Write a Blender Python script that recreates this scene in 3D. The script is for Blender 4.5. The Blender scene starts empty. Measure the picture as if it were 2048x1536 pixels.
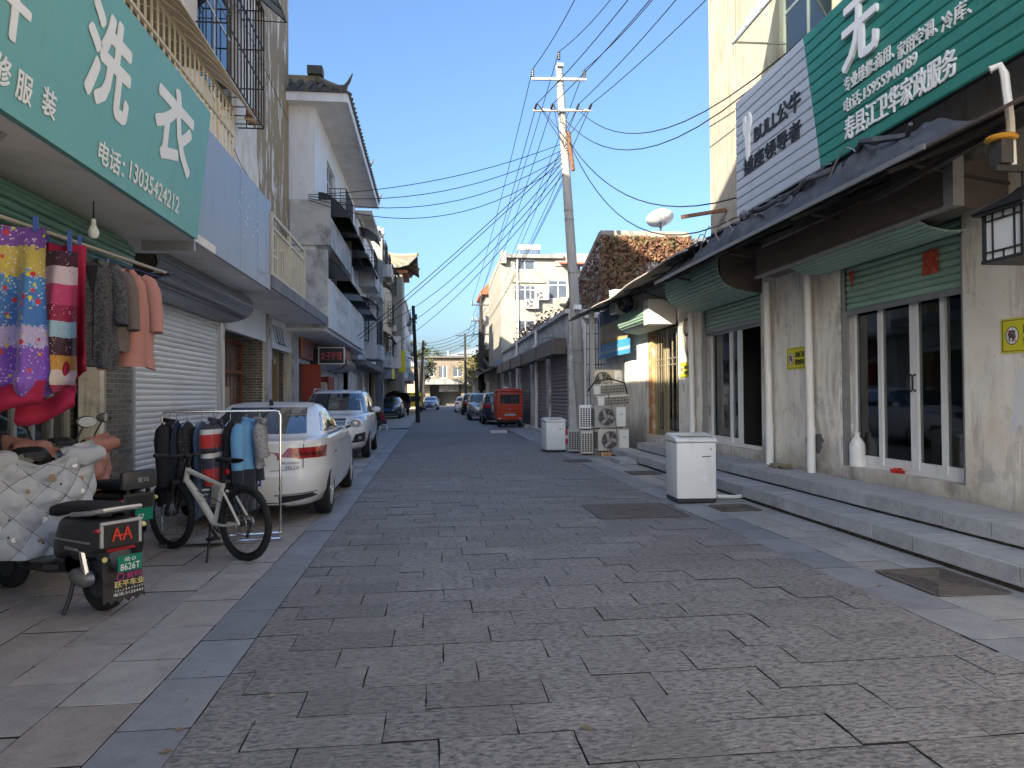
import bpy, bmesh, math, random
from mathutils import Vector, Matrix
from mathutils.bvhtree import BVHTree
R = math.radians
rng = random.Random(7)
SC = bpy.context.scene
COL = SC.collection

# ------------------------------------------------------------------ camera
CAM_H = 1.5
FPX = 1420.0
YAW = math.atan(159 / 1420.0); PITCH = R(0.95); ROLL = R(0.4)
cd = bpy.data.cameras.new('camera'); cam = bpy.data.objects.new('camera', cd); COL.objects.link(cam)
cd.sensor_width = 36.0; cd.lens = 36.0 * FPX / 2048.0; cd.clip_start = 0.05; cd.clip_end = 3000
cam.matrix_world = Matrix.Translation((0, 0, CAM_H)) @ Matrix.Rotation(-YAW, 4, 'Z') @ Matrix.Rotation(R(90) + PITCH, 4, 'X') @ Matrix.Rotation(-ROLL, 4, 'Z')
SC.camera = cam

# ------------------------------------------------------------------ sky and sun
SUN_EL = R(22.5)
SUN_AZ = R(220.0)            # compass style: 0 = +Y, 90 = +X ; the sun stands behind and to the left of the viewer
world = bpy.data.worlds.new('World'); SC.world = world; world.use_nodes = True
nt = world.node_tree; bg = nt.nodes['Background']
sky = nt.nodes.new('ShaderNodeTexSky'); sky.sky_type = 'NISHITA'; sky.sun_disc = False
sky.sun_elevation = SUN_EL; sky.sun_rotation = SUN_AZ; sky.altitude = 0; sky.air_density = 1.0; sky.dust_density = 4.0; sky.ozone_density = 5.2
nt.links.new(sky.outputs[0], bg.inputs[0]); bg.inputs[1].default_value = 0.088
sd = bpy.data.lights.new('sun', 'SUN'); sun = bpy.data.objects.new('sun', sd); COL.objects.link(sun)
sd.energy = 4.2; sd.angle = R(0.5); sd.color = (1.0, 0.87, 0.68)
sdir = Vector((math.sin(SUN_AZ) * math.cos(SUN_EL), math.cos(SUN_AZ) * math.cos(SUN_EL), math.sin(SUN_EL)))
sun.rotation_euler = (-sdir).to_track_quat('-Z', 'Y').to_euler(); sun.location = (-20, -20, 30)
SC.view_settings.view_transform = 'Standard'; SC.view_settings.look = 'None'
SC.view_settings.exposure = 2.05; SC.view_settings.gamma = 1.0; SC.view_settings.use_curve_mapping = False
SC.render.engine = 'CYCLES'
SC.cycles.use_denoising = True
SC.cycles.max_bounces = 8; SC.cycles.diffuse_bounces = 6; SC.cycles.transparent_max_bounces = 8
SC.cycles.sample_clamp_indirect = 6.0

# ------------------------------------------------------------------ photo pixel -> place
def ray(px, py):
    u = (px - 1024) / FPX; v = -(py - 768) / FPX
    c, s = math.cos(ROLL), math.sin(ROLL)
    u, v = u * c + v * s, v * c - u * s
    fy = math.cos(PITCH) - v * math.sin(PITCH); fz = math.sin(PITCH) + v * math.cos(PITCH)
    c, s = math.cos(YAW), math.sin(YAW)
    return Vector((u * c + fy * s, -u * s + fy * c, fz))
O3 = Vector((0, 0, CAM_H))
def G(px, py, z=0.0):
    d = ray(px, py); return d * ((z - CAM_H) / d.z) + O3
def atX(px, py, x):
    d = ray(px, py); return d * (x / d.x) + O3
def atY(px, py, y):
    d = ray(px, py); return d * (y / d.y) + O3

# ------------------------------------------------------------------ materials
MATS = {}
def N(nt, t, **kw):
    n = nt.nodes.new(t)
    for k, v in kw.items(): setattr(n, k, v)
    return n
def lin(c):
    return tuple(c) + (1.0,) if len(c) == 3 else tuple(c)
import mathutils.noise as mnoise
def mat(name, col, rough=0.7, metal=0.0, layers=(), bump=(), objvar=0.0, hue=0.0, spec=0.5, coat=0.0, trans=0.0, emit=None, es=1.0, alpha=1.0, local=False, ior=1.45):
    """layers: (colour, scale or (sx,sy,sz), low, high, strength, detail);  bump: (scale or 3-tuple, strength, distance, detail)"""
    m = bpy.data.materials.new(name); m.use_nodes = True; MATS[name] = m
    t = m.node_tree; b = t.nodes['Principled BSDF']; L = t.links.new
    k = ALB.get(name, 1.0)
    if k != 1.0:
        col = tuple(min(.8, c * k) for c in col); layers = [(tuple(min(.8, c * k) for c in ly[0]),) + tuple(ly[1:]) for ly in layers]
    b.inputs['Roughness'].default_value = rough; b.inputs['Metallic'].default_value = metal
    b.inputs['Specular IOR Level'].default_value = spec; b.inputs['Coat Weight'].default_value = coat; b.inputs['IOR'].default_value = ior
    b.inputs['Transmission Weight'].default_value = trans; b.inputs['Alpha'].default_value = alpha
    if emit: b.inputs['Emission Color'].default_value = lin(emit); b.inputs['Emission Strength'].default_value = es
    b.inputs['Base Color'].default_value = lin(col)
    if not layers and not bump and not objvar: return m
    if local:
        tc = N(t, 'ShaderNodeTexCoord').outputs['Object']
    else:
        tc = N(t, 'ShaderNodeNewGeometry').outputs['Position']
    def noise(sc, detail, dist=0.0, rough_=0.6):
        mp = N(t, 'ShaderNodeMapping')
        if not hasattr(sc, '__len__'): sc = (sc, sc, sc)
        mp.inputs['Scale'].default_value = sc; L(tc, mp.inputs['Vector'])
        n = N(t, 'ShaderNodeTexNoise'); n.inputs['Scale'].default_value = 1.0; n.inputs['Detail'].default_value = detail
        n.inputs['Roughness'].default_value = rough_; n.inputs['Distortion'].default_value = dist
        L(mp.outputs[0], n.inputs['Vector']); return n.outputs['Fac']
    cur = None
    rgb = N(t, 'ShaderNodeRGB'); rgb.outputs[0].default_value = lin(col); cur = rgb.outputs[0]
    for ly in layers:
        c2, sc, lo, hi, st = ly[:5]; det = ly[5] if len(ly) > 5 else 6
        f = noise(sc, det, 0.3, 0.65)
        mr = N(t, 'ShaderNodeMapRange'); mr.inputs['From Min'].default_value = lo; mr.inputs['From Max'].default_value = hi
        mr.inputs['To Max'].default_value = st; mr.clamp = True; L(f, mr.inputs['Value'])
        mx = N(t, 'ShaderNodeMix', data_type='RGBA'); mx.inputs[7].default_value = lin(c2)
        L(mr.outputs[0], mx.inputs[0]); L(cur, mx.inputs[6]); cur = mx.outputs[2]
    if objvar:
        oi = N(t, 'ShaderNodeObjectInfo'); hs = N(t, 'ShaderNodeHueSaturation')
        mr = N(t, 'ShaderNodeMapRange'); mr.inputs['To Min'].default_value = 1 - objvar; mr.inputs['To Max'].default_value = 1 + objvar
        L(oi.outputs['Random'], mr.inputs['Value']); L(mr.outputs[0], hs.inputs['Value'])
        if hue:
            wn = N(t, 'ShaderNodeTexWhiteNoise', noise_dimensions='1D'); L(oi.outputs['Random'], wn.inputs['W'])
            m2 = N(t, 'ShaderNodeMapRange'); m2.inputs['To Min'].default_value = 1 - hue; m2.inputs['To Max'].default_value = 1 + hue
            L(wn.outputs[0], m2.inputs['Value']); L(m2.outputs[0], hs.inputs['Saturation'])
        L(cur, hs.inputs['Color']); cur = hs.outputs[0]
    L(cur, b.inputs['Base Color'])
    prev = None
    for bp in bump:
        sc, st, di = bp[:3]; det = bp[3] if len(bp) > 3 else 4
        f = noise(sc, det)
        bn = N(t, 'ShaderNodeBump'); bn.inputs['Strength'].default_value = st; bn.inputs['Distance'].default_value = di
        L(f, bn.inputs['Height'])
        if prev: L(prev, bn.inputs['Normal'])
        prev = bn.outputs[0]
    if prev: L(prev, b.inputs['Normal'])
    return m
ALB = dict(plaster_sun=.46, plaster_cream=.37, plaster_yellow=.78, tile_gold=.6, pole_concrete=.8, hood_brown=1.9, plaster_shop=1.45, pave_warm=1.4, brick_grey=1.5, tarp=1.6, letter_raised=1.2, sign_green=1.25, sign_grey=1.15, sign_bluegrey=1.35, cable_grey=1.2, pvc=1.2, alu_white=1.2, white_plastic=1.15, paint_white=1.0, pave_blue=1.35, pave_light=1.12, step_stone=1.55, road_stone=1.35, road_far=1.35, soffit=1.25, plaster_white=1.2, shutter_white=1.4, shutter_greendark=1.5, sign_teal=1.25, rust_plate=1.5, concrete=1.75, concrete_dark=1.35, shutter_green=2.0, shutter_brown=1.7,  mortar=1.3, plaster_peel=1.12, dirt_edge=1.3)
def mm(x): return MATS[x] if isinstance(x, str) else x

# ------------------------------------------------------------------ objects
def wm(o):
    if o is None: return Matrix()
    return wm(o.parent) @ o.matrix_basis
def tag(o, label=None, cat=None, group=None, kind=None):
    if label: o['label'] = label
    if cat: o['category'] = cat
    if group: o['group'] = group
    if kind: o['kind'] = kind
    return o
def thing(name, label, cat, loc=(0, 0, 0), rz=0.0, group=None):
    o = bpy.data.objects.new(name, None); COL.objects.link(o); o.empty_display_size = 0.2
    o.location = loc; o.rotation_euler = (0, 0, rz); bpy.context.view_layer.update() if False else None
    o.matrix_basis = Matrix.Translation(loc) @ Matrix.Rotation(rz, 4, 'Z')
    return tag(o, label, cat, group)
def inst(mesh, name, parent=None, loc=(0, 0, 0), rot=None, scale=None, world=True):
    o = bpy.data.objects.new(name, mesh); COL.objects.link(o)
    m = Matrix.Translation(loc)
    if rot is not None: m = m @ (rot if isinstance(rot, Matrix) else Matrix.Rotation(rot, 4, 'Z'))
    if scale is not None: m = m @ Matrix.Diagonal((*scale, 1.0))
    if parent is not None:
        o.parent = parent
        if world: m = wm(parent).inverted() @ m
    o.matrix_basis = m
    return o
def copy_tree(o, parent=None):
    c = o.copy(); COL.objects.link(c); c.parent = parent
    for ch in list(o.children): copy_tree(ch, c)
    return c
def frame(p0, p1):
    z = (Vector(p1) - Vector(p0)); l = z.length; z = z / l if l else Vector((0, 0, 1))
    a = Vector((0, 0, 1)) if abs(z.z) < 0.95 else Vector((0, 1, 0))
    x = a.cross(z).normalized(); y = z.cross(x)
    return x, y, z, l
class MB:
    def __init__(s): s.v = []; s.f = []
    def add(s, vs, fs):
        o = len(s.v); s.v += [Vector(p) for p in vs]; s.f += [tuple(i + o for i in f) for f in fs]; return s
    def box(s, x0, x1, y0, y1, z0, z1):
        return s.add([(x0, y0, z0), (x1, y0, z0), (x1, y1, z0), (x0, y1, z0), (x0, y0, z1), (x1, y0, z1), (x1, y1, z1), (x0, y1, z1)],
                     [(0, 3, 2, 1), (4, 5, 6, 7), (0, 1, 5, 4), (1, 2, 6, 5), (2, 3, 7, 6), (3, 0, 4, 7)])
    def obox(s, c, size, rot=None):
        o = len(s.v); a, b, d = size[0] / 2, size[1] / 2, size[2] / 2
        s.box(-a, a, -b, b, -d, d)
        m = rot if isinstance(rot, Matrix) else Matrix.Rotation(rot or 0, 4, 'Z')
        for i in range(o, len(s.v)): s.v[i] = m @ s.v[i] + Vector(c)
        return s
    def bar(s, p0, p1, w, h=None):
        x, y, z, l = frame(p0, p1); h = h or w; p0 = Vector(p0); p1 = Vector(p1)
        q = [(-1, -1), (1, -1), (1, 1), (-1, 1)]
        vs = [p + x * (a * w / 2) + y * (b * h / 2) for p in (p0, p1) for a, b in q]
        return s.add(vs, [(0, 3, 2, 1), (4, 5, 6, 7), (0, 1, 5, 4), (1, 2, 6, 5), (2, 3, 7, 6), (3, 0, 4, 7)])
    def tube(s, path, r, n=6, closed=False, caps=True):
        P = [Vector(p) for p in path]; k = len(P); rs = r if hasattr(r, '__len__') else [r] * k
        vs = []; ref = None
        for i, p in enumerate(P):
            a = P[(i - 1) % k] if (closed or i > 0) else p; b = P[(i + 1) % k] if (closed or i < k - 1) else p
            t = (b - a).normalized()
            if ref is None:
                ref = Vector((0, 0, 1)) if abs(t.z) < 0.9 else Vector((1, 0, 0))
            x = (ref - t * ref.dot(t))
            if x.length < 1e-4: x = t.orthogonal()
            x.normalize(); ref = x; y = t.cross(x)
            vs += [p + (x * math.cos(2 * math.pi * j / n) + y * math.sin(2 * math.pi * j / n)) * rs[i] for j in range(n)]
        fs = []
        for i in range(k if closed else k - 1):
            for j in range(n):
                a = i * n + j; b = i * n + (j + 1) % n; c = ((i + 1) % k) * n + (j + 1) % n; d = ((i + 1) % k) * n + j
                fs.append((a, b, c, d))
        if caps and not closed: fs += [tuple(range(n))[::-1], tuple((k - 1) * n + j for j in range(n))]
        return s.add(vs, fs)
    def cyl(s, p0, p1, r0, r1=None, n=12): return s.tube([p0, p1], [r0, r0 if r1 is None else r1], n)
    def prism(s, poly, axis, a0, a1):
        k = len(poly)
        def P(u, v, a): return {'x': (a, u, v), 'y': (u, a, v), 'z': (u, v, a)}[axis]
        vs = [P(u, v, a0) for u, v in poly] + [P(u, v, a1) for u, v in poly]
        fs = [tuple(range(k))[::-1], tuple(range(k, 2 * k))] + [(i, (i + 1) % k, k + (i + 1) % k, k + i) for i in range(k)]
        return s.add(vs, fs)
    def grid(s, nu, nv, fn, wrapu=False):
        vs = [fn(i / (nu - (0 if wrapu else 1)), j / (nv - 1)) for j in range(nv) for i in range(nu)]
        fs = []
        for j in range(nv - 1):
            for i in range(nu if wrapu else nu - 1):
                a = j * nu + i; b = j * nu + (i + 1) % nu
                fs.append((a, b, b + nu, a + nu))
        return s.add(vs, fs)
    def lathe(s, prof, c=(0, 0, 0), n=16, rot=None):
        k = len(prof); o = len(s.v)
        vs = [(r * math.cos(2 * math.pi * j / n), r * math.sin(2 * math.pi * j / n), z) for r, z in prof for j in range(n)]
        fs = [(i * n + j, i * n + (j + 1) % n, (i + 1) * n + (j + 1) % n, (i + 1) * n + j) for i in range(k - 1) for j in range(n)]
        s.add(vs, fs)
        m = rot or Matrix()
        for i in range(o, len(s.v)): s.v[i] = (m @ s.v[i]) + Vector(c)
        return s
    def sphere(s, c, r, n=12, k=8):
        r = r if hasattr(r, '__len__') else (r, r, r)
        return s.grid(n, k + 1, lambda u, v: Vector((c[0] + r[0] * math.cos(2 * math.pi * u) * math.sin(math.pi * max(1e-3, min(.999, v))), c[1] + r[1] * math.sin(2 * math.pi * u) * math.sin(math.pi * max(1e-3, min(.999, v))), c[2] - r[2] * math.cos(math.pi * v))), wrapu=True)
    def xf(s, m):
        s.v = [m @ p for p in s.v]; return s
    def mesh(s, name, m=None, smooth=False, bevel=0.0, seg=1, angle=40, recalc=True):
        me = bpy.data.meshes.new(name); me.from_pydata([tuple(p) for p in s.v], [], s.f)
        if bevel or recalc:
            bm = bmesh.new(); bm.from_mesh(me)
            if recalc: bmesh.ops.recalc_face_normals(bm, faces=bm.faces)
            if bevel:
                es = [e for e in bm.edges if len(e.link_faces) == 2 and e.calc_face_angle(0) > 0.6]
                bmesh.ops.bevel(bm, geom=es, offset=bevel, segments=seg, affect='EDGES', profile=0.5, clamp_overlap=True)
            bm.to_mesh(me); bm.free()
        if smooth:
            me.polygons.foreach_set('use_smooth', [True] * len(me.polygons)); me.set_sharp_from_angle(angle=R(angle))
        if m is not None: me.materials.append(mm(m))
        return me
    def build(s, name, m, parent=None, world=False, smooth=False, bevel=0.0, seg=1, angle=40, recalc=True):
        if world and parent is not None: s.xf(wm(parent).inverted())
        o = bpy.data.objects.new(name, s.mesh(name, m, smooth, bevel, seg, angle, recalc)); COL.objects.link(o)
        if parent is not None: o.parent = parent
        return o
def Wb(name, m, parent, *boxes, **kw):
    b = MB()
    for x in boxes: b.box(*x)
    return b.build(name, m, parent, world=True, **kw)
def box_mesh(name, m, sx, sy, sz, bevel=0.0):
    return MB().box(-sx / 2, sx / 2, -sy / 2, sy / 2, -sz, 0).mesh(name, m, bevel=bevel)
def struct(name, mb, m, **kw):
    return tag(mb.build(name, m, **kw), kind='structure')
def wall(axis, pos, th, a0, a1, z0, z1, openings=()):
    """solid wall with rectangular openings; axis 'x': face at X=pos running along Y, body from pos to pos+th"""
    us = sorted({a0, a1, *[min(max(o[i], a0), a1) for o in openings for i in (0, 1)]}); zs = sorted({z0, z1, *[min(max(o[i], z0), z1) for o in openings for i in (2, 3)]})
    nu, nz = len(us) - 1, len(zs) - 1
    def solid(i, j):
        if i < 0 or j < 0 or i >= nu or j >= nz: return False
        u = (us[i] + us[i + 1]) / 2; z = (zs[j] + zs[j + 1]) / 2
        return not any(o[0] < u < o[1] and o[2] < z < o[3] for o in openings)
    b = MB(); p0, p1 = pos, pos + th
    def V(p, u, z): return (p, u, z) if axis == 'x' else (u, p, z)
    for i in range(nu):
        for j in range(nz):
            if not solid(i, j): continue
            u0, u1, c0, c1 = us[i], us[i + 1], zs[j], zs[j + 1]
            for p in (p0, p1): b.add([V(p, u0, c0), V(p, u1, c0), V(p, u1, c1), V(p, u0, c1)], [(0, 1, 2, 3)])
            if not solid(i - 1, j): b.add([V(p0, u0, c0), V(p1, u0, c0), V(p1, u0, c1), V(p0, u0, c1)], [(0, 1, 2, 3)])
            if not solid(i + 1, j): b.add([V(p0, u1, c0), V(p1, u1, c0), V(p1, u1, c1), V(p0, u1, c1)], [(0, 1, 2, 3)])
            if not solid(i, j - 1): b.add([V(p0, u0, c0), V(p1, u0, c0), V(p1, u1, c0), V(p0, u1, c0)], [(0, 1, 2, 3)])
            if not solid(i, j + 1): b.add([V(p0, u0, c1), V(p1, u0, c1), V(p1, u1, c1), V(p0, u1, c1)], [(0, 1, 2, 3)])
    return b
def text(s, parent, m, origin, u, v, height, width=None, extrude=0.004, bold=0.0, name='lettering', world=True, align='CENTER', shear=0.0):
    """flat lettering: origin = centre of the line, u = reading direction, v = up; height = cap height in metres"""
    cu = bpy.data.curves.new(name, 'FONT'); cu.body = s; cu.size = 1.0; cu.align_x = align; cu.align_y = 'CENTER'; cu.extrude = 0.0; cu.offset = 0.0; cu.resolution_u = 3; cu.shear = shear
    o = bpy.data.objects.new(name, cu); COL.objects.link(o)
    dg = bpy.context.evaluated_depsgraph_get(); me = bpy.data.meshes.new_from_object(o.evaluated_get(dg))
    bpy.data.objects.remove(o); bpy.data.curves.remove(cu)
    if not len(me.vertices): return None
    xs = [p.co.x for p in me.vertices]; ys = [p.co.y for p in me.vertices]
    cx, cy = (min(xs) + max(xs)) / 2, (min(ys) + max(ys)) / 2
    sy = height / max(1e-6, max(ys) - min(ys)); sx = sy if width is None else width / max(1e-6, max(xs) - min(xs))
    u = Vector(u).normalized(); v = Vector(v); v = (v - u * v.dot(u)).normalized(); n = u.cross(v)
    o3 = Vector(origin)
    ax = {'CENTER': cx, 'LEFT': min(xs)}[align]
    inv = wm(parent).inverted() if world else Matrix()
    for p in me.vertices:
        p.co = inv @ (o3 + u * ((p.co.x - ax) * sx) + v * ((p.co.y - cy) * sy) + n * extrude)
    if bold > 0:                                # heavier strokes: copies shifted within the plane, each a hair above the last
        bs = bmesh.new(); bs.from_mesh(me); k0 = list(bs.faces); sh = height * bold * .8
        for i_, (a_, c_) in enumerate(((1, 0), (-1, 0), (0, 1), (0, -1), (.7, .7), (-.7, .7), (.7, -.7), (-.7, -.7))):
            r_ = bmesh.ops.duplicate(bs, geom=k0 + [v_ for v_ in {v_ for f_ in k0 for v_ in f_.verts}])
            bmesh.ops.translate(bs, verts=[e for e in r_['geom'] if isinstance(e, bmesh.types.BMVert)], vec=inv.to_3x3() @ (u * (a_ * sh) + v * (c_ * sh) + n * (.0004 * (i_ + 1))))
        bs.to_mesh(me); bs.free()
    if extrude > 0.006:                         # raised letters get real depth
        bm = bmesh.new(); bm.from_mesh(me)
        r = bmesh.ops.extrude_face_region(bm, geom=list(bm.faces))
        nn = (inv.to_3x3() @ n)
        bmesh.ops.translate(bm, verts=[e for e in r['geom'] if isinstance(e, bmesh.types.BMVert)], vec=-nn * (extrude - 0.002))
        bmesh.ops.recalc_face_normals(bm, faces=bm.faces); bm.to_mesh(me); bm.free()
    me.materials.clear(); me.materials.append(mm(m))
    t = bpy.data.objects.new(name, me); COL.objects.link(t); t.parent = parent
    return t

def worn_lettering(n, parent, m, origin, u, v, height, width, ex=.003, seed=1, name='worn_lettering'):
    """rows of strokes for writing too faded or small to read in the photograph"""
    r = random.Random(seed); u = Vector(u).normalized(); v = Vector(v); v = (v - u * v.dot(u)).normalized(); k = u.cross(v); o = Vector(origin); b = MB(); cw = width / n
    for i in range(n):
        c = o + u * ((i + .5) * cw - width / 2); a = min(cw * .82, height) / 2; h = height / 2; q = 0
        for _ in range(6):
            q += 1
            if r.random() < .55: y = r.uniform(-.9, .9) * h; x0, x1 = sorted((r.uniform(-1, .2) * a, r.uniform(-.2, 1) * a)); p0, p1 = c + u * x0 + v * y, c + u * x1 + v * y
            else: x = r.uniform(-.8, .8) * a; p0, p1 = c + u * x + v * (r.uniform(.1, 1) * h), c + u * (x + r.uniform(-.3, .3) * a) + v * (r.uniform(-1, 0) * h)
            d = (p1 - p0)
            if d.length < height * .15: continue
            w = k.cross(d.normalized()) * height * .045; e = k * (ex + .0003 * q); b.add([p0 - w + e, p1 - w + e, p1 + w + e, p0 + w + e], [(0, 1, 2, 3)])
    t = b.build(name, m, parent, world=True, recalc=False); t['kind'] = 'stuff'; return t

# ------------------------------------------------------------------ material library
mat('road_stone', (.205, .202, .202), .62, layers=[((.075, .075, .078), (20, 46, 30), .46, .60, .95, 8), ((.36, .35, .34), (34, 70, 60), .56, .68, .75, 6), ((.33, .315, .30), (1.3, 1.7, 1), .57, .72, .55, 7), ((.15, .135, .128), (.55, .35, 1), .5, .66, .55, 5), ((.06, .058, .056), (2.6, 2.6, 1), .66, .74, .6, 6), ((.15, .148, .146), (1.5, .06, 1), .50, .62, .5, 3), ((.05, .048, .046), (1.1, 1.1, 1), .70, .74, .7, 7)],
    bump=[((26, 60, 60), 1.0, .024, 8), (9, .5, .02, 3)], objvar=.11, hue=.25, spec=.22)
mat('road_mid', (.235, .232, .23), .75, layers=[((.12, .12, .122), (16, 30, 30), .46, .62, .8, 8), ((.34, .33, .32), (1.3, 1.7, 1), .57, .72, .55, 7), ((.17, .155, .148), (.55, .35, 1), .5, .66, .55, 5)], bump=[((26, 50, 60), .5, .012, 6)], spec=.12)
mat('joint', (.022, .021, .02), .95)
mat('road_far', (.215, .212, .212), .8, layers=[((.085, .085, .095), (20, 7, 20), .42, .62, .75, 6), ((.25, .245, .24), (1.1, .5, 1), .58, .78, .45, 5)], bump=[((40, 16, 40), .3, .01, 6)], spec=.12)
mat('pave_warm', (.240, .226, .217), .6, layers=[((.13, .122, .118), (42, 60, 42), .52, .66, .55, 6), ((.36, .345, .33), (55, 80, 55), .58, .70, .4, 5), ((.13, .122, .118), (1.7, 1.1, 1.7), .55, .70, .5, 8), ((.15, .14, .135), 7, .45, .7, .55, 7), ((.33, .31, .285), 3.1, .5, .75, .4), ((.11, .10, .098), (1.2, 2.4, 1), .56, .72, .45)], bump=[(55, .25, .004, 5)], objvar=.16, hue=.5)
mat('pave_blue', (.175, .185, .205), .55, layers=[((.10, .105, .118), (42, 60, 42), .52, .66, .55, 6), ((.27, .275, .285), (55, 80, 55), .58, .70, .4, 5), ((.10, .105, .118), (1.7, 1.1, 1.7), .55, .70, .5, 8), ((.11, .118, .132), 6, .45, .7, .6, 7), ((.25, .25, .255), 2.3, .5, .75, .4)], bump=[(60, .2, .003, 5)], objvar=.13, hue=.3)
mat('pave_light', (.30, .30, .295), .58, layers=[((.17, .17, .17), (42, 60, 42), .52, .66, .55, 6), ((.40, .395, .385), (55, 80, 55), .58, .70, .4, 5), ((.17, .17, .17), (1.7, 1.1, 1.7), .55, .70, .5, 8), ((.20, .20, .20), 5, .45, .7, .6, 7), ((.36, .355, .34), 2.3, .5, .75, .4), ((.16, .155, .14), (1.3, 1.3, 1), .6, .75, .6)], bump=[(60, .2, .003, 5)], objvar=.10, hue=.3)
mat('step_stone', (.235, .245, .255), .6, layers=[((.12, .125, .132), (42, 60, 42), .52, .66, .55, 6), ((.34, .345, .35), (55, 80, 55), .58, .70, .4, 5), ((.12, .125, .132), (1.7, 1.1, 1.7), .55, .70, .5, 8), ((.15, .155, .165), 7, .45, .7, .65, 7), ((.33, .33, .325), 2.3, .5, .75, .4), ((.10, .095, .08), (4, 4, 7), .58, .75, .6)], bump=[(60, .25, .004, 5)], objvar=.12, hue=.3)
mat('ground_bounce', (.46, .44, .40), .9, layers=[((.28, .265, .24), .3, .45, .65, .7)])  # ground behind the viewer, lightened to bounce sun on to shaded walls
mat('dirt_edge', (.045, .042, .036), .95, layers=[((.10, .095, .08), 14, .45, .65, .8)])
mat('plaster_shop', (.58, .53, .465), .8, layers=[((.46, .40, .33), .75, .46, .62, .8, 8), ((.40, .355, .30), (2.2, 2.2, .7), .47, .68, .75, 7), ((.66, .62, .56), 1.3, .5, .68, .6), ((.26, .235, .21), (9, 9, 1.1), .53, .70, .75, 6), ((.19, .175, .16), (1.0, 1.6, .9), .575, .68, .8, 9), ((.30, .29, .28), (2.4, 2.4, 2.2), .60, .66, .7, 9), ((.11, .105, .10), 30, .63, .69, .6)], bump=[(24, .25, .01), (3, .2, .03)])
mat('plaster_sun', (.68, .62, .53), .85, layers=[((.54, .46, .35), (3, 3, .9), .46, .70, .8, 7), ((.76, .70, .60), 2.2, .5, .7, .7), ((.42, .33, .22), (10, 10, 1.2), .52, .68, .8), ((.25, .17, .10), (26, 26, 5), .64, .70, .7, 5)], bump=[(30, .3, .01)])
mat('plaster_peel', (.60, .535, .45), .85, layers=[((.70, .66, .60), (1.2, 1.2, .55), .46, .54, .95, 8), ((.30, .225, .14), (1.05, 1.05, .26), .565, .60, .96, 8), ((.72, .69, .63), (2.6, 2.6, .9), .60, .63, .95, 9), ((.40, .35, .29), (14, 14, 2.5), .60, .70, .7, 6), ((.12, .105, .09), (20, 20, 5), .69, .73, .7, 5)], bump=[(3.0, .35, .03), (30, .3, .008)])
mat('plaster_brown', (.38, .30, .20), .85, layers=[((.62, .56, .47), (2.4, 2.4, .8), .58, .61, .95, 9), ((.30, .24, .16), (3, 3, .6), .45, .7, .6)], bump=[(3.0, .35, .03), (30, .3, .008)])
mat('plaster_white', (.70, .695, .68), .8, layers=[((.52, .51, .49), (2, 2, .6), .47, .7, .6, 7), ((.36, .35, .34), (5, 5, 5), .62, .72, .7, 7), ((.60, .56, .49), (6, 6, .7), .56, .72, .6)], bump=[(24, .2, .01)])
mat('plaster_cream', (.72, .69, .60), .8, layers=[((.62, .56, .44), (2, 2, .5), .5, .72, .7, 7), ((.42, .36, .27), (7, 7, .7), .60, .75, .7), ((.78, .74, .64), .9, .5, .7, .5)], bump=[(24, .2, .01)])
mat('plaster_yellow', (.66, .585, .43), .8, layers=[((.52, .43, .29), (2, 2, .5), .5, .72, .7, 7), ((.36, .31, .24), (7, 7, .7), .60, .75, .7)], bump=[(24, .2, .01)])
mat('concrete', (.30, .29, .275), .85, layers=[((.12, .115, .11), (2.2, 2.2, 1.4), .47, .66, .85, 8), ((.46, .44, .40), (1.6, 1.6, 2.0), .54, .70, .8), ((.08, .08, .075), (9, 9, 2), .6, .75, .6)], bump=[(20, .35, .012)])
mat('concrete_dark', (.17, .168, .165), .88, layers=[((.08, .08, .08), (2, 2, .8), .45, .66, .8, 8), ((.27, .26, .25), 2.4, .55, .72, .6)], bump=[(20, .3, .012)])
mat('soffit', (.62, .60, .58), .85, layers=[((.42, .40, .37), 1.5, .48, .7, .6, 7)])
mat('mortar', (.33, .32, .30), .9)
mat('brick_grey', (.098, .088, .076), .75, layers=[((.16, .145, .125), 12, .45, .7, .6), ((.05, .046, .04), 20, .5, .7, .5)], objvar=.35, hue=.4, bump=[(60, .3, .004)])
mat('shutter_white', (.56, .55, .525), .42, .25, layers=[((.40, .38, .34), (1.4, 1.4, 5), .5, .7, .5), ((.62, .62, .60), (.6, .6, 14), .5, .7, .5), ((.22, .20, .18), (3, 3, 30), .66, .74, .6)], objvar=.06)
mat('shutter_green', (.135, .205, .165), .45, .15, layers=[((.085, .135, .11), (1.4, 1.4, 4), .5, .7, .6), ((.21, .28, .24), (.7, .7, 20), .55, .7, .5), ((.14, .13, .11), (3, 3, 7), .60, .72, .6)], objvar=.08)
mat('shutter_greendark', (.055, .12, .09), .45, .15, layers=[((.03, .07, .055), (1.4, 1.4, 9), .5, .7, .6)], objvar=.08)
mat('shutter_brown', (.165, .135, .122), .55, .2, layers=[((.10, .082, .075), (1.4, 1.4, 9), .5, .7, .6), ((.25, .22, .20), (.7, .7, 18), .58, .72, .6)], objvar=.10)
mat('shutter_steel', (.30, .30, .31), .28, .75, layers=[((.20, .20, .21), (.6, .6, 14), .5, .7, .5)], objvar=.05)
mat('hood_brown', (.060, .046, .040), .6, .2, layers=[((.035, .028, .026), (1.5, 1.5, 5), .48, .7, .7)])
mat('alu', (.58, .585, .585), .35, .7, layers=[((.45, .45, .44), (3, 3, 1), .5, .7, .5)])
mat('alu_white', (.60, .61, .61), .4, .1, layers=[((.46, .46, .45), (3, 3, 1.2), .52, .7, .5)])
mat('alu_gold', (.36, .31, .20), .4, .5)
mat('steel', (.55, .55, .56), .22, .95)
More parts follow.
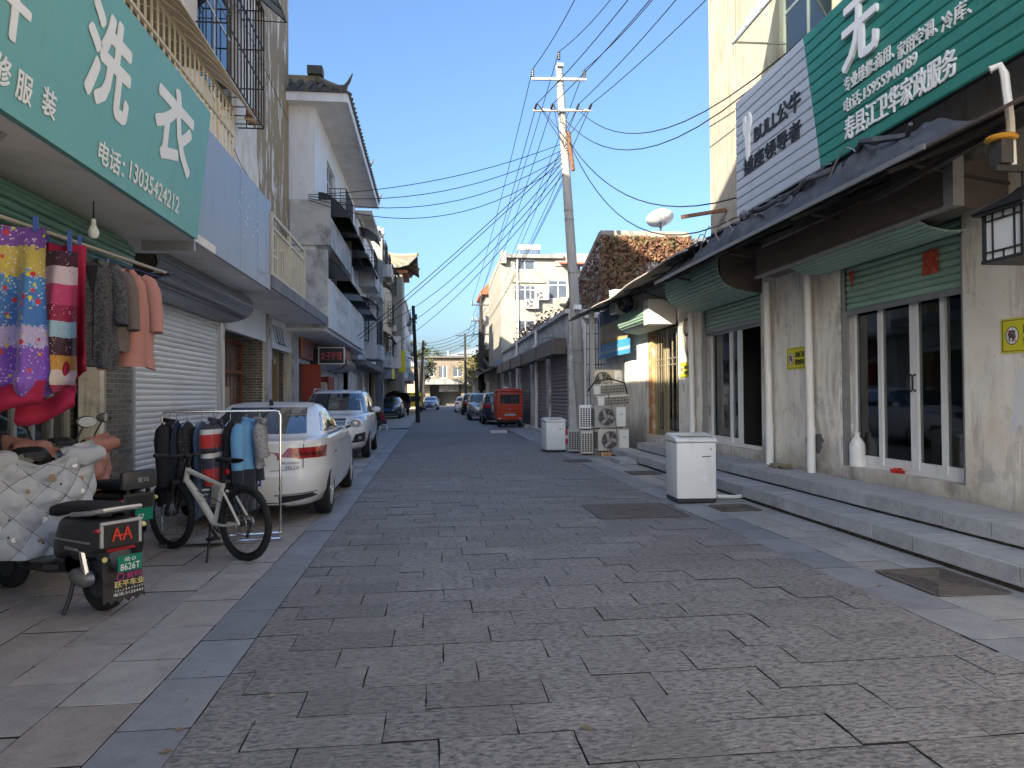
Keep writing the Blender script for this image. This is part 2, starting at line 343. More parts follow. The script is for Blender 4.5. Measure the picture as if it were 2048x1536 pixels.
mat('galv', (.33, .335, .34), .45, .7, layers=[((.22, .22, .22), 6, .5, .7, .6), ((.20, .13, .08), 9, .63, .72, .7)])
mat('rust', (.13, .065, .035), .85, layers=[((.24, .12, .06), 14, .5, .7, .8), ((.06, .035, .025), 6, .5, .7, .6)])
mat('iron_black', (.018, .018, .019), .5)
mat('iron_dark', (.035, .033, .032), .6, layers=[((.09, .055, .035), 14, .58, .7, .7)])
mat('rail_cream', (.60, .53, .38), .55, layers=[((.40, .30, .17), 7, .58, .7, .6)])
mat('glass_dark', (.012, .013, .015), .04, 0, spec=.75)
mat('glass_door', (.55, .57, .58), .02, 0, trans=1.0, ior=1.45, spec=.5)
mat('glass_blue', (.07, .085, .11), .05, 0, spec=.9)
mat('glass_green', (.16, .33, .27), .12, 0, spec=.6)
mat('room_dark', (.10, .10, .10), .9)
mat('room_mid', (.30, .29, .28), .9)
mat('sign_teal', (.108, .295, .288), .5, bump=[((.9, 3.0, .7), .35, .03, 2)], layers=[((.16, .32, .30), (30, 30, 1.2), .60, .72, .35, 4), ((.135, .335, .325), (.6, .6, .8), .45, .65, .6), ((.075, .23, .22), (5, 5, .35), .58, .72, .4)])
mat('sign_green', (.021, .165, .132), .42, layers=[((.06, .19, .16), (14, 14, 2.0), .55, .70, .5, 5), ((.015, .12, .098), (1.5, 1.5, 6), .48, .7, .5)], objvar=.05)
mat('sign_grey', (.36, .40, .455), .45, layers=[((.26, .28, .31), (14, 14, 1.2), .56, .70, .6, 5), ((.29, .33, .38), (1.2, 1.2, 4), .48, .7, .5)], objvar=.04)
mat('sign_bluegrey', (.205, .218, .245), .42, .1, layers=[((.13, .14, .155), (9, 9, .8), .56, .70, .5, 6), ((.165, .18, .205), (.8, .8, .5), .45, .65, .5)])
mat('paper_white', (.72, .72, .70), .6)
mat('letter_white', (.78, .79, .79), .5)
mat('letter_raised', (.60, .61, .60), .4)
mat('letter_black', (.025, .028, .035), .5)
mat('letter_faint', (.44, .40, .37), .7)
mat('panel_white', (.66, .64, .62), .6, layers=[((.55, .50, .47), (2, 2, .7), .48, .7, .6), ((.70, .69, .68), 1, .5, .7, .6)])
mat('tarp', (.035, .038, .047), .72, layers=[((.07, .075, .088), 7, .5, .7, .7)], bump=[(9, .6, .03)])
mat('awning_sheet', (.17, .165, .155), .75, layers=[((.30, .28, .25), (3, 1, 3), .5, .7, .7), ((.09, .085, .08), 2, .5, .7, .7)])
mat('awning_edge', (.42, .40, .37), .6)
mat('awning_black', (.020, .021, .024), .35)
mat('awning_bluegrey', (.16, .20, .24), .3, spec=.6)
mat('awning_tan', (.30, .25, .20), .6, layers=[((.20, .165, .13), 3, .5, .7, .6)])
mat('pvc', (.62, .60, .565), .45, layers=[((.46, .42, .36), (5, 5, 1), .5, .72, .6)])
mat('pvc_white', (.74, .74, .72), .4)
mat('pole_concrete', (.44, .42, .385), .85, layers=[((.30, .285, .265), (5, 5, .8), .48, .7, .7), ((.56, .54, .50), (2, 2, .7), .5, .7, .5)], bump=[(30, .25, .008)])
mat('pole_dark', (.024, .022, .021), .85, layers=[((.045, .04, .036), (9, 9, 1), .5, .7, .7)])
mat('pole_wood', (.20, .165, .125), .85, layers=[((.12, .10, .08), (9, 9, 1), .5, .7, .7)])
mat('cable', (.010, .010, .012), .6)
mat('cable_grey', (.20, .19, .175), .6)
mat('porcelain', (.022, .016, .014), .25)
mat('white_plastic', (.66, .67, .655), .38, layers=[((.50, .49, .45), (5, 5, .9), .55, .70, .6, 6), ((.56, .565, .55), (1.2, 1.2, 2), .48, .7, .5), ((.40, .38, .34), (10, 10, 10), .66, .76, .5)])
mat('beige_plastic', (.56, .53, .455), .45, layers=[((.40, .37, .30), (3, 3, 3), .5, .72, .6)])
mat('ac_grey', (.40, .39, .37), .5, layers=[((.26, .25, .235), (3, 3, 3), .5, .72, .6)])
mat('dark_plastic', (.026, .027, .03), .45)
mat('black_rubber', (.017, .017, .018), .75)
mat('tile_roof', (.115, .108, .098), .8, layers=[((.20, .185, .16), 6, .5, .7, .7), ((.05, .048, .045), 4, .5, .7, .6)], objvar=.2)
mat('tile_gold', (.46, .38, .24), .75, layers=[((.30, .245, .15), 8, .5, .7, .7)], objvar=.15)
mat('roof_red', (.36, .085, .04), .7, layers=[((.24, .06, .03), 6, .5, .7, .6)])
mat('timber_red', (.235, .085, .038), .7, layers=[((.15, .052, .026), (5, 5, 1), .5, .7, .7)])
mat('timber_grey', (.30, .275, .25), .8, layers=[((.18, .165, .15), (5, 5, 1), .5, .7, .7)])
mat('board_red', (.36, .060, .035), .65, layers=[((.24, .04, .025), (3, 3, 1.2), .5, .7, .6), ((.10, .03, .02), (5, 5, 3), .62, .72, .6)])
mat('sign_salmon', (.42, .15, .115), .65, layers=[((.52, .22, .18), (3, 3, 1.2), .5, .7, .6)])
mat('notice_yellow', (.66, .60, .03), .55, layers=[((.54, .48, .04), 5, .5, .7, .4)])
mat('skin', (.42, .26, .18), .6)

def grime(m, c, z0, z1, st=.8):
    t = m.node_tree; L = t.links.new; b = t.nodes['Principled BSDF']; src = b.inputs['Base Color'].links[0].from_socket
    gp = N(t, 'ShaderNodeNewGeometry'); sp = N(t, 'ShaderNodeSeparateXYZ'); L(gp.outputs['Position'], sp.inputs[0])
    nz = N(t, 'ShaderNodeTexNoise'); nz.inputs['Scale'].default_value = 3.0; nz.inputs['Detail'].default_value = 8; nz.inputs['Roughness'].default_value = .7; L(gp.outputs['Position'], nz.inputs['Vector'])
    a = N(t, 'ShaderNodeMath', operation='MULTIPLY_ADD'); a.inputs[1].default_value = -1.6 * (z1 - z0); L(nz.outputs['Fac'], a.inputs[0]); L(sp.outputs['Z'], a.inputs[2])
    mr = N(t, 'ShaderNodeMapRange'); mr.inputs['From Min'].default_value = z1 - .9 * (z1 - z0); mr.inputs['From Max'].default_value = z0 - 1.1 * (z1 - z0); mr.inputs['To Max'].default_value = st; L(a.outputs[0], mr.inputs[0])
    mx = N(t, 'ShaderNodeMix', data_type='RGBA'); mx.inputs[7].default_value = lin(c); L(mr.outputs[0], mx.inputs[0]); L(src, mx.inputs[6]); L(mx.outputs[2], b.inputs['Base Color'])
grime(MATS['plaster_shop'], (.17, .15, .125), .35, .95)
# ------------------------------------------------------------------ ground, road, pavements
XL, XR = -1.10, 3.25
struct('ground', MB().add([(-400, -200, -.09), (400, -200, -.09), (400, 700, -.09), (-400, 700, -.09)], [(0, 1, 2, 3)]), 'ground_bounce', recalc=False)
road = struct('road', MB().add([(XL, -12, -.016), (XR, -12, -.016), (XR, 30, -.016), (XL, 30, -.016)], [(0, 1, 2, 3)]), 'joint', recalc=False)
def slab_mesh(name, m, lx, ly, seed, rag=.006, h=.03):
    r = random.Random(seed); n = 4
    top = [];
    def ring(inset, z, k):
        p = []
        for (ax, ay), (bx, by) in (((-1, -1), (1, -1)), ((1, -1), (1, 1)), ((1, 1), (-1, 1)), ((-1, 1), (-1, -1))):
            for i in range(k):
                t = i / k; p.append(((ax + (bx - ax) * t) * (lx / 2 - inset) + r.uniform(-rag, rag), (ay + (by - ay) * t) * (ly / 2 - inset) + r.uniform(-rag, rag), z))
        return p
    k = 3; b = MB(); n = 4 * k
    vs = ring(.0, -h, k) + ring(.0004, -.002, k) + ring(.0022, r.uniform(-.0015, .0015), k) + [(0, 0, .001)]
    fs = [(j * n + i, j * n + (i + 1) % n, (j + 1) * n + (i + 1) % n, (j + 1) * n + i) for j in range(2) for i in range(n)] + [(2 * n + i, 2 * n + (i + 1) % n, 3 * n) for i in range(n)]
    me = b.add(vs, fs).mesh(name, m, recalc=False); me.materials.append(mm('joint'))
    me.polygons.foreach_set('material_index', [1] * n + [0] * (len(fs) - n)); return me     # dirt-filled joint faces
RS = [slab_mesh('road_slab', 'road_stone', .5975, .2945, i, .0045) for i in range(6)]
HALF = {}
def road_rows(y0, y1):
    out = []; nrow = int(round((y1 - y0) / .30))
    for i in range(nrow):
        yc = y0 + (i + .5) * .30; x = XL - .1 - .3 * ((i + int(y0 * 10)) % 2) - .08 * math.sin(i * 1.7)
        while x < XR - .02:
            a, c = max(x, XL), min(x + .60, XR)
            if c - a > .02: out.append(((a + c) / 2, yc + .012 * (a + c) * .5, c - a))
            x += .60
    return out
rows = road_rows(2.25, 29.85); near = rows[:300]; rest = rows[300:]
for i, (x, y, w) in enumerate(near):
    inst(RS[rng.randrange(6)], 'road_slab', road, (x, y, rng.uniform(-.003, .003)), Matrix.Rotation(rng.choice((0, math.pi)), 4, 'Z'), ((w - .004) / .60, 1, 1))
def joined(name, m, items, parent, lx, ly):
    b = MB()
    for i, (x, y, w) in enumerate(items):
        hz = rng.uniform(-.003, .003); a = w / 2 - .003; c = ly / 2 - .003
        b.add([(x - a, y - c, hz - .012), (x + a, y - c, hz - .012), (x + a, y + c, hz - .012), (x - a, y + c, hz - .012), (x - a + .006, y - c + .006, hz), (x + a - .006, y - c + .006, hz), (x + a - .006, y + c - .006, hz), (x - a + .006, y + c - .006, hz)], [(4, 5, 6, 7), (0, 1, 5, 4), (1, 2, 6, 5), (2, 3, 7, 6), (3, 0, 4, 7)])
    o = b.build(name, m, parent, world=True, recalc=False); o['kind'] = 'stuff'; return o
joined('road_slab', 'road_mid', road_rows(-11.85, 2.25) + rest, road, .6, .3)
struct('far_road', MB().add([(XL, 29.85, -.001), (XR, 29.85, -.001), (XR + .8, 130, -.001), (XL - .3, 130, -.001)], [(0, 1, 2, 3)]), 'road_far', recalc=False)

lp = struct('left_pavement', MB().add([(-9, -12, -.018), (XL, -12, -.018), (XL, 34, -.018), (-9, 34, -.018)], [(0, 1, 2, 3)]), 'joint', recalc=False)
KS = [slab_mesh('kerb_stone', 'pave_blue', .324, .589, 20 + i, .002) for i in range(3)]
KL = [slab_mesh('kerb_stone', 'pave_blue', .403, .589, 30 + i, .002) for i in range(3)]
for i in range(52):
    inst(KS[i % 3], 'kerb_stone', lp, (XL - .165, 1.9 + i * .60, rng.uniform(-.002, .002)))
PW = [slab_mesh('paving_tile', 'pave_warm', .393, .589, 40 + i, .002) for i in range(4)]
tiles = []
for i in range(-4, 52):
    for c in range(8):
        tiles.append((XL - .33 - .2 - c * .40, 2.2 + i * .60 + (.30 if c % 2 else 0) + .04 * math.sin(c * 3.1), .40))
vis = [t for t in tiles if t[1] > 2.0 and t[1] - 2.6 > -(t[0] + 1.4) * 1.0 - .6]
vis.sort(key=lambda t: t[1]); nearT = vis[:290]; ns = set(nearT)
for t in nearT: inst(PW[rng.randrange(4)], 'paving_tile', lp, (t[0], t[1], rng.uniform(-.003, .003)), Matrix.Rotation(rng.choice((0, math.pi)), 4, 'Z'))
def joined2(name, m, items, parent, lx, ly):
    return joined(name, m, [(x, y, lx) for x, y, _ in items], parent, lx, ly)
joined2('paving_tile', 'pave_warm', [t for t in tiles if t not in ns], lp, .40, .60)
struct('far_pavement_left', MB().add([(-9, 34, -.001), (XL - .02, 34, -.001), (XL - .32, 130, -.001), (-9, 130, -.001)], [(0, 1, 2, 3)]), 'pave_warm', recalc=False)

rp = struct('right_pavement', MB().add([(XR, -12, -.018), (5.6, -12, -.018), (5.6, 34, -.018), (XR, 34, -.018)], [(0, 1, 2, 3)]), 'joint', recalc=False)
for i in range(36): inst(KL[i % 3], 'kerb_stone', rp, (XR + .205, 2.5 + i * .60, rng.uniform(-.002, .002)))
PL = [slab_mesh('paving_tile', 'pave_light', .363, .541, 60 + i, .002) for i in range(4)]
covers = [(3.70, 4.28, 4.88, 5.62), (3.70, 4.2, 8.75, 9.25), (3.72, 4.3, 13.0, 13.6)]
for i in range(38):
    for c in range(2):
        x = XR + .41 + .185 + c * .37; y = 2.4 + i * .55 + (.27 if c else 0)
        if any(a - .1 < x < b + .1 and q - .2 < y < s + .2 for a, b, q, s in covers): continue
        inst(PL[rng.randrange(4)], 'paving_tile', rp, (x, y, rng.uniform(-.002, .002)))
for a, b, q, s in covers: Wb('mortar_bed', 'pave_light', rp, (XR + .415, 4.395, q - .55, s + .55, -.015, -.004))
struct('far_pavement_right', MB().add([(XR + .01, 23.2, -.004), (5.6, 23.2, -.004), (5.6, 130, -.004), (XR + .8, 130, -.004)], [(0, 1, 2, 3)]), 'pave_light', recalc=False)

# steps along the right-hand shops
steps = thing('stone_steps', 'two long grey stone steps in front of the right-hand shops', 'steps', (4.9, 10, 0))
Wb('step_core', 'dirt_edge', steps, (4.415, 5.6, -3, 17.7, -.01, .1865), (4.885, 5.6, -3, 16.4, .187, .3645)); Wb('joint_fill', 'joint', steps, (4.378, 4.414, -3, 17.7, .07, .186)); Wb('joint_fill', 'joint', steps, (4.848, 4.884, -3, 16.4, .25, .364))
sb = MB().box(-.23, .23, -.2965, .2965, -.03, 0).mesh('tread', 'step_stone', bevel=.002)
sr = MB().box(0, .035, -.2965, .2965, -.15, 0).mesh('riser', 'step_stone', bevel=.003)
for i in range(34):
    y = -2.6 + i * .60
    if y < 17.5:
        inst(sb, 'tread', steps, (4.641, y, .19 + rng.uniform(-.002, .002)), None, (1, 1, 1)); inst(sr, 'riser', steps, (4.374, y, .191 + rng.uniform(-.002, .002)))
    if y < 16.2:
        inst(sb, 'tread', steps, (5.18, y + .22, .368 + rng.uniform(-.002, .002)), None, (1.3, 1, 1)); inst(sr, 'riser', steps, (4.844, y + .22, .369 + rng.uniform(-.002, .002)))
Wb('loose_slab', 'step_stone', None, (4.0, 4.5, 15.0, 15.9, -.002, .10), bevel=.006)
lo = bpy.data.objects['loose_slab']; lo.parent = None; tag(lo, 'loose grey stone slab lying at the foot of the steps near the air conditioners', 'slab')

# covers
def square_cover(name, label, x0, x1, y0, y1, z=.0, rot=0, ring=True):
    c = thing(name, label, 'manhole cover', ((x0 + x1) / 2, (y0 + y1) / 2, z), rot)
    w, h = (x1 - x0) / 2, (y1 - y0) / 2
    MB().box(-w, w, -h, h, -.02, .003).build('plate', 'rust_plate', c)
    b = MB()
    for s in (-1, 1): b.box(-w, w, s * h - .02, s * h + .02, .003, .009); b.box(s * w - .02, s * w + .02, -h + .02, h - .02, .003, .0085)
    b.build('rim', 'rust_plate', c)
    b = MB()
    if ring:
        for r in (.16, .24, .32, .40):
            if r < min(w, h): b.tube([(r * w / min(w, h) * math.cos(t * math.pi / 16), r * h / min(w, h) * math.sin(t * math.pi / 16), .004) for t in range(32)], .007, 4, closed=True)
        for k in range(5): b.box(-.12 + k * .05, -.10 + k * .05, -.06, .06, .003, .009)
    else:
        for k in range(1, 6): b.box(-w * (1 - k / 7), w * (1 - k / 7), -h * (1 - k / 7), -h * (1 - k / 7) + .018, .003, .009); b.box(-w * (1 - k / 7), w * (1 - k / 7), h * (1 - k / 7) - .018, h * (1 - k / 7), .003, .009); b.box(-w * (1 - k / 7), -w * (1 - k / 7) + .018, -h * (1 - k / 7) + .018, h * (1 - k / 7) - .018, .003, .009); b.box(w * (1 - k / 7) - .018, w * (1 - k / 7), -h * (1 - k / 7) + .018, h * (1 - k / 7) - .018, .003, .009)
    b.build('relief', 'rust_plate', c)
    return c
mat('rust_plate', (.085, .075, .068), .7, .3, layers=[((.14, .12, .105), 14, .5, .7, .7), ((.05, .045, .042), 8, .5, .7, .6)])
square_cover('manhole_cover', 'square cover with round ribbed lid sunk in the road beside the near washing machine', 2.02, 3.12, 8.45, 9.5, .004)
square_cover('manhole_cover', 'rusty square cover in the right pavement nearest the viewer below the steps', 3.70, 4.28, 4.88, 5.62, .002, ring=False)
square_cover('manhole_cover', 'small rusty cover under the drain hose of the near washing machine', 3.70, 4.2, 8.75, 9.25, .002, ring=False)
square_cover('manhole_cover', 'rusty cover in the pavement between the loose slab and near washing machine', 3.72, 4.3, 13.0, 13.6, .002, ring=False)
dg_ = square_cover('drain_grate', 'small dark drain grate in the road in front of the air conditioner pile', 3.0, 3.55, 15.7, 16.2, .006, ring=False)

# fallen leaves and grit along the edges
b = MB(); r_ = random.Random(91)
for k in range(260):
    if k % 3: x = r_.choice((XR + r_.gauss(.1, .25), 4.36 - abs(r_.gauss(0, .12)), XL - abs(r_.gauss(0, .3)))); y = r_.uniform(2.6, 22)
    else: x = r_.uniform(XL, XR); y = r_.uniform(3, 20)
    s_ = r_.uniform(.006, .02) if k % 4 else r_.uniform(.02, .035); a = r_.uniform(0, 6.28); c, d = math.cos(a) * s_, math.sin(a) * s_
    b.add([(x + c, y + d, .006), (x - d * .5, y + c * .5, .012), (x - c, y - d, .007), (x + d * .5, y - c * .5, .006)], [(0, 1, 2, 3)])
tag(b.build('fallen_leaves', mat('leaf_litter', (.17, .13, .07), .9, layers=[((.30, .27, .22), 3, .5, .6, .9)]), None, recalc=False), 'scattered dry leaves and grit on the paving', 'leaves', kind='stuff')
# ------------------------------------------------------------------ right-hand side buildings
SLAT = {}
def slat_mesh(m):
    if m not in SLAT:
        pts = [(0, -.5), (-.25, -.46), (-.8, -.25), (-1, .05), (-.8, .32), (-.25, .47), (0, .5)]
        SLAT[m] = MB().prism(pts + [(.3, .5), (.3, -.5)], 'y', -.5, .5).mesh('slat', m, smooth=True, angle=35)
    return SLAT[m]
def shutter(parent, axis, pos, a0, a1, z0, z1, m, sh=.075, depth=.018, facing=-1, rails='alu', label=None, bottom=None):
    """roller shutter: axis 'x' = plane X=pos, slats along Y; facing gives the outward side"""
    b = MB(); t = .02
    if axis == 'x':
        for a in (a0 - .03, a1 - .02): b.box(min(pos, pos + facing * .03), max(pos, pos + facing * .03), a, a + .05, z0, z1)
    else:
        for a in (a0 - .03, a1 - .02): b.box(a, a + .05, min(pos, pos + facing * .03), max(pos, pos + facing * .03), z0, z1)
    s = b.build('shutter', rails, parent, world=True)
    if label: s['label'] = label
    n = max(2, int(round((z1 - z0) / sh))); h = (z1 - z0) / n; c = (a0 + a1) / 2; l = (a1 - a0) - .005
    me = slat_mesh(m)
    for i in range(n):
        z = z0 + (i + .5) * h
        rot = Matrix.Rotation(0 if facing < 0 else math.pi, 4, 'Z') if axis == 'x' else Matrix.Rotation(R(90) if facing < 0 else R(-90), 4, 'Z')
        p = (pos, c, z) if axis == 'x' else (c, pos, z)
        inst(me, 'slat', s, p, rot, (depth, l, h * .985))
    hb = h * .8
    if axis == 'x': Wb('bottom_rail', bottom or rails, s, (pos - .015, pos + .012, a0, a1, z0 - hb, z0 - .002))
    return s
def slats_curve(parent, name, m, path, a0, a1, axis='y', thick=.012, step=.072):
    """curved slats that follow a rounded profile in the X-Z plane, running along Y"""
    P = [Vector((x, 0, z)) for x, z in path]; d = [0]
    for i in range(1, len(P)): d.append(d[-1] + (P[i] - P[i - 1]).length)
    def at(t):
        for i in range(1, len(P)):
            if t <= d[i] or i == len(P) - 1: return P[i - 1].lerp(P[i], (t - d[i - 1]) / max(1e-6, d[i] - d[i - 1]))
    n = max(2, int(round(d[-1] / step))); me = slat_mesh(m); c = sum(P, Vector()) / len(P)
    for i in range(n):
        a, b = at(d[-1] * i / n), at(d[-1] * (i + 1) / n); q = (a + b) / 2; v = (b - a).normalized(); out = Vector((v.z, 0, -v.x))
        if out.dot(q - Vector(((max(p.x for p in P) if P[0].x > 0 else min(p.x for p in P)), 0, c.z))) < 0: out = -out
        up_ = v if v.cross(out).y < 0 else -v
        rot = Matrix(((-out.x, 0, up_.x), (0, 1, 0), (-out.z, 0, up_.z))).to_4x4()
        inst(me, 'slat', parent, (q.x, (a0 + a1) / 2, q.z), rot, (.020, a1 - a0, (b - a).length * .98))
def window_x(parent, x, y0, y1, z0, z1, facing=-1, frame='alu_white', glass='glass_blue', mull=1, trans=0, depth=.05, fw=.05, sill=True):
    """window in an X-plane wall, set at x"""
    b = MB(); d = depth / 2
    b.box(x - d, x + d, y0, y0 + fw, z0, z1).box(x - d, x + d, y1 - fw, y1, z0, z1).box(x - d, x + d, y0 + fw, y1 - fw, z0, z0 + fw).box(x - d, x + d, y0 + fw, y1 - fw, z1 - fw, z1)
    for i in range(mull):
        y = y0 + (y1 - y0) * (i + 1) / (mull + 1); b.box(x - d + .004, x + d - .004, y - fw / 2, y + fw / 2, z0 + fw, z1 - fw)
    if trans:
        z = z0 + (z1 - z0) * trans; b.box(x - d + .007, x + d - .007, y0 + fw, y1 - fw, z - fw / 2, z + fw / 2)
    w = b.build('window', frame, parent, world=True)
    for i in range(mull + 1):
        ya = y0 + (y1 - y0) * i / (mull + 1) + fw / 2; yb = y0 + (y1 - y0) * (i + 1) / (mull + 1) - fw / 2
        Wb('pane', glass, w, (x - .006, x + .006, ya, yb, z0 + fw * .7, z1 - fw * .7))
    return w
def window_y(parent, y, x0, x1, z0, z1, frame='alu_white', glass='glass_blue', mull=1, trans=0, depth=.05, fw=.05):
    b = MB(); d = depth / 2
    b.box(x0, x0 + fw, y - d, y + d, z0, z1).box(x1 - fw, x1, y - d, y + d, z0, z1).box(x0 + fw, x1 - fw, y - d, y + d, z0, z0 + fw).box(x0 + fw, x1 - fw, y - d, y + d, z1 - fw, z1)
    for i in range(mull):
        x = x0 + (x1 - x0) * (i + 1) / (mull + 1); b.box(x - fw / 2, x + fw / 2, y - d + .004, y + d - .004, z0 + fw, z1 - fw)
    if trans:
        z = z0 + (z1 - z0) * trans; b.box(x0 + fw, x1 - fw, y - d + .007, y + d - .007, z - fw / 2, z + fw / 2)
    w = b.build('window', frame, parent, world=True)
    for i in range(mull + 1):
        xa = x0 + (x1 - x0) * i / (mull + 1) + fw / 2; xb = x0 + (x1 - x0) * (i + 1) / (mull + 1) - fw / 2
        Wb('pane', glass, w, (xa, xb, y - .006, y + .006, z0 + fw * .7, z1 - fw * .7))
    return w
def grille_x(parent, x, y0, y1, z0, z1, out, m='iron_dark', n=8, r=.008, name='window_grille', side=-1, rows=3):
    """projecting security cage in front of an X-plane window; out = projection towards side"""
    b = MB(); xo = x + side * out
    for i in range(n + 1):
        y = y0 + (y1 - y0) * i / n; b.bar((xo, y, z0), (xo, y, z1), r * 2)
    for k in range(rows + 1):
        z = z0 + (z1 - z0) * k / rows
        b.bar((xo, y0, z), (xo, y1, z), r * 2)
        for y in (y0, y1): b.bar((x, y, z), (xo, y, z), r * 2)
    for y in (y0, y1):
        for q in (.33, .66): b.bar((x + (xo - x) * q, y, z0), (x + (xo - x) * q, y, z1), r * 1.6)
    for i in range(1, n, 2):
        y = y0 + (y1 - y0) * i / n; b.bar((x, y, z0), (xo, y, z0), r * 1.6)
    return b.build(name, m, parent, world=True)
def canopy_x(parent, x, y0, y1, z, out, drop, m='awning_black', side=-1, frame='iron_dark', curve=.5, name='window_canopy', cheek=False):
    """curved window canopy projecting from an X-plane wall"""
    k = 7; path = []
    for i in range(k):
        t = i / (k - 1); path.append((x + side * out * t, z - drop * (t ** (1 + curve * 2))))
    b = MB()
    poly = path + [(p[0], p[1] - .012) for p in reversed(path)]
    b.prism(poly, 'y', y0, y1)
    c = b.build(name, m, parent, world=True)
    if cheek:
        for y in (y0 + .02, y1 - .02): MB().prism([(p[0], p[1] - .013) for p in path] + [(x, z - drop * .95)], 'y', y - .006, y + .006).build('end_cheek', m, c, world=True)
    f = MB(); n = max(2, int((y1 - y0) / .45))
    for i in range(n + 1):
        y = y0 + (y1 - y0) * i / n
        f.tube([(p[0], y, p[1] - .02) for p in path], .010, 4)
    for y in (y0, y1): f.bar((x, y, z - drop), (path[-1][0], y, path[-1][1] - .02), .016)
    f.bar((path[-1][0], y0, path[-1][1] - .02), (path[-1][0], y1, path[-1][1] - .02), .018)
    f.build('canopy_frame', frame, c, world=True)
    return c
def notice(label, pos_x, y_left, y_right, z0, z1, txt=True):
    """yellow no-parking notice on the right wall; text reads towards -Y"""
    o = Wb('no_parking_notice', 'notice_yellow', None, (pos_x - .006, pos_x + .0, y_right, y_left, z0, z1)); tag(o, label, 'notice', 'yellow no parking notices')
    w = y_left - y_right; h = z1 - z0; u = (0, -1, 0); v = (0, 0, 1); zc = (z0 + z1) / 2
    b = MB(); 
    for a, c, d, e in ((y_right + .02, y_left - .02, z1 - .022, z1 - .016), (y_right + .02, y_left - .02, z0 + .016, z0 + .022), (y_right + .02, y_right + .026, z0 + .022, z1 - .022), (y_left - .026, y_left - .02, z0 + .022, z1 - .022)): b.box(pos_x - .009, pos_x - .0065, a, c, d, e)
    b.build('border', 'letter_black', o)
    yc = y_left - w * .22
    MB().tube([(pos_x - .008, yc + .075 * math.cos(t * math.pi / 12), zc + .085 * math.sin(t * math.pi / 12)) for t in range(24)], .004, 4, closed=True).build('ring', 'letter_black', o)
    MB().add([(pos_x - .0075, yc, zc)] + [(pos_x - .0075, yc + .073 * math.cos(t * math.pi / 12), zc + .083 * math.sin(t * math.pi / 12)) for t in range(24)], [(0, 1 + t, 1 + (t + 1) % 24) for t in range(24)]).build('disc', 'letter_white', o)
    text('停', o, 'letter_black', (pos_x - .006, yc, zc), u, v, .11, .09, .005, .012, world=False)
    MB().bar((pos_x - .0128, yc + .05, zc + .055), (pos_x - .0128, yc - .05, zc - .055), .009, .002).build('slash', 'letter_red', o)
    text('店面门前', o, 'letter_black', (pos_x - .006, y_left - w * .66, zc + h * .18), u, v, .085, w * .46, .005, .02, world=False)
    text('请勿停车', o, 'letter_black', (pos_x - .006, y_left - w * .66, zc - h * .18), u, v, .085, w * .46, .005, .02, world=False)
    return o
mat('letter_red', (.5, .03, .03), .5)

WX = 5.5
rb = thing('shop_building', 'tall cream plaster building with shuttered shops on the right', 'building', (7.5, 5, 0))
S1 = (6.82, 9.10); S2 = (11.40, 14.10)
wall('x', WX, .28, -6, 14.9, 0, 3.98, [(S1[0], S1[1], .36, 3.5), (S2[0], S2[1], .36, 3.55)]).build('ground_floor_wall', 'plaster_shop', rb, world=True)
UW = (9.15, 10.62, 6.45, 8.15); UW2 = (2.0, 3.5, 6.75, 8.6)
wall('x', WX, .28, -6, 13.5, 3.981, 13.5, [UW, UW2, (UW[0], UW[1], 10.2, 12.0)]).build('upper_wall', 'plaster_sun', rb, world=True)
Wb('end_wall', 'plaster_sun', rb, (WX + .281, 14, 13.2, 13.498, 3.99, 13.5))
Wb('flat_roof', 'concrete', rb, (WX + .28, 14, -6, 13.2, 13.2, 13.49), (WX + .282, 14, -6, 14.9, 3.7, 3.96), (WX + .5, 14, -6, 13.1, 6.0, 6.1))
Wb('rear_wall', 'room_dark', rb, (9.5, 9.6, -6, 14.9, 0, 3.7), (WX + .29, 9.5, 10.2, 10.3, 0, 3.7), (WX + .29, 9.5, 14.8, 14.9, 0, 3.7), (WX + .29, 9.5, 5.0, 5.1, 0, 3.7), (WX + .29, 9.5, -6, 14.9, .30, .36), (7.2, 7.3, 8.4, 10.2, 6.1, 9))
# interior furniture seen dimly behind the doors
Wb('counter', 'room_mid', rb, (7.2, 8.0, 7.4, 8.8, .36, 1.1), (7.6, 8.4, 11.4, 12.1, .36, 2.0), bevel=.02)
# grey reveals and patches
Wb('door_reveal', 'concrete', rb, (WX + .005, WX + .28, S1[1] - .025, S1[1] - .001, .5, 2.55), (WX + .005, WX + .28, S2[1] - .025, S2[1] - .001, .5, 2.7))
mat('patch_grey', (.13, .13, .135), .9); mat('patch_white', (.66, .67, .68), .8, layers=[((.55, .55, .55), 2, .5, .7, .5)])
def patch(name, m, x, cy, cz, ry, rz, seed, parent=rb, n=22, jag=.25):
    r = random.Random(seed); pts = []
    for i in range(n):
        t = 2 * math.pi * i / n; k = 1 + r.uniform(-jag, jag); pts.append((x, cy + ry * k * math.cos(t), cz + rz * k * math.sin(t)))
    MB().add([(x, cy, cz)] + pts, [(0, 1 + i, 1 + (i + 1) % n) for i in range(n)]).build(name, m, parent, world=True, recalc=False)
patch('plaster_patch', 'patch_grey', WX - .003, 9.75, .78, .23, .16, 5)
b = MB(); r_ = random.Random(3)
top = [(WX - .003, 6.15 - i * .12, 1.72 + r_.uniform(-.05, .05) + .02 * i) for i in range(14)]; bot = [(WX - .003, 6.22 - i * .12 + r_.uniform(-.05, .05), 1.15 + r_.uniform(-.06, .06)) for i in range(14)]
b.add(top + bot, [(i, i + 1, 15 + i, 14 + i) for i in range(13)]).build('plaster_patch', 'patch_white', rb, world=True, recalc=False)

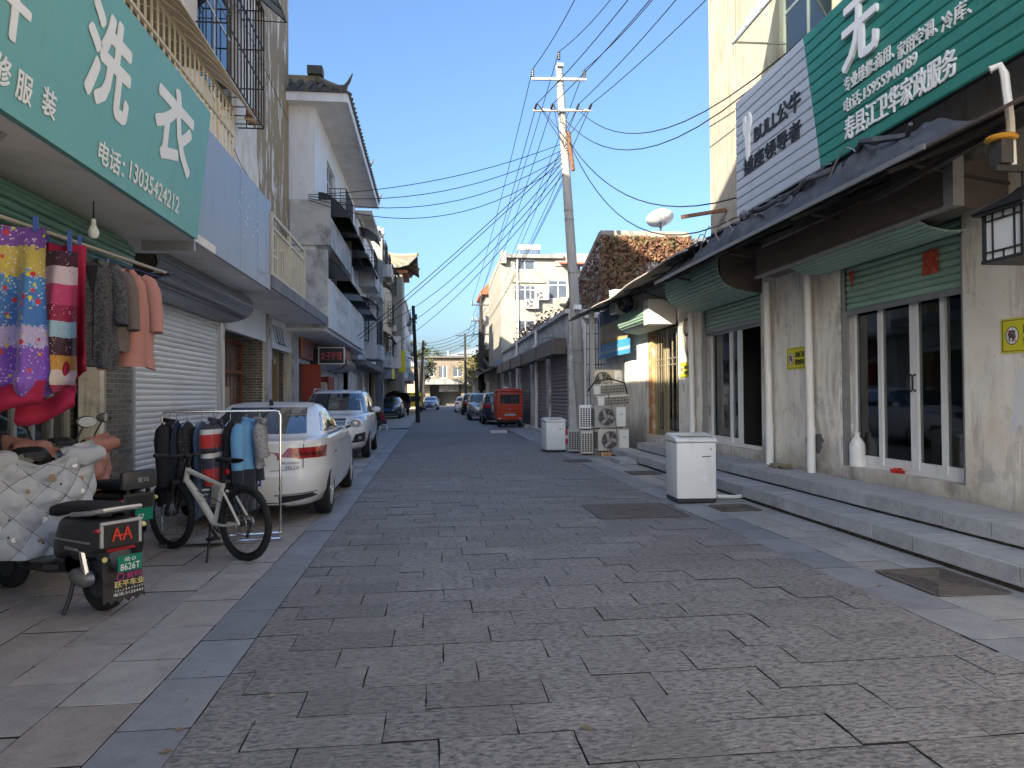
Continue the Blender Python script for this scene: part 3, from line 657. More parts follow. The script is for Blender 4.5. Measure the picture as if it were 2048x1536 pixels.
def shop_door(parent, y0, y1, z0, z1, x, posts, open_gap=None, m='alu_white'):
    """glazed shop doors: posts = list of (y, width) counted from the far end"""
    b = MB()
    b.box(x - .03, x + .03, y0, y1, z0, z0 + .06).box(x - .03, x + .03, y0, y1, z1 - .05, z1)
    d = b.build('door_frame', m, parent, world=True)
    for y, w in posts: Wb('door_stile', m, d, (x - .035, x + .035, y - w / 2, y + w / 2, z0 + .061, z1 - .051))
    for i in range(len(posts) - 1):
        ya, yb = posts[i][0] - posts[i][1] / 2, posts[i + 1][0] + posts[i + 1][1] / 2
        if open_gap is not None and i == open_gap: continue
        Wb('door_glass', 'glass_door', d, (x - .004, x + .004, yb, ya, z0 + .061, z1 - .051))
        Wb('bottom_rail', m, d, (x - .02, x + .02, yb, ya, z0 + .061, z0 + .15))
    return d
# shop 1: half-raised green shutter, four glazed leaves
dz0 = .53
Wb('door_sill', 'plaster_shop', rb, (WX + .004, WX + .40, S1[0] + .002, S1[1] - .03, .34, dz0))
ys = [atX(px, 760, WX + .2).y for px in (1722, 1765, 1833, 1892, 1928)]
d1 = shop_door(rb, S1[0] + .02, S1[1] - .03, dz0, 3.0, WX + .2, [(S1[1] - .07, .08), (ys[1], .075), (ys[2], .13), (ys[3], .075), (S1[0] + .06, .06)])
for s in (-1, 1):
    yy = ys[2] + s * .035; zz = 1.62
    MB().tube([(WX + .165, yy, zz + .10), (WX + .12, yy, zz + .075), (WX + .11, yy + s * .02, zz), (WX + .12, yy, zz - .075), (WX + .165, yy, zz - .10)], .011, 6).build('door_handle', 'iron_black', d1, world=True)
shutter(rb, 'x', WX + .10, S1[0] + .04, S1[1] - .04, 2.62, 3.45, 'shutter_green', .083, .022, rails='galv', bottom='galv')
Wb('guide_rail', 'galv', rb, (WX + .02, WX + .12, S1[0] - .005, S1[0] + .05, .37, 3.3)); Wb('guide_rail', 'galv', rb, (WX + .02, WX + .12, S1[1] - .06, S1[1] - .026, .37, 3.3))
# shop 2: sliding door part open, shutter raised into a green curved box
Wb('door_sill', 'plaster_shop', rb, (WX + .004, WX + .40, S2[0] + .002, S2[1] - .03, .34, .52))
ys2 = [atX(px, 760, WX + .22).y for px in (1428, 1465, 1481, 1515)]
shop_door(rb, S2[0] + .02, S2[1] - .03, .52, 2.75, WX + .22, [(ys2[0] + .05, .06), (ys2[1], .09), (ys2[2], .08), (S2[0] + .08, .08)], open_gap=2)
shutter(rb, 'x', WX + .10, S2[0] + .04, S2[1] - .04, 2.80, 3.4, 'shutter_green', .083, .022, rails='galv', bottom='galv')
Wb('guide_rail', 'galv', rb, (WX + .02, WX + .12, S2[0] - .005, S2[0] + .05, .37, 3.3)); Wb('guide_rail', 'galv', rb, (WX + .02, WX + .12, S2[1] - .06, S2[1] - .026, .37, 3.3))
ob = MB().sphere((6.4, 12.35, .52), (.17, .17, .17), 14, 8).build('orange_bucket', mat('orange_plastic', (.62, .10, .015), .5)); tag(ob, 'round orange plastic tub on the floor inside the open shop door', 'tub')

# shutter boxes (hoods)
h1 = MB()
hx0, hx1 = 4.86, WX - .004
h1.prism([(hx0, 3.27), (hx0, 3.66), (hx1, 3.80), (hx1, 3.40), (5.2, 3.26)], 'y', 6.2, 10.2)
hood = h1.build('shutter_hood', 'hood_brown', rb, world=True)
rib = MB().box(-.004, .004, -2.0, 2.0, -.006, .006).mesh('rib', 'hood_brown')
for k in range(8): inst(rib, 'rib', hood, (hx0 - .006, 8.2, 3.32 + k * .045))
Wb('hood_trim', 'galv', hood, (hx0 - .03, hx0 + .03, 6.2, 10.2, 3.235, 3.268))
Wb('hood_end_post', 'galv', hood, (hx0 - .05, hx0 + .06, 6.06, 6.19, 3.24, 3.72))
for i, zz in enumerate((3.262, 3.262)):
    pass
slats_curve(rb, 'under', 'shutter_green', [(4.92, 3.25), (5.05, 3.20), (5.18, 3.17), (5.32, 3.16), (5.47, 3.18)], 6.7, 9.3)
hb = MB(); prof = [(5.495, 3.98), (4.98, 3.98), (4.80, 3.86), (4.74, 3.70), (4.76, 3.52), (4.86, 3.36), (5.02, 3.27), (5.22, 3.22), (5.495, 3.20)]
Wb_ = MB().prism([(x + .02, z) for x, z in prof][::-1], 'y', 11.35, 14.05).build('shutter_hood', 'hood_brown', rb, world=True)
slats_curve(Wb_, 'box', 'shutter_green', [(x - .01, z) for x, z in prof[1:]], 11.36, 14.04)
# upstairs window with glass canopy
wn = window_x(rb, WX + .08, UW[0], UW[1], UW[2], UW[3], mull=1, trans=.62, glass='glass_blue')
window_x(rb, WX + .08, UW2[0], UW2[1], UW2[2], UW2[3], mull=1, trans=.68); window_x(rb, WX + .08, UW[0], UW[1], 10.2, 12.0, mull=1, trans=.68)
cn = MB(); 
ca, cb = Vector((WX - .01, 8.9, 9.05)), Vector((WX - 1.0, 8.9, 8.15))
cy0, cy1, cz1, cz0 = 8.5, 10.45, 8.30, 6.95
cn.add([(WX - .02, cy0, cz1), (WX - .02, cy1, cz1), (WX - .85, cy1, cz0), (WX - .85, cy0, cz0)], [(0, 1, 2, 3)])
c_ = cn.build('window_canopy', mat('canopy_green', (.30, .48, .42), .3, trans=.35, spec=.5), rb, world=True)
fb = MB()
for i in range(5):
    y = cy0 + (cy1 - cy0) * i / 4; fb.bar((WX - .01, y, cz1 - .02), (WX - .86, y, cz0 - .02), .03)
for t in (0.35, .7, 1): fb.bar((WX - .85 * t, cy0, cz1 - (cz1 - cz0) * t - .03), (WX - .85 * t, cy1, cz1 - (cz1 - cz0) * t - .03), .026)
for y in (cy0, cy1): fb.bar((WX, y, cz0 + .01), (WX - .85, y, cz0), .024)
fb.build('canopy_frame', 'galv', c_, world=True)
pipe_v = MB().tube([(WX - .05, 8.75, 13.4), (WX - .05, 8.75, 6.3)], .04, 8).build('drain_pipe', 'pvc', rb, world=True)
# conduit lines on the wall
MB().tube([(WX - .02, 12.2, 13), (WX - .02, 12.25, 6.2)], .008, 5).build('wall_conduit', 'plaster_sun', rb, world=True)

MB().bar((WX - .02, 12.7, 4.95), (WX - .75, 13.1, 4.90), .07, .06).build('service_bracket', 'rust', rb, world=True)
# big plank sign
SX = 4.80
sg = thing('shop_sign', 'long green and grey plank shop sign with white Chinese lettering above right shops', 'sign', (SX, 8, 4.3))
tl, bl = atX(1475, 193, SX), atX(1471, 432, SX); st, sbm = atX(1606, 85, SX), atX(1642, 338, SX)
zt, zb = 6.13, 4.29; yL = 10.72; yR = 3.2; npl = 13; ph = (zt - zb) / npl
Wb('sign_frame', 'iron_dark', sg, (SX + .03, SX + .12, yR, yL - .01, zb + .02, zt - .02))
for i in range(npl):
    z0 = zb + i * ph; z1 = z0 + ph * .965
    s0 = sbm.y + (st.y - sbm.y) * (z0 - zb) / (zt - zb); s1 = sbm.y + (st.y - sbm.y) * (z1 - zb) / (zt - zb)
    for nm, m, a0, a1, b0, b1 in (('sign_plank', 'sign_grey', s0 + .012, s1 + .012, yL, yL), ('sign_plank', 'sign_green', yR, yR, s0, s1)):
        q = MB(); e = .012
        f = [(a0, z0), (b0, z0), (b1, z1), (a1, z1)]
        zc0, zc1 = z0 + ph * .12, z1 - ph * .12
        vs = [(SX + .028, y, z) for y, z in f] + [(SX + e, y, z) for y, z in f] + [(SX, a0, zc0), (SX, b0, zc0), (SX, b1, zc1), (SX, a1, zc1)]
        q.add(vs, [(0, 1, 5, 4), (1, 2, 6, 5), (2, 3, 7, 6), (3, 0, 4, 7), (4, 5, 9, 8), (5, 6, 10, 9), (6, 7, 11, 10), (7, 4, 8, 11), (8, 9, 10, 11), (3, 2, 1, 0)])
        q.build(nm, m, sg, world=True)
U, V = (0, -1, 0), (0, 0, 1)
def sign_text(s, a, b, h, m, x=SX, ex=.03, bold=.02, parent=sg):
    pa, pb = atX(*a, x), atX(*b, x); w = abs(pa.y - pb.y)
    return text(s, parent, m, ((x), (pa.y + pb.y) / 2, (pa.z + pb.z) / 2), U, V, h, w, ex, bold)
sign_text('无', (1690, 78), (1758, 38), .72, 'letter_white', ex=.04, bold=.025)
sign_text('专业维修:商用、', (1690, 166), (1790, 106), .17, 'letter_raised', ex=.014, bold=.010); sign_text('家用空调、', (1797, 101), (1877, 52), .17, 'letter_raised', ex=.014, bold=.010); sign_text('冷库、', (1885, 47), (1945, 10), .17, 'letter_raised', ex=.014, bold=.010)
sign_text('电话:15955940789', (1690, 205), (1836, 123), .165, 'letter_raised', ex=.014, bold=.010)
sign_text('寿县江卫华家政服务', (1692, 252), (1915, 130), .27, 'letter_white', ex=.018, bold=.016)
sign_text('BULL公牛', (1510, 262), (1602, 204), .27, 'letter_black', ex=.018, bold=.02)
sign_text('插座领导者', (1489, 330), (1603, 262), .24, 'letter_black', ex=.018, bold=.016)
wr = atX(1497, 272, SX)      # the spanner emblem
b = MB(); yc, zc = wr.y, wr.z; ex = SX - .03
prof = [(.045, -.36), (.07, -.1), (.075, .02), (.13, .12), (.14, .24), (.09, .33), (.05, .34), (.045, .22), (-.045, .20), (-.05, .32), (-.10, .31), (-.14, .22), (-.13, .10), (-.075, .0), (-.06, -.1), (-.03, -.36), (0, -.40)]
b.prism([(yc - y, zc + z) for y, z in prof], 'x', ex, SX - .002); b.build('emblem', 'letter_raised', sg, world=True)

# awning below the sign: metal frame, thin sheet, heaped dark tarpaulin
aw = thing('shop_awning', 'dark metal framed awning heaped with black tarpaulin under the plank sign', 'awning', (4.8, 9.5, 3.6))
AX, AZ = 4.2, 3.62
MB().add([(AX, 3.0, AZ), (AX, 13.0, AZ), (WX - .01, 13.0, 4.18), (WX - .01, 3.0, 4.18), (AX, 3.0, AZ - .02), (AX, 13.0, AZ - .02), (WX - .01, 13.0, 4.16), (WX - .01, 3.0, 4.16)], [(0, 1, 2, 3), (7, 6, 5, 4), (0, 4, 5, 1), (1, 5, 6, 2), (2, 6, 7, 3), (3, 7, 4, 0)]).build('sheet', 'hood_brown', aw, world=True)
Wb('edge_strip', 'galv', aw, (AX - .022, AX - .002, 5.6, 13.02, AZ - .035, AZ + .012))
fr = MB()
for y in (6.2, 8.0, 10.3, 12.6):
    fr.bar((AX + .05, y, AZ - .05), (WX, y, 4.08), .04); fr.bar((AX + .3, y, AZ + .02), (WX, y, 3.5), .03)
for t in (.25, .55): fr.bar((AX + (WX - AX) * t, 3.0, AZ - .05 + .56 * t), (AX + (WX - AX) * t, 13.0, AZ - .05 + .56 * t), .035)
fr.bar((AX + .35, 5.1, 3.62), (AX + .35, 6.9, 3.50), .05)
fr.build('frame', 'iron_dark', aw, world=True)
def heap(name, parent, cx, cy, cz, sx, sy, sz, seed, m='tarp'):
    r = random.Random(seed); ph = [r.uniform(0, 6) for _ in range(8)]
    def f(u, v):
        a = 2 * math.pi * u; e = math.pi * (v - .5)
        w = 1 + .22 * math.sin(3 * a + ph[0] + 4 * v) + .16 * math.sin(7 * a + ph[1] + 9 * v) + .14 * math.sin(11 * v * 2 + ph[2]) + .10 * math.sin(13 * a + ph[3] - 14 * v)
        return Vector((cx + sx * w * math.cos(a) * math.cos(e), cy + sy * w * math.sin(a) * math.cos(e), cz + sz * w * math.sin(e)))
    b = MB().grid(40, 20, f, wrapu=True); return b.build(name, m, parent, world=True, smooth=True, angle=50)
def drape(y0, y1, seed, h=.30):
    def f(u, v):
        y = y0 + (y1 - y0) * v; x = AX + .12 + (.80 + .12 * math.sin(y * 1.7)) * u; q = Vector((x * 3.2, y * 1.9, seed * 7.0)); w = Vector((x * 9, y * 7, seed * 3.0))
        e = math.sin(math.pi * min(1, max(0, v)) ) ** .35 * math.sin(math.pi * u) ** .5
        z = AZ + .56 * (x - AX) / (WX - AX) + e * (.06 + h * abs(mnoise.noise(q)) * 1.3 + .10 * abs(mnoise.noise(w)) + .10 * (1 + mnoise.noise(Vector((0, y * .8, seed)))))
        return Vector((x + .06 * mnoise.noise(w), y + .06 * mnoise.noise(q * 1.7), z + .012))
    MB().grid(36, int((y1 - y0) * 22), f).build('tarpaulin', 'tarp', aw, world=True, smooth=True, recalc=False, angle=80)
drape(8.6, 12.95, 1); drape(5.9, 8.8, 2, .22)
def strip_rope(y0, seed):
    MB().tube([(AX + .3 + .25 * mnoise.noise(Vector((k * .6, seed, 0))), y0 + k * .22, AZ + .42 + .10 * mnoise.noise(Vector((k * .5, seed, 4)))) for k in range(14)], [.02 + .03 * abs(mnoise.noise(Vector((k * .8, seed, 9)))) for k in range(14)], 6).build('tarpaulin', 'tarp', aw, world=True, smooth=True)
for k in range(5): strip_rope(6.2 + 1.3 * k, k)
wires = MB()
for k in range(9):
    y = 7 + k * .68; wires.tube([(4.5 + .1 * math.sin(k), y + t * .12, 4.0 + .18 * math.sin(t * .7 + k)) for t in range(9)], .009, 4)
wires.build('loose_wire', 'cable_grey', aw, world=True)

# white rain pipes
def rain_pipe(label, px_top, px_bot, x, r=.055, z1=3.3):
    yb = atX(*px_bot, x).y; yt = yb + .05
    p = thing('rain_pipe', label, 'pipe', (x, yb, .37), group='white rain pipes on the right wall')
    MB().cyl((x, yt, z1), (x, yb, .95), r, n=14).build('pipe', 'pvc', p, world=True, smooth=True)
    MB().cyl((x, yb, .949), (x, yb, .37), r * 1.08, n=14).build('lower_pipe', 'pvc_white', p, world=True, smooth=True)
    MB().cyl((x, yb, .91), (x, yb, 1.02), r * 1.2, n=14).build('collar', 'pvc', p, world=True, smooth=True)
rain_pipe('white rain pipe beside the notice, nearer to the four-leaf glass door', (1605, 545), (1623, 955), WX - .10)
rain_pipe('white rain pipe at the open sliding door, right beside its frame', (1530, 555), (1540, 938), WX - .10)
rain_pipe('farthest white rain pipe, behind the near washing machine', (1380, 640), (1385, 860), WX - .10, z1=3.2)

# notices
for lab, a, b_, z in (('yellow no parking notice partly cut by the right picture edge below the lantern', 2003, 2110, (635, 685)), ('yellow no parking notice between the two white rain pipes', 1575, 1607, (700, 733)), ('small yellow no parking notice beside the gold framed door', 1361, 1377, (727, 750))):
    pa, pb = atX(a, z[0], WX), atX(b_, z[1], WX); zc = 2.04
    notice(lab, WX - .004, pa.y, max(pb.y - .12, pa.y - .62), zc - .165, zc + .165)

# red paper charm on the shutter
rp_ = Wb('red_paper_charm', mat('paper_red', (.35, .03, .02), .6, layers=[((.45, .20, .05), 30, .5, .62, .9)]), None, (WX + .055, WX + .058, atX(1875, 500, WX + .05).y, atX(1843, 500, WX + .05).y, 2.83, 3.10)); tag(rp_, 'red and gold paper charm stuck on the green shutter', 'charm')
rp2 = MB().add([(WX + .05, 8.93, 3.12), (WX + .05, 8.80, 3.14), (WX + .05, 8.86, 2.86)], [(0, 1, 2)]).build('red_paper_pennant', 'paper_red'); tag(rp2, 'torn red paper triangle at the far end of the green shutter', 'charm')
# jug, red rag, dead leaves
jug = thing('water_jug', 'white translucent plastic jug standing on the shop door sill', 'jug', (WX + .12, 8.9, .53))
MB().lathe([(.0, 0), (.095, 0), (.10, .02), (.10, .25), (.095, .30), (.06, .36), (.035, .39), (.035, .42), (0, .42)], n=18).build('body', 'white_plastic', jug, smooth=True)
MB().cyl((0, 0, .42), (0, 0, .45), .038, n=12).build('cap', 'pvc_white', jug); MB().tube([(-.03, -.03, .38), (-.09, -.05, .36), (-.1, -.06, .28)], .014, 6).build('handle', 'pvc_white', jug)
rag = heap('red_rag', None, WX + .10, 8.05, .555, .05, .10, .028, 77, mat('rag_red', (.5, .03, .02), .8)); tag(rag, 'crumpled red rag on the door sill beside the white jug', 'rag')
lv = heap('dry_leaves', None, 5.3, 10.35, .395, .12, .22, .03, 78, mat('leaf_dry', (.22, .20, .12), .9)); tag(lv, 'small heap of dry leaves between the two rain pipes', 'leaves')

# lantern on a bracket
LX, LY = 4.55, 4.98
la = thing('wall_lantern', 'black square lantern with frosted panes and pagoda roof on a wall arm', 'lantern', (LX, LY, 2.53))
hw = .185; zt_, zb_ = .38, .02
b = MB()
for sx in (-1, 1):
    for sy in (-1, 1): b.box(sx * hw - .014, sx * hw + .014, sy * hw - .014, sy * hw + .014, 0, zt_)
b.box(-hw - .02, hw + .02, -hw - .02, hw + .02, -.015, .012)
b.build('frame', 'iron_black', la)
for k in range(4):
    m = Matrix.Rotation(k * math.pi / 2, 4, 'Z')
    MB().box(-hw + .014, hw - .014, -hw + .004, -hw + .008, .012, zt_).xf(m).build('pane', mat('frosted%d' % k, (.56, .58, .60), .45), la)
    g = MB()
    for x in (-.105, .105): g.box(x - .006, x + .006, -hw - .006, -hw + .003, .012, zt_)
    for z in (.072, .318): g.box(-hw + .014, hw - .014, -hw - .0075, -hw + .0025, z - .006, z + .006)
    for x in (0,):
        for z0, z1 in ((.012, .066), (.324, zt_)): g.box(x - .005, x + .005, -hw - .006, -hw + .003, z0, z1)
    g.xf(m).build('muntin', 'iron_black', la)
def roof_f(u, v):
    a = 2 * math.pi * (u + .125); rr = .225 * (1 - v) ** 1.5 + .035
    c, s_ = math.cos(a), math.sin(a); k = 1 / max(abs(c), abs(s_))
    return Vector((rr * c * k, rr * s_ * k, zt_ + .006 + .17 * v ** .8))
MB().grid(32, 8, roof_f, wrapu=True).build('roof', 'iron_black', la, smooth=True, angle=30)
MB().box(-.245, .245, -.245, .245, zt_ - .012, zt_ + .006).build('eave', 'iron_black', la)
MB().cyl((0, 0, .53), (0, 0, .67), .022, n=10).build('stem', 'iron_black', la)
MB().box(-.25, WX - LX, -.02, .02, .67, .72).build('arm', 'iron_black', la)
MB().box(-.24, -.14, -.06, .06, .72, .90).build('arm_cap', 'iron_dark', la)
MB().lathe([(0, 0), (.10, .005), (.115, .02), (.10, .04), (0, .045)], (-.19, 0, .90), 20).build('cap_disc', mat('cap_yellow', (.56, .27, .03), .5), la, smooth=True)
cp = MB().tube([(LX - .1, LY, 3.25), (LX - .12, LY - .01, 3.6), (LX - .16, LY - .01, 3.95), (LX - .19, LY + .0, 4.02), (LX - .24, LY + .04, 4.0)], .030, 8).build('flexible_conduit', 'pvc', None, smooth=True); tag(cp, 'taped white conduit rising from the lantern arm', 'conduit')

# ------------------------------------------------------------------ low shop beyond
ls = thing('low_shop', 'single storey plaster shop with gold framed door and curved green shutter box', 'building', (7.5, 17.7, 0))
S3 = (15.45, 17.75)
wall('x', WX, .25, 14.902, 22.2, 0, 4.1, [(S3[0], S3[1], .36, 3.2)]).build('wall', 'plaster_shop', ls, world=True)
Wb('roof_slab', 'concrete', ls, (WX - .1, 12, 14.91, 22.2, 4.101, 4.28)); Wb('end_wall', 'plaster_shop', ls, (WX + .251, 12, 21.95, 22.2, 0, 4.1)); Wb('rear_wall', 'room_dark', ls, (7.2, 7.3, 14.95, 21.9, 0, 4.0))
Wb('door_sill', 'concrete', ls, (WX - .05, WX + .3, S3[0] + .002, S3[1] - .002, .30, .50))
shop_door(ls, S3[0] + .02, S3[1] - .35, .50, 3.1, WX + .12, [(S3[1] - .38, .08), (S3[1] - 1.05, .12), (S3[1] - 1.25, .07), (S3[0] + .06, .08)], m='alu_gold')
b = MB()
for z in (2.2, 2.35): b.box(WX + .10, WX + .113, S3[0] + .1, S3[1] - .45, z, z + .03)
for y in (S3[1] - .6, S3[1] - .8, S3[0] + .4, S3[0] + .7): b.box(WX + .10, WX + .1125, y, y + .02, .7, 3.0)
b.build('door_muntin', 'alu_gold', ls, world=True)
Wb('door_reveal', mat('brick_orange', (.40, .22, .10), .85, layers=[((.55, .45, .33), 5, .5, .6, .9), ((.25, .13, .07), 9, .5, .7, .8)]), ls, (WX + .01, WX + .24, S3[1] - .33, S3[1] - .02, .51, 3.15))
prof3 = [(5.495, 3.55), (5.12, 3.62), (4.94, 3.58), (4.86, 3.44), (4.90, 3.26), (5.05, 3.16), (5.25, 3.12), (5.495, 3.10)]
hd3 = MB().prism([(x + .02, z) for x, z in prof3][::-1], 'y', 15.9, 18.25).build('shutter_hood', 'hood_brown', ls, world=True)
slats_curve(hd3, 'box', 'shutter_green', [(x - .012, z) for x, z in prof3[1:]], 15.91, 18.24)
Wb('hood_end_panel', mat('panel_cream', (.62, .59, .52), .6), hd3, (4.84, 5.48, 15.52, 15.88, 3.10, 3.66))
MB().tube([(WX - .06, 14.75 + .16 * math.cos(t * .52), 2.95 + .18 * math.sin(t * .52)) for t in range(12)], .02, 6, closed=True).build('cable_coil', 'cable', ls, world=True)
b = MB()
for k in range(7): b.tube([(WX - .04, 14.6 + .1 * k, 3.4), (WX - .08, 14.7 + .07 * k, 3.1), (WX - .05, 14.8 + .05 * k, 2.7 + .1 * math.sin(k * 2)), (WX - .03, 14.7, 2.2)], .007, 4)
b.build('loose_wire', 'cable_grey', ls, world=True)
# awning of the low shop: pale sagging sheet
la2 = thing('shop_awning', 'sagging pale sheet awning over the low shop with the blue banner', 'awning', (4.8, 16, 3.9))
def aw_f(u, v): y = 11.3 + 10.4 * u; return Vector((4.2 + 1.29 * v, y, 3.9 + .42 * v + .04 * math.sin(u * 9) - .10 * u + .02 * math.sin(v * 7 + u * 23)))
b = MB().grid(22, 6, aw_f); b.grid(22, 6, lambda u, v: aw_f(u, v) - Vector((0, 0, .02))); b.build('sheet', 'awning_sheet', la2, world=True, smooth=True, recalc=False)
MB().tube([aw_f(i / 20, 0) + Vector((-.01, 0, -.01)) for i in range(21)], .018, 5).build('edge_strip', 'awning_edge', la2, world=True)
fr = MB()
for y in (13.4, 15.4, 17.4, 19.3): fr.bar((4.25, y, 3.80), (WX, y, 4.15), .035); fr.bar((4.5, y, 3.85), (WX, y, 3.55), .025)
fr.bar((4.8, 11.4, 3.98), (4.8, 19.4, 3.98), .03)
fr.build('frame', 'iron_dark', la2, world=True)
ps = MB().box(4.28, 4.40, 19.0, 19.12, -.01, 3.8).build('awning_post', 'galv', la2, world=True)
# banner
bY0, bY1 = atX(1258, 640, 5.2).y, atX(1194, 660, 5.2).y
bn = thing('hanging_banner', 'faded blue and yellow hanging shop banner under the pale awning', 'banner', (5.2, (bY0 + bY1) / 2, 2.6))
m = bpy.data.materials.new('banner_print'); m.use_nodes = True; MATS['banner_print'] = m
t = m.node_tree; L = t.links.new; gp = N(t, 'ShaderNodeNewGeometry'); sp = N(t, 'ShaderNodeSeparateXYZ'); L(gp.outputs['Position'], sp.inputs[0])
mr = N(t, 'ShaderNodeMapRange'); mr.inputs['From Min'].default_value = 2.6; mr.inputs['From Max'].default_value = 4.1; L(sp.outputs['Z'], mr.inputs[0])
cr = N(t, 'ShaderNodeValToRGB'); L(mr.outputs[0], cr.inputs[0]); cr.color_ramp.interpolation = 'CONSTANT'
els = [(0, (.06, .25, .52)), (.10, (.30, .45, .55)), (.15, (.05, .27, .56)), (.30, (.48, .33, .14)), (.36, (.60, .50, .36)), (.62, (.52, .42, .30)), (.68, (.05, .12, .25)), (.86, (.10, .16, .26))]
cr.color_ramp.elements[0].position = 0; cr.color_ramp.elements[0].color = lin(els[0][1]); cr.color_ramp.elements[1].position = els[1][0]; cr.color_ramp.elements[1].color = lin(els[1][1])
for p_, c in els[2:]: e = cr.color_ramp.elements.new(p_); e.color = lin(c)
L(cr.outputs[0], t.nodes['Principled BSDF'].inputs['Base Color'])
b = MB()
def bf(u, v): y = bY0 + (bY1 - bY0) * u; return Vector((5.22 + .02 * math.sin(u * 14), y, 2.62 + 1.45 * v))
b.grid(16, 4, bf); b.grid(16, 4, lambda u, v: bf(u, v) + Vector((.008, 0, 0))); b.build('cloth', 'banner_print', bn, world=True, smooth=True, recalc=False)
for q, yq in enumerate((bY1 - .45, bY1 - .95)): Wb('print_stripe', ('paper_white', 'letter_faint')[q], bn, (5.185, 5.19, yq, yq + .10, 2.68, 3.95))
worn_lettering(3, bn, 'letter_faint', (5.18, (bY0 + bY1) / 2, 3.35), U, V, .36, 1.3, seed=2)
worn_lettering(6, bn, 'paper_white', (5.18, (bY0 + bY1) / 2 - .1, 2.88), U, V, .14, 1.5, seed=3)
# outdoor unit on the wall over the banner and wall box
# ------------------------------------------------------------------ left-hand side buildings
LXW = -4.2
def atP(px, py, p, n):
    d = ray(px, py); n = Vector(n); return O3 + d * ((Vector(p) - O3).dot(n) / d.dot(n))
la_ = thing('apartment_building', 'peeling tan and white apartment block above the laundry on the left', 'building', (-7, 8, 0))
GW = (13.3, 15.9, 7.45, 9.9)
wall('x', LXW, -.28, -8, 21.5, 3.72, 14.5, [GW, (8.6, 11.4, 4.4, 6.9), (18.3, 20.4, 3.9, 6.0), (3.1, 8.35, 8.15, 14.5), (0, 3.1, 10.4, 14.5), (-8, 0, 12.4, 14.5)]).build('upper_wall', 'plaster_peel', la_, world=True)  # unseen top cut in steps, shaped for where sun reaches the right side
def brown_band(m, c, y0, k):
    t = m.node_tree; L = t.links.new; b = t.nodes['Principled BSDF']; src = b.inputs['Base Color'].links[0].from_socket
    gp = N(t, 'ShaderNodeNewGeometry'); sp = N(t, 'ShaderNodeSeparateXYZ'); L(gp.outputs['Position'], sp.inputs[0])
    mp = N(t, 'ShaderNodeMapping'); mp.inputs['Scale'].default_value = (1, 1.3, .33); L(gp.outputs['Position'], mp.inputs['Vector'])
    nz = N(t, 'ShaderNodeTexNoise'); nz.inputs['Scale'].default_value = 1.0; nz.inputs['Detail'].default_value = 9; nz.inputs['Roughness'].default_value = .68; L(mp.outputs[0], nz.inputs['Vector'])
    a = N(t, 'ShaderNodeMath', operation='MULTIPLY_ADD'); a.inputs[1].default_value = k; L(nz.outputs['Fac'], a.inputs[0]); L(sp.outputs['Y'], a.inputs[2])
    mr = N(t, 'ShaderNodeMapRange'); mr.inputs['From Min'].default_value = y0 + k * .5; mr.inputs['From Max'].default_value = y0 + k * .5 + .12; L(a.outputs[0], mr.inputs[0])
    nz2 = N(t, 'ShaderNodeTexNoise'); nz2.inputs['Scale'].default_value = 2.4; nz2.inputs['Detail'].default_value = 9; nz2.inputs['Roughness'].default_value = .7; L(mp.outputs[0], nz2.inputs['Vector'])
    m3 = N(t, 'ShaderNodeMapRange'); m3.inputs['From Min'].default_value = .57; m3.inputs['From Max'].default_value = .55; L(nz2.outputs['Fac'], m3.inputs[0])
    mu = N(t, 'ShaderNodeMath', operation='MULTIPLY'); L(mr.outputs[0], mu.inputs[0]); L(m3.outputs[0], mu.inputs[1])
    mx = N(t, 'ShaderNodeMix', data_type='RGBA'); mx.inputs[7].default_value = lin(c); L(mu.outputs[0], mx.inputs[0]); L(src, mx.inputs[6]); L(mx.outputs[2], b.inputs['Base Color'])
brown_band(MATS['plaster_peel'], (.33, .245, .145), 17.6, 3.2)
Wb('end_wall', 'plaster_peel', la_, (-12, LXW - .281, 21.2, 21.499, 0, 14.5))
Wb('flat_roof', 'concrete', la_, (-12, LXW - .281, 8.35, 21.19, 14.2, 14.4)); Wb('lower_roof', 'concrete', la_, (-12, LXW - .281, 3.1, 8.34, 7.9, 8.1)); Wb('step_wall', 'plaster_peel', la_, (-12, LXW - .282, 8.35, 8.6, 8.0, 14.19)); Wb('lower_roof', 'concrete', la_, (-5.3, LXW - .281, 0, 3.09, 10.2, 10.38)); Wb('lower_roof', 'concrete', la_, (-6.6, LXW - .281, -8, -.01, 12.2, 12.38))  # unseen stepped roofs, kept shallow so sun passes to the low shop
Wb('room_back', 'room_dark', la_, (-6.6, -6.5, 8.6, 21.1, 3.7, 14.1), (-6.6, -6.5, -8, 21.1, 0, 3.69), (-6.5, LXW - .281, -8, 21.1, 3.5, 3.6))
wall('x', LXW, -.26, -8, 22.9, 0, 3.718, [(4.6, 9.55, 0, 3.1), (10.5, 14.7, 0, 3.15), (15.0, 18.3, 0, 2.95), (18.85, 21.65, 0, 2.85)]).build('ground_floor_wall', 'plaster_shop', la_, world=True)
Wb('recess_back', 'room_mid', la_, (-5.0, -4.85, 14.9, 22.6, 0, 3.3)); Wb('recess_side', 'mortar', la_, (-4.84, LXW - .262, 18.305, 18.45, 0, 3.0), (-4.84, LXW - .262, 21.655, 21.8, 0, 2.9))
# rendered lintels, columns
Wb('lintel', 'plaster_white', la_, (LXW + .002, LXW + .05, 15.0, 18.35, 2.9, 3.6)); Wb('lintel', 'plaster_white', la_, (LXW + .002, LXW + .05, 18.85, 21.65, 2.8, 3.58))
for y0, y1 in ((18.38, 18.82), (21.68, 22.2)): Wb('column', 'concrete', la_, (LXW + .003, LXW + .10, y0, y1, 0, 3.6))
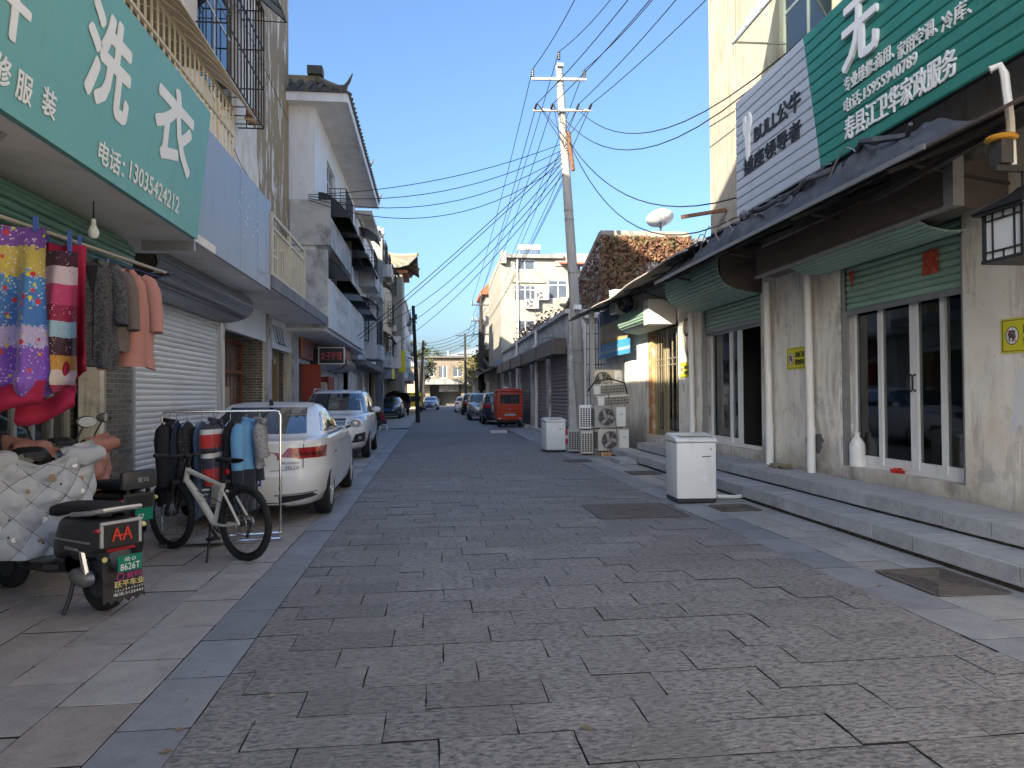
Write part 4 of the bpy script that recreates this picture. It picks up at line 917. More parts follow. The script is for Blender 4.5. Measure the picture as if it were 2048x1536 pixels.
# overhanging first floor slab: stained concrete edge
Wb('floor_slab', 'soffit', la_, (LXW + .001, -3.02, 9.0, 20.85, 3.60, 3.72)); Wb('slab_edge', 'concrete_dark', la_, (-3.02, -2.98, 13.7, 20.9, 3.56, 3.80))
Wb('floor_slab', 'soffit', la_, (LXW + .001, -2.62, -8, 8.98, 3.25, 3.35))
Wb('parapet_end', 'concrete', la_, (LXW + .002, -3.0, 20.86, 21.1, 3.5, 5.75))
# brick work
BM = MB().box(-.009, 0, -.118, .118, -.029, .029).mesh('brick', 'brick_grey')
BMY = MB().box(-.118, .118, -.009, 0, -.029, .029).mesh('brick', 'brick_grey')
def bricks_x(parent, x, y0, y1, z0, z1, ch=.068):
    n = int((z1 - z0) / ch)
    for i in range(n):
        y = y0 - (.12 if i % 2 else 0)
        while y < y1 - .02:
            a, c = max(y, y0), min(y + .246, y1)
            if c - a > .05: inst(BM, 'brick', parent, (x + .010, (a + c) / 2, z0 + (i + .5) * ch), Matrix.Rotation(math.pi, 4, 'Z') if False else None, (1, (c - a - .010) / .236, 1))
            y += .246
def bricks_y(parent, y, x0, x1, z0, z1, ch=.068):
    n = int((z1 - z0) / ch)
    for i in range(n):
        x = x0 - (.12 if i % 2 else 0)
        while x < x1 - .02:
            a, c = max(x, x0), min(x + .246, x1)
            if c - a > .05: inst(BMY, 'brick', parent, ((a + c) / 2, y, z0 + (i + .5) * ch), None, ((c - a - .010) / .236, 1, 1))
            x += .246
pier = Wb('brick_pier', 'mortar', la_, (LXW + .001, LXW + .02, 9.66, 10.44, 0, 3.1)); bricks_x(pier, LXW + .02, 9.67, 10.44, 0, 3.0)
rs1 = [o for o in la_.children if o.name.startswith('recess_side')][0]
bricks_y(rs1, 18.304, -4.84, LXW - .01, .5, 2.95); bricks_y(rs1, 21.654, -4.84, LXW - .01, .9, 2.85)
# lattice doors
def lattice(parent, x, y0, y1, z0, z1, m, seed):
    r = random.Random(seed); b = MB(); t = .022
    b.box(x - t, x + t, y0, y0 + .07, z0, z1).box(x - t, x + t, y1 - .07, y1, z0, z1).box(x - t, x + t, y0 + .07, y1 - .07, z1 - .08, z1).box(x - t, x + t, y0 + .07, y1 - .07, z0, z0 + .08)
    zm = z0 + (z1 - z0) * .72; b.box(x - t, x + t, y0 + .07, y1 - .07, zm - .05, zm + .05)
    ym = (y0 + y1) / 2; b.box(x - t + .003, x + t - .003, ym - .035, ym + .035, z0 + .08, z1 - .08)
    s = b.build('lattice_screen', m, parent, world=True)
    for (ya, yb) in ((y0 + .07, ym - .035), (ym + .035, y1 - .07)):
        for (za, zb_, nn) in ((zm + .05, z1 - .08, 4), (z0 + .08, zm - .05, 6)):
            q = MB(); w = yb - ya; d = .012
            for i in range(1, 5):
                y = ya + w * i / 5; q.box(x - d, x + d, y - .014, y + .014, za, zb_)
            for k in range(1, nn * 2):
                z = za + (zb_ - za) * k / (nn * 2); i0 = r.randrange(0, 4); i1 = i0 + r.choice((1, 2))
                q.box(x - d + .002, x + d - .002, ya + w * i0 / 5, ya + w * min(5, i1) / 5, z - .014, z + .014)
            q.build('lattice_bars', m, s, world=True)
    return s
lt = lattice(la_, -4.72, 15.0, 18.28, .15, 2.88, 'timber_red', 3)
Wb('notice_card', mat('card_tan', (.42, .32, .20), .7), lt, (-4.68, -4.675, 16.55, 17.1, 1.05, 1.75))
lattice(la_, -4.72, 18.9, 21.6, .15, 2.8, 'timber_grey', 4)
# white roller shutter and its steel box
shutter(la_, 'x', LXW - .06, 10.56, 14.64, .06, 3.12, 'shutter_white', .088, .020, facing=1, rails='alu')
Wb('guide_rail', 'alu', la_, (LXW - .05, LXW + .03, 10.47, 10.56, 0, 3.2)); Wb('guide_rail', 'alu', la_, (LXW - .05, LXW + .03, 14.64, 14.74, 0, 3.2))
pw = [(-4.19, 3.62), (-3.80, 3.58), (-3.62, 3.45), (-3.58, 3.28), (-3.66, 3.14), (-3.82, 3.06), (-4.0, 3.02), (-4.19, 3.01)]
hw_ = MB().prism([(x - .02, z) for x, z in pw], 'y', 9.75, 14.75).build('shutter_hood', 'iron_dark', la_, world=True)
slats_curve(hw_, 'h', 'shutter_steel', [(x + .01, z) for x, z in pw], 9.76, 14.74)
pg = [(-4.19, 3.20), (-3.40, 3.20), (-3.18, 3.14), (-3.08, 3.02), (-3.10, 2.88), (-3.22, 2.78), (-3.45, 2.70), (-3.8, 2.66), (-4.19, 2.65)]
hg_ = MB().prism([(x - .02, z) for x, z in pg], 'y', 2.5, 7.75).build('shutter_hood', 'iron_dark', la_, world=True)
slats_curve(hg_, 'h', 'shutter_greendark', [(x + .01, z) for x, z in pg], 2.51, 7.74)
# laundry shop front
sx_ = -4.55
fr_ = MB().box(sx_ - .03, sx_ + .03, 4.6, 9.6, 2.55, 2.62).box(sx_ - .03, sx_ + .03, 4.6, 9.6, 0, .08).build('shop_front_frame', 'alu', la_, world=True)
for px, w in ((-60, .06), (24, .06), (60, .07), (99, .035), (131, .07), (210, .09)):
    y = atX(px, 830, sx_).y; Wb('mullion', 'alu', fr_, (sx_ - .035, sx_ + .035, y - w / 2, y + w / 2, .081, 2.549))
y9 = atX(131, 830, sx_).y; y10 = atX(205, 830, sx_).y
Wb('shop_glass', 'glass_door', fr_, (sx_ - .005, sx_ + .005, 4.7, y9, .08, 2.55))
bw = Wb('brick_panel', 'mortar', la_, (sx_ - .06, sx_ - .04, y9 + .05, y10 + .1, 0, 2.55)); bricks_x(bw, sx_ - .04, y9 + .05, y10 + .05, .5, 2.5)
gs = Wb('glass_strip', mat('strip_green', (.01, .26, .06), .5), fr_, (sx_ + .008, sx_ + .012, atX(30, 795, sx_).y, atX(123, 795, sx_).y, 1.43, 1.55))
for ch, px in (('欢', 70), ('迎', 86), ('光', 101), ('临', 117)):
    p = atX(px, 795, sx_ + .012); text(ch, gs, 'letter_white', (sx_ + .012, p.y, 1.49), (0, 1, 0), (0, 0, 1), .075, None, .003, .01)
Wb('shop_counter', 'room_mid', la_, (-6.4, -5.6, 6.8, 9.2, 0, 1.0)); Wb('shop_shelf', 'room_mid', la_, (-6.45, -6.2, 5.5, 9.0, 1.2, 2.4))
Wb('shop_partition', 'room_dark', la_, (-6.5, LXW - .3, 9.75, 9.8, 0, 3.5))
# window with rusty cage
window_x(la_, LXW - .1, GW[0], GW[1], GW[2], GW[3], mull=1, trans=.7, glass='glass_dark')
gr = grille_x(la_, LXW, GW[0] - .1, GW[1] + .1, GW[2] - .05, GW[3] + .1, .55, 'iron_dark', 12, .012, side=1, rows=3)
b = MB()
for i in range(12):
    y = GW[0] - .1 + (GW[1] - GW[0] + .2) * i / 12; b.tube([(LXW + .55, y + .1 * math.cos(t * .52), GW[3] - .1 + .16 * math.sin(t * .52)) for t in range(7)], .009, 4)
b.build('grille_scroll', 'rust', gr, world=True)
cnp = canopy_x(la_, LXW, GW[0] - .2, GW[1] + .3, GW[3] + .75, 1.0, .75, 'awning_bluegrey', side=1, curve=.1)
window_x(la_, LXW - .1, 18.3, 20.4, 3.9, 6.0, mull=1, trans=.7)
fp = heap('plant_pot', la_, LXW + .35, GW[1] - .1, GW[2] + .12, .13, .16, .13, 5, 'brick_orange')
# caged balcony with curved tan roof
bx = -3.2; by0, by1 = 7.6, 11.9
b = MB()
for i in range(24): b.bar((bx, by0 + (by1 - by0) * i / 23, 4.55), (bx, by0 + (by1 - by0) * i / 23, 6.2), .02, .024)
for z in (4.55, 5.2, 5.75, 6.2): b.bar((bx, by0, z), (bx, by1, z), .04)
for i in range(4):
    x = LXW + (bx - LXW) * i / 4; b.bar((x, by1, 4.55), (x, by1, 6.3), .03)
for z in (4.55, 5.2, 6.2): b.bar((LXW, by1, z), (bx, by1, z), .035)
b.build('balcony_cage', 'rail_cream', la_, world=True)
canopy_x(la_, LXW, by0 - .2, by1 + .25, 7.0, 1.3, .85, 'awning_tan', side=1, frame='rail_cream', curve=.6)
# cream balcony railing
b = MB(); rx = -3.0; ry0, ry1 = 13.72, 17.1
for i in range(21): b.bar((rx, ry0 + (ry1 - ry0) * i / 20, 3.83), (rx, ry0 + (ry1 - ry0) * i / 20, 4.72), .018, .03)
for z, w in ((3.83, .05), (4.72, .05), (4.95, .055)): b.bar((rx, ry0, z), (rx, ry1, z), w)
for y in (ry0, (ry0 + ry1) / 2, ry1): b.bar((rx, y, 3.80), (rx, y, 5.0), .07)
b.bar((rx, ry1, 4.95), (LXW, ry1, 4.95), .05); b.build('balcony_railing', 'rail_cream', la_, world=True)
# thin wall cables
MB().tube([(LXW + .02, 11.5, 8.2), (LXW + .05, 16, 6.6), (LXW + .03, 21.4, 6.1)], .008, 4).build('wall_wire', 'cable', la_, world=True)
MB().tube([(LXW + .02, 9.5, 10.4), (LXW + .08, 15, 9.9), (LXW + .03, 21.4, 9.6)], .008, 4).build('wall_wire', 'cable', la_, world=True)
b = MB()
for k in range(6): b.tube([(LXW + .07, 19.0 + .25 * k, 3.4), (LXW + .10, 19.3 + .2 * k, 3.0 + .08 * math.sin(k * 2.1)), (LXW + .07, 19.8 + .22 * k, 2.95)], .008, 4)
b.build('loose_wire', 'cable', la_, world=True)

# teal laundry sign
lsn = thing('laundry_sign', 'big teal fascia sign with white Chinese letters over the clothes rail', 'sign', (-2.5, 5.5, 3.2))
Bp, Tp = Vector((-2.5, 0, 3.2)), Vector((-2.36, 0, 4.57)); up = (Tp - Bp).normalized(); nrm = Vector((0, 1, 0)).cross(up).normalized()
yl0, yl1 = 1.2, 7.92
MB().add([(Bp.x, yl0, Bp.z), (Bp.x, yl1, Bp.z), (Tp.x, yl1, Tp.z), (Tp.x, yl0, Tp.z), (Bp.x - .05, yl0, Bp.z), (Bp.x - .05, yl1, Bp.z), (Tp.x - .05, yl1, Tp.z), (Tp.x - .05, yl0, Tp.z)], [(0, 1, 2, 3), (7, 6, 5, 4), (0, 4, 5, 1), (1, 5, 6, 2), (2, 6, 7, 3), (3, 7, 4, 0)]).build('sign_panel', 'sign_teal', lsn, world=True)
Wb('sign_soffit', 'soffit', lsn, (-4.1, -2.551, yl0, yl1 - .01, 3.205, 3.235)); Wb('sign_end', 'plaster_brown', lsn, (-4.19, -2.56, 7.94, 8.0, 3.24, 4.4))
Wb('trim', 'galv', lsn, (-3.1, -2.56, 8.0, 8.05, 3.10, 3.2))
if nrm.x < 0: nrm = -nrm
def ltext(s, px, py, hpx, wpx=None, bold=.03, m='letter_white', ex=.004):
    p = atP(px, py, Bp, nrm); t_ = atP(px, py - hpx / 2, Bp, nrm); b_ = atP(px, py + hpx / 2, Bp, nrm)
    w = None
    if wpx: w = abs(atP(px + wpx / 2, py, Bp, nrm).y - atP(px - wpx / 2, py, Bp, nrm).y)
    return text(s, lsn, m, p, (0, 1, 0), up, abs(t_.z - b_.z) * .98, w, ex, bold)
ltext('洗', 220, 128, 205, 92, .045); ltext('衣', 350, 257, 165, 78, .045); ltext('开', 8, -8, 150, 118, .05)
ltext('服', 47, 176, 62, 34, .03); ltext('装', 97, 206, 60, 28, .03); ltext('修', 4, 140, 66, 34, .03)
pa, pb = atP(196, 302, Bp, nrm), atP(247, 335, Bp, nrm); text('电话：', lsn, 'letter_white', (pa + pb) / 2, (0, 1, 0), up, .17, abs(pb.y - pa.y), .004, .03)
pa, pb = atP(258, 345, Bp, nrm), atP(357, 407, Bp, nrm); text('13035424212', lsn, 'letter_white', (pa + pb) / 2, (0, 1, 0), up, .155, abs(pb.y - pa.y), .004, .03)
# grey blank sign
gsg = thing('blank_sign', 'blank blue grey metal fascia sign with traces of removed letters', 'sign', (-3.0, 11.6, 3.5))
for i, (a, c) in enumerate(((9.5, 11.55), (11.56, 12.65), (12.66, 13.3), (13.31, 13.66))): Wb('sign_panel', 'sign_bluegrey', gsg, (-3.04, -3.0, a, c - .004, 3.5, 5.15), bevel=.004)
Wb('sign_soffit', 'soffit', gsg, (-4.1, -3.041, 9.5, 13.66, 3.505, 3.53))
b = MB()
for k in range(40):
    y = 11.4 + rng.random() * 1.5; z = 4.0 + rng.random() * .8; b.box(-2.998, -2.9955, y, y + rng.uniform(.01, .05), z, z + rng.uniform(.01, .06))
o_ = b.build('glue_trace', 'paper_white', gsg, world=True); o_['kind'] = 'stuff'
worn_lettering(9, gsg, 'letter_faint', (-2.998, 12.95, 3.72), (0, 1, 0), (0, 0, 1), .09, .65, seed=4)
# bulb
bu = thing('hanging_bulb', 'bare white light bulb hanging under the teal sign', 'light bulb', (-2.9, atX(187, 425, -2.9).y, 2.88))
MB().lathe([(0, 0), (.025, .004), (.042, .03), (.046, .06), (.03, .10), (.02, .12), (.02, .17), (0, .17)], n=14).build('bulb', 'letter_white', bu, smooth=True)
MB().cyl((0, 0, .17), (0, 0, .36), .006, n=5).build('cord', 'cable', bu)
# pipe bundle under the sign
pb_ = thing('pipe_bundle', 'thick grey wrapped pipe bundle running under the teal sign at left', 'pipes', (-3.0, 4.2, 3))
MB().tube([(-2.75, 4.75, 3.2), (-2.85, 4.5, 3.02), (-3.0, 4.3, 2.92), (-3.3, 4.0, 2.88)], .05, 8).build('wrapped_pipe', 'cable_grey', pb_, world=True, smooth=True)
for k in range(3): MB().tube([(-2.72, 4.8 + .04 * k, 3.2), (-2.8 - .02 * k, 4.6, 2.95 - .03 * k), (-3.1, 4.3, 2.8 - .03 * k)], .012, 5).build('loose_cable', 'cable_grey', pb_, world=True)

# ------------------------------------------------------------------ building B: white gable with tiled hip roof
bb = thing('tiled_roof_house', 'white house with grey tiled hip roof, curled ridge ends and stained concrete balcony', 'building', (-6, 27, 0))
BX = -3.45; B0, B1 = 21.6, 32.6
Wb('gable_wall', 'plaster_white', bb, (-10, BX - .251, B0, B0 + .25, 3.75, 10.2))
wall('x', BX, -.25, B0, B1, 3.75, 10.2, [(24.0, 26.0, 7.6, 9.4), (28.2, 30.6, 7.6, 9.4), (23.2, 25.6, 4.6, 6.0), (28.2, 31, 4.6, 6.0)]).build('street_wall', 'plaster_white', bb, world=True)
Wb('room_back', 'room_dark', bb, (-6, -5.9, B0 + .3, B1, 0, 10.1))
for y0, y1, z0, z1 in ((24.0, 26.0, 7.6, 9.4), (28.2, 30.6, 7.6, 9.4), (23.2, 25.6, 4.6, 6.0), (28.2, 31, 4.6, 6.0)): window_x(bb, BX - .1, y0, y1, z0, z1, mull=1, trans=.7)
Wb('eave_slab', 'soffit', bb, (-10, -2.47, 21.2, 33.2, 10.2, 10.38)); Wb('eave_fascia', 'plaster_white', bb, (-10, -2.45, 21.12, 21.2, 10.16, 10.42)); Wb('eave_fascia', 'plaster_white', bb, (-2.47, -2.43, 21.2, 33.2, 10.16, 10.42))
rf = MB().add([(-10, 21.05, 10.42), (-2.38, 21.05, 10.42), (-2.38, 33.3, 10.42), (-10, 33.3, 10.42), (-10, 22.2, 11.15), (-3.45, 22.2, 11.15), (-3.45, 32.3, 11.15), (-10, 32.3, 11.15)], [(0, 1, 5, 4), (1, 2, 6, 5), (2, 3, 7, 6), (4, 5, 6, 7), (0, 3, 2, 1)]).build('roof', 'tile_roof', bb, world=True)
def tile_row(p0, p1, r=.075):
    p0, p1 = Vector(p0), Vector(p1); n = 7; path = []; rs = []
    for i in range(n):
        a = p0.lerp(p1, i / n); c = p0.lerp(p1, (i + .95) / n); path += [a, c]; rs += [r, r * .86]
    return MB().tube(path, rs, 8)
for i in range(15):
    x = -2.62 - i * .33; f = max(0, (x + 3.45) / 1.07) if x > -3.45 else 0
    t = 1 - f; tile_row((x, 21.03, 10.47), (x, 21.05 + 1.15 * t, 10.47 + .73 * t)).build('roof_tile_row', 'tile_roof', rf, world=True, smooth=True, angle=50)
for i in range(34):
    y = 21.4 + i * .35; t = min(1, max(.05, (y - 21.05) / 1.15), max(.05, (33.3 - y) / 1.0)); tile_row((-2.37, y, 10.47), (-2.38 - 1.07 * t, y, 10.47 + .73 * t)).build('roof_tile_row', 'tile_roof', rf, world=True, smooth=True, angle=50)
Wb('ridge', 'tile_gold', rf, (-10, -3.45, 22.15, 22.35, 11.1, 11.36), (-3.55, -3.35, 22.36, 32.3, 11.1, 11.34)); Wb('ridge_block', 'tile_roof', rf, (-3.75, -3.3, 22.0, 22.4, 11.37, 11.62))
MB().tube([(-3.45, 22.2, 11.25), (-3.1, 21.8, 10.95), (-2.75, 21.4, 10.68), (-2.5, 21.12, 10.58)], [.12, .11, .10, .09], 6).build('hip_ridge', 'tile_gold', rf, world=True)
for q, (yy, s) in enumerate(((21.12, -1), (33.2, 1), (28.5, 0))):
    MB().tube([(-2.65, yy, 10.55), (-2.5, yy + s * .03, 10.60), (-2.38, yy + s * .08, 10.74), (-2.28, yy + s * .12, 10.95)], [.09, .07, .05, .02], 6).build('curled_finial', 'tile_roof', rf, world=True, smooth=True)
# concrete balcony box
Wb('balcony_box', 'concrete', bb, (LXW + .03, -3.0, 21.5, 21.62, 6.02, 7.36), (-3.06, -3.0, 21.621, 26.8, 6.02, 6.9)); Wb('balcony_floor', 'soffit', bb, (LXW + .03, -3.061, 21.62, 26.8, 6.03, 6.12)); Wb('balcony_end', 'plaster_cream', bb, (LXW + .03, -2.98, 26.81, 27.0, 5.6, 7.3))
wall('x', LXW + .02, -.2, 21.6, 32.6, 0, 6.0, [(22.95, 24.9, 0, 2.6), (25.3, 27.2, 0, 2.7), (27.6, 29.8, 0, 2.5), (30.0, 32.2, 0, 2.6)]).build('ground_floor_wall', 'plaster_shop', bb, world=True)
Wb('floor_slab', 'soffit', bb, (LXW + .021, -3.03, 20.92, 32.6, 3.40, 3.55))
for i, (y0, y1) in enumerate(((22.2, 24.4), (25.0, 27.3), (28.6, 30.7), (31.8, 33.8))): canopy_x(bb, BX, y0, y1, 7.8, .95, .75, 'awning_black', side=1, cheek=True)
canopy_x(bb, BX, 22.3, 25.2, 5.85, .95, .75, 'awning_black', side=1, cheek=True); canopy_x(bb, BX, 27.0, 29.4, 5.7, .95, .6, 'awning_bluegrey', side=1, cheek=True); canopy_x(bb, BX, 30.6, 33, 5.6, .95, .6, 'awning_bluegrey', side=1, cheek=True)
for y0, y1, z0, z1 in ((28.2, 30.6, 7.0, 7.6), (24.6, 26.6, 7.9, 8.6)): grille_x(bb, BX, y0, y1, z0, z1, .55, 'iron_dark', 8, .012, side=1, rows=3)
for y, z in ((26.8, 8.3), (31.4, 7.6), (23, 5.0)):
    u_ = MB().box(BX + .05, BX + .35, y, y + .8, z, z + .55).build('outdoor_unit', 'beige_plastic', bb, world=True, bevel=.02)
# white fascia panels and lettering
for k, (a, c) in enumerate(((20.95, 26.5), (26.6, 31.2))):
    wp = thing('fascia_sign', ('dirty white fascia sign with faint lettering nearer than the other white one', 'dirty white fascia sign farther along, behind the nearer white one')[k], 'sign', (-3.0, (a + c) / 2, 3.55))
    Wb('sign_panel', 'panel_white', wp, (-3.0, -2.94, a, c, 3.50, 4.92)); worn_lettering(8, wp, 'letter_faint', (-2.94, (a + c) / 2, 4.35), (0, 1, 0), (0, 0, 1), .42, (c - a) * .62, seed=5 + k)
    worn_lettering(6, wp, 'letter_faint', (-2.94, (a + c) / 2, 3.8), (0, 1, 0), (0, 0, 1), .25, (c - a) * .4, seed=8 + k)
# red board, salmon sign, poster
rd = thing('red_door', 'red painted metal door standing open between grey column and poster', 'door', (-3.9, 23.2, 0)); Wb('panel', 'board_red', rd, (-4.15, -3.55, 23.2, 23.26, .05, 2.55)); Wb('frame', 'board_red', rd, (-3.54, -3.50, 24.6, 26.0, .05, 2.2), (-4.1, -3.54, 24.8, 24.85, 1.95, 2.2))
MB().tube([(-3.62, 23.19, 1.2), (-3.62, 23.15, 1.22), (-3.62, 23.15, 1.34), (-3.62, 23.19, 1.36)], .012, 5).build('handle', 'iron_black', rd, world=True)
rs_ = Wb('salmon_signboard', 'sign_salmon', None, (-4.12, -4.06, 22.9, 25.7, 2.75, 3.45)); tag(rs_, 'faded salmon red signboard over the red door', 'sign')
worn_lettering(6, rs_, 'letter_faint', (-4.06, 24.3, 3.1), (0, 1, 0), (0, 0, 1), .3, 1.9, seed=11)
pst = thing('poster_board', 'pale poster board with green picture beside the red door', 'poster', (-3.5, 24.6, .6)); Wb('board', 'panel_white', pst, (-4.0, -3.56, 24.55, 24.6, .6, 2.0)); Wb('picture', mat('poster_pic', (.50, .52, .36), .6, layers=[((.10, .20, .06), 9, .55, .62, .9), ((.62, .60, .30), 7, .5, .6, .8)]), pst, (-3.95, -3.62, 24.54, 24.549, 1.25, 1.95))
worn_lettering(3, pst, 'letter_black', (-3.78, 24.549, 1.0), (1, 0, 0), (0, 0, 1), .11, .3, seed=12)
# blade sign
bs = thing('blade_sign', 'small black projecting sign with red characters and white frame', 'sign', (-3.2, 23.0, 2.56))
Wb('board', mat('board_black', (.02, .018, .018), .4), bs, (-3.56, -2.8, 23.0, 23.1, 2.57, 3.05))
b = MB().box(-3.59, -3.56, 22.985, 23.1, 2.54, 3.08).box(-2.80, -2.77, 22.985, 23.1, 2.54, 3.08).box(-3.56, -2.80, 22.985, 23.1, 3.05, 3.08).box(-3.56, -2.80, 22.985, 23.1, 2.54, 2.57); b.build('frame', 'alu', bs, world=True)
text('女子护理', bs, mat('letter_pink', (.55, .08, .10), .5), (-3.18, 23.0, 2.81), (1, 0, 0), (0, 0, 1), .27, .68, .006, .0)
# ground floor shutters and hoods of B
for i, (y0, y1, m) in enumerate(((25.35, 27.15, 'shutter_white'), (27.65, 29.75, 'shutter_white'), (30.05, 32.15, 'shutter_white'))): shutter(bb, 'x', LXW, y0, y1, (.9, .05, .05)[i], 2.5, m, .09, .02, facing=1)
for y0, y1 in ((25.0, 28.5), (29.0, 32.4)):
    pp = [(-4.15, 3.2), (-3.7, 3.15), (-3.45, 2.98), (-3.42, 2.82), (-3.6, 2.66), (-3.9, 2.58), (-4.15, 2.56)]
    h_ = MB().prism([(x - .02, z) for x, z in pp], 'y', y0, y1).build('shutter_hood', 'iron_dark', bb, world=True); slats_curve(h_, 'h', 'shutter_steel', [(x + .01, z) for x, z in pp], y0 + .01, y1 - .01)
Wb('small_signboard', 'sign_salmon', bb, (-3.32, -3.28, 26.9, 29.2, 2.95, 3.4))
Wb('doorway', 'room_dark', bb, (LXW - .21, LXW - .18, 22.9, 25.2, 0, 2.7))

# ------------------------------------------------------------------ buildings C, D, E farther along the left side
def far_block(name, label, x, y0, y1, z1, m, floors, seed, front=True, gf=3.2, m2=None, cano=0.5, cage=.5, bal=.3):
    r = random.Random(seed); t = thing(name, label, 'building', (x - 3, (y0 + y1) / 2, 0)); ops = []; spec = []
    n = max(2, int((y1 - y0) / 3.0)); w = (y1 - y0) / n
    for f in range(floors):
        zf = gf + (z1 - gf) / floors * f; hh = (z1 - gf) / floors
        for i in range(n):
            a = y0 + w * i + w * .22; c = a + w * .55; o = (a, c, zf + hh * .30, zf + hh * .82); ops.append(o); spec.append(o)
    wall('x', x, -.25, y0, y1, gf, z1, ops).build('street_wall', m, t, world=True)
    wops = []
    gd = []
    for i in range(n): gd.append((y0 + w * i + .3, y0 + w * (i + 1) - .3, 0, 2.7))
    wall('x', x - .45, -.2, y0, y1, 0, gf - .002, gd).build('ground_floor_wall', m2 or 'plaster_shop', t, world=True)
    Wb('floor_slab', 'concrete_dark', t, (x - .5, x + .35, y0, y1 - .01, gf - .25, gf - .003))
    Wb('front_wall', m, t, (x - 7, x - .251, y0, y0 + .25, 0, z1)); Wb('room_back', 'room_dark', t, (x - 2.6, x - 2.5, y0 + .3, y1, 0, z1 - .1)); Wb('flat_roof', 'concrete', t, (x - 7, x + .12, y0 - .05, y1, z1 + .001, z1 + .22))
    for o in spec:
        window_x(t, x - .1, *o, mull=1, trans=.68, fw=.06); q = r.random()
        if q < cano: canopy_x(t, x, o[0] - .15, o[1] + .15, o[3] + .35, r.uniform(.6, .9), .4, r.choice(('awning_black', 'awning_bluegrey', 'awning_tan')), side=1)
        if r.random() < cage: grille_x(t, x, o[0] - .05, o[1] + .05, o[2] - .05, o[3] + .05, .4, 'iron_dark', 7, .014, side=1)
        if r.random() < bal:
            Wb('balcony_parapet', 'concrete', t, (x, x + .75, o[0] - .3, o[1] + .3, o[2] - .75, o[2] - .65), (x + .69, x + .75, o[0] - .3, o[1] + .3, o[2] - .649, o[2]), (x, x + .69, o[0] - .3, o[0] - .24, o[2] - .649, o[2]), (x, x + .69, o[1] + .24, o[1] + .3, o[2] - .649, o[2]))
        if r.random() < .4: MB().box(x + .05, x + .35, o[1] + .1, o[1] + .8, o[2] - .1, o[2] + .42).build('outdoor_unit', 'beige_plastic', t, world=True, bevel=.02)
    for i, g in enumerate(gd):
        if r.random() < .65: shutter(t, 'x', x - .47, g[0] + .05, g[1] - .05, r.choice((.05, .05, 1.2)), 2.65, r.choice(('shutter_white', 'shutter_steel', 'shutter_brown')), .11, .02, facing=1)
        else: Wb('doorway', 'room_dark', t, (x - .70, x - .66, g[0], g[1], 0, 2.7))
    return t
cB = far_block('apartment_building', 'white weathered block with window cages next to the tiled roof house', -3.35, 32.7, 43.5, 9.6, 'plaster_white', 2, 21, bal=.6, cano=.3)
Wb('grey_pilaster', 'concrete_dark', cB, (-3.4, -2.95, 43.0, 43.5, 0, 11.0))
Wb('eave_slab', 'soffit', cB, (-6, -2.7, 32.72, 38.5, 9.83, 9.98)); MB().tube([(-2.8, 38.4, 10.0), (-2.65, 38.5, 10.1), (-2.5, 38.6, 10.3)], [.08, .06, .02], 6).build('curled_finial', 'tile_roof', cB, world=True)
MB().tube([(-2.85, 37.2 + .38 * math.cos(t * .39), 6.0 + .38 * math.sin(t * .39)) for t in range(16)], .05, 6, closed=True).build('cable_coil', 'cable', cB, world=True)
dB = far_block('apartment_building', 'pale yellow block with rows of window cages before the curled roof tower', -3.25, 43.6, 58.5, 11.6, 'plaster_yellow', 3, 22, cage=.8, cano=.35, bal=.5)
tw = thing('curled_roof_tower', 'cream stair tower with golden upturned tiled roof on the left', 'building', (-3.8, 61, 0))
Wb('tower_wall', 'plaster_cream', tw, (-6, -2.45, 59.2, 64, 0, 11.7))
for z in (4.6, 7.4, 9.8): window_x(tw, -2.44, 60.2, 61.6, z, z + 1.3, mull=1); 
rt = MB()
def troof(u, v):
    # square concave roof, corners lifted
    a = 2 * math.pi * (u + .125); c, s_ = math.cos(a), math.sin(a); k = 1 / max(abs(c), abs(s_)); lift = (k - 1) / .414
    rr = (1 - v) ** 1.3; hw2 = 3.0
    return Vector((-4.4 + c * k * (hw2 * rr + .25), 61.6 + s_ * k * (3.0 * rr + .25), 12.0 + 1.9 * v ** .9 + 1.0 * max(0, lift) ** 3 * (1 - v) ** 2))
rt.grid(48, 9, troof, wrapu=True); rt.build('roof', 'tile_roof', tw, world=True, smooth=True)
for k in range(4): 
    path = [troof(k / 4, v / 8) + Vector((0, 0, .1)) for v in range(9)]; MB().tube(path, .13, 6).build('hip_ridge', 'tile_gold', tw, world=True)
for k in range(12):
    path = [troof(.64 + .22 * k / 12, v / 8) + Vector((0, 0, .04)) for v in range(8)]; MB().tube(path, .08, 5).build('roof_tile_row', 'tile_gold', tw, world=True)
for k in range(12):
    path = [troof((.89 + .22 * k / 12) % 1, v / 8) + Vector((0, 0, .04)) for v in range(8)]; MB().tube(path, .08, 5).build('roof_tile_row', 'tile_roof', tw, world=True)
Wb('roof_soffit', 'timber_red', tw, (-6.6, -2.0, 59.0, 64.3, 11.71, 11.95))
Wb('side_wing_wall', 'plaster_cream', tw, (-6.5, -2.9, 58.6, 59.19, 0, 9.6))
eB = far_block('apartment_building', 'plain white block with dark windows beyond the curled roof tower', -2.5, 66, 84, 10.2, 'plaster_white', 3, 23, bal=.1, cano=.2, cage=.3)
wh = thing('water_heater', 'rooftop solar water heater with glass tubes on the pale yellow block', 'water heater', (-3.9, 50, 11.83))
for i in range(9): MB().cyl((-4.6 + i * .14, 49.8, 11.95), (-4.6 + i * .14, 50.5, 13.0), .045, n=6).build('tube', 'glass_blue', wh, world=True)
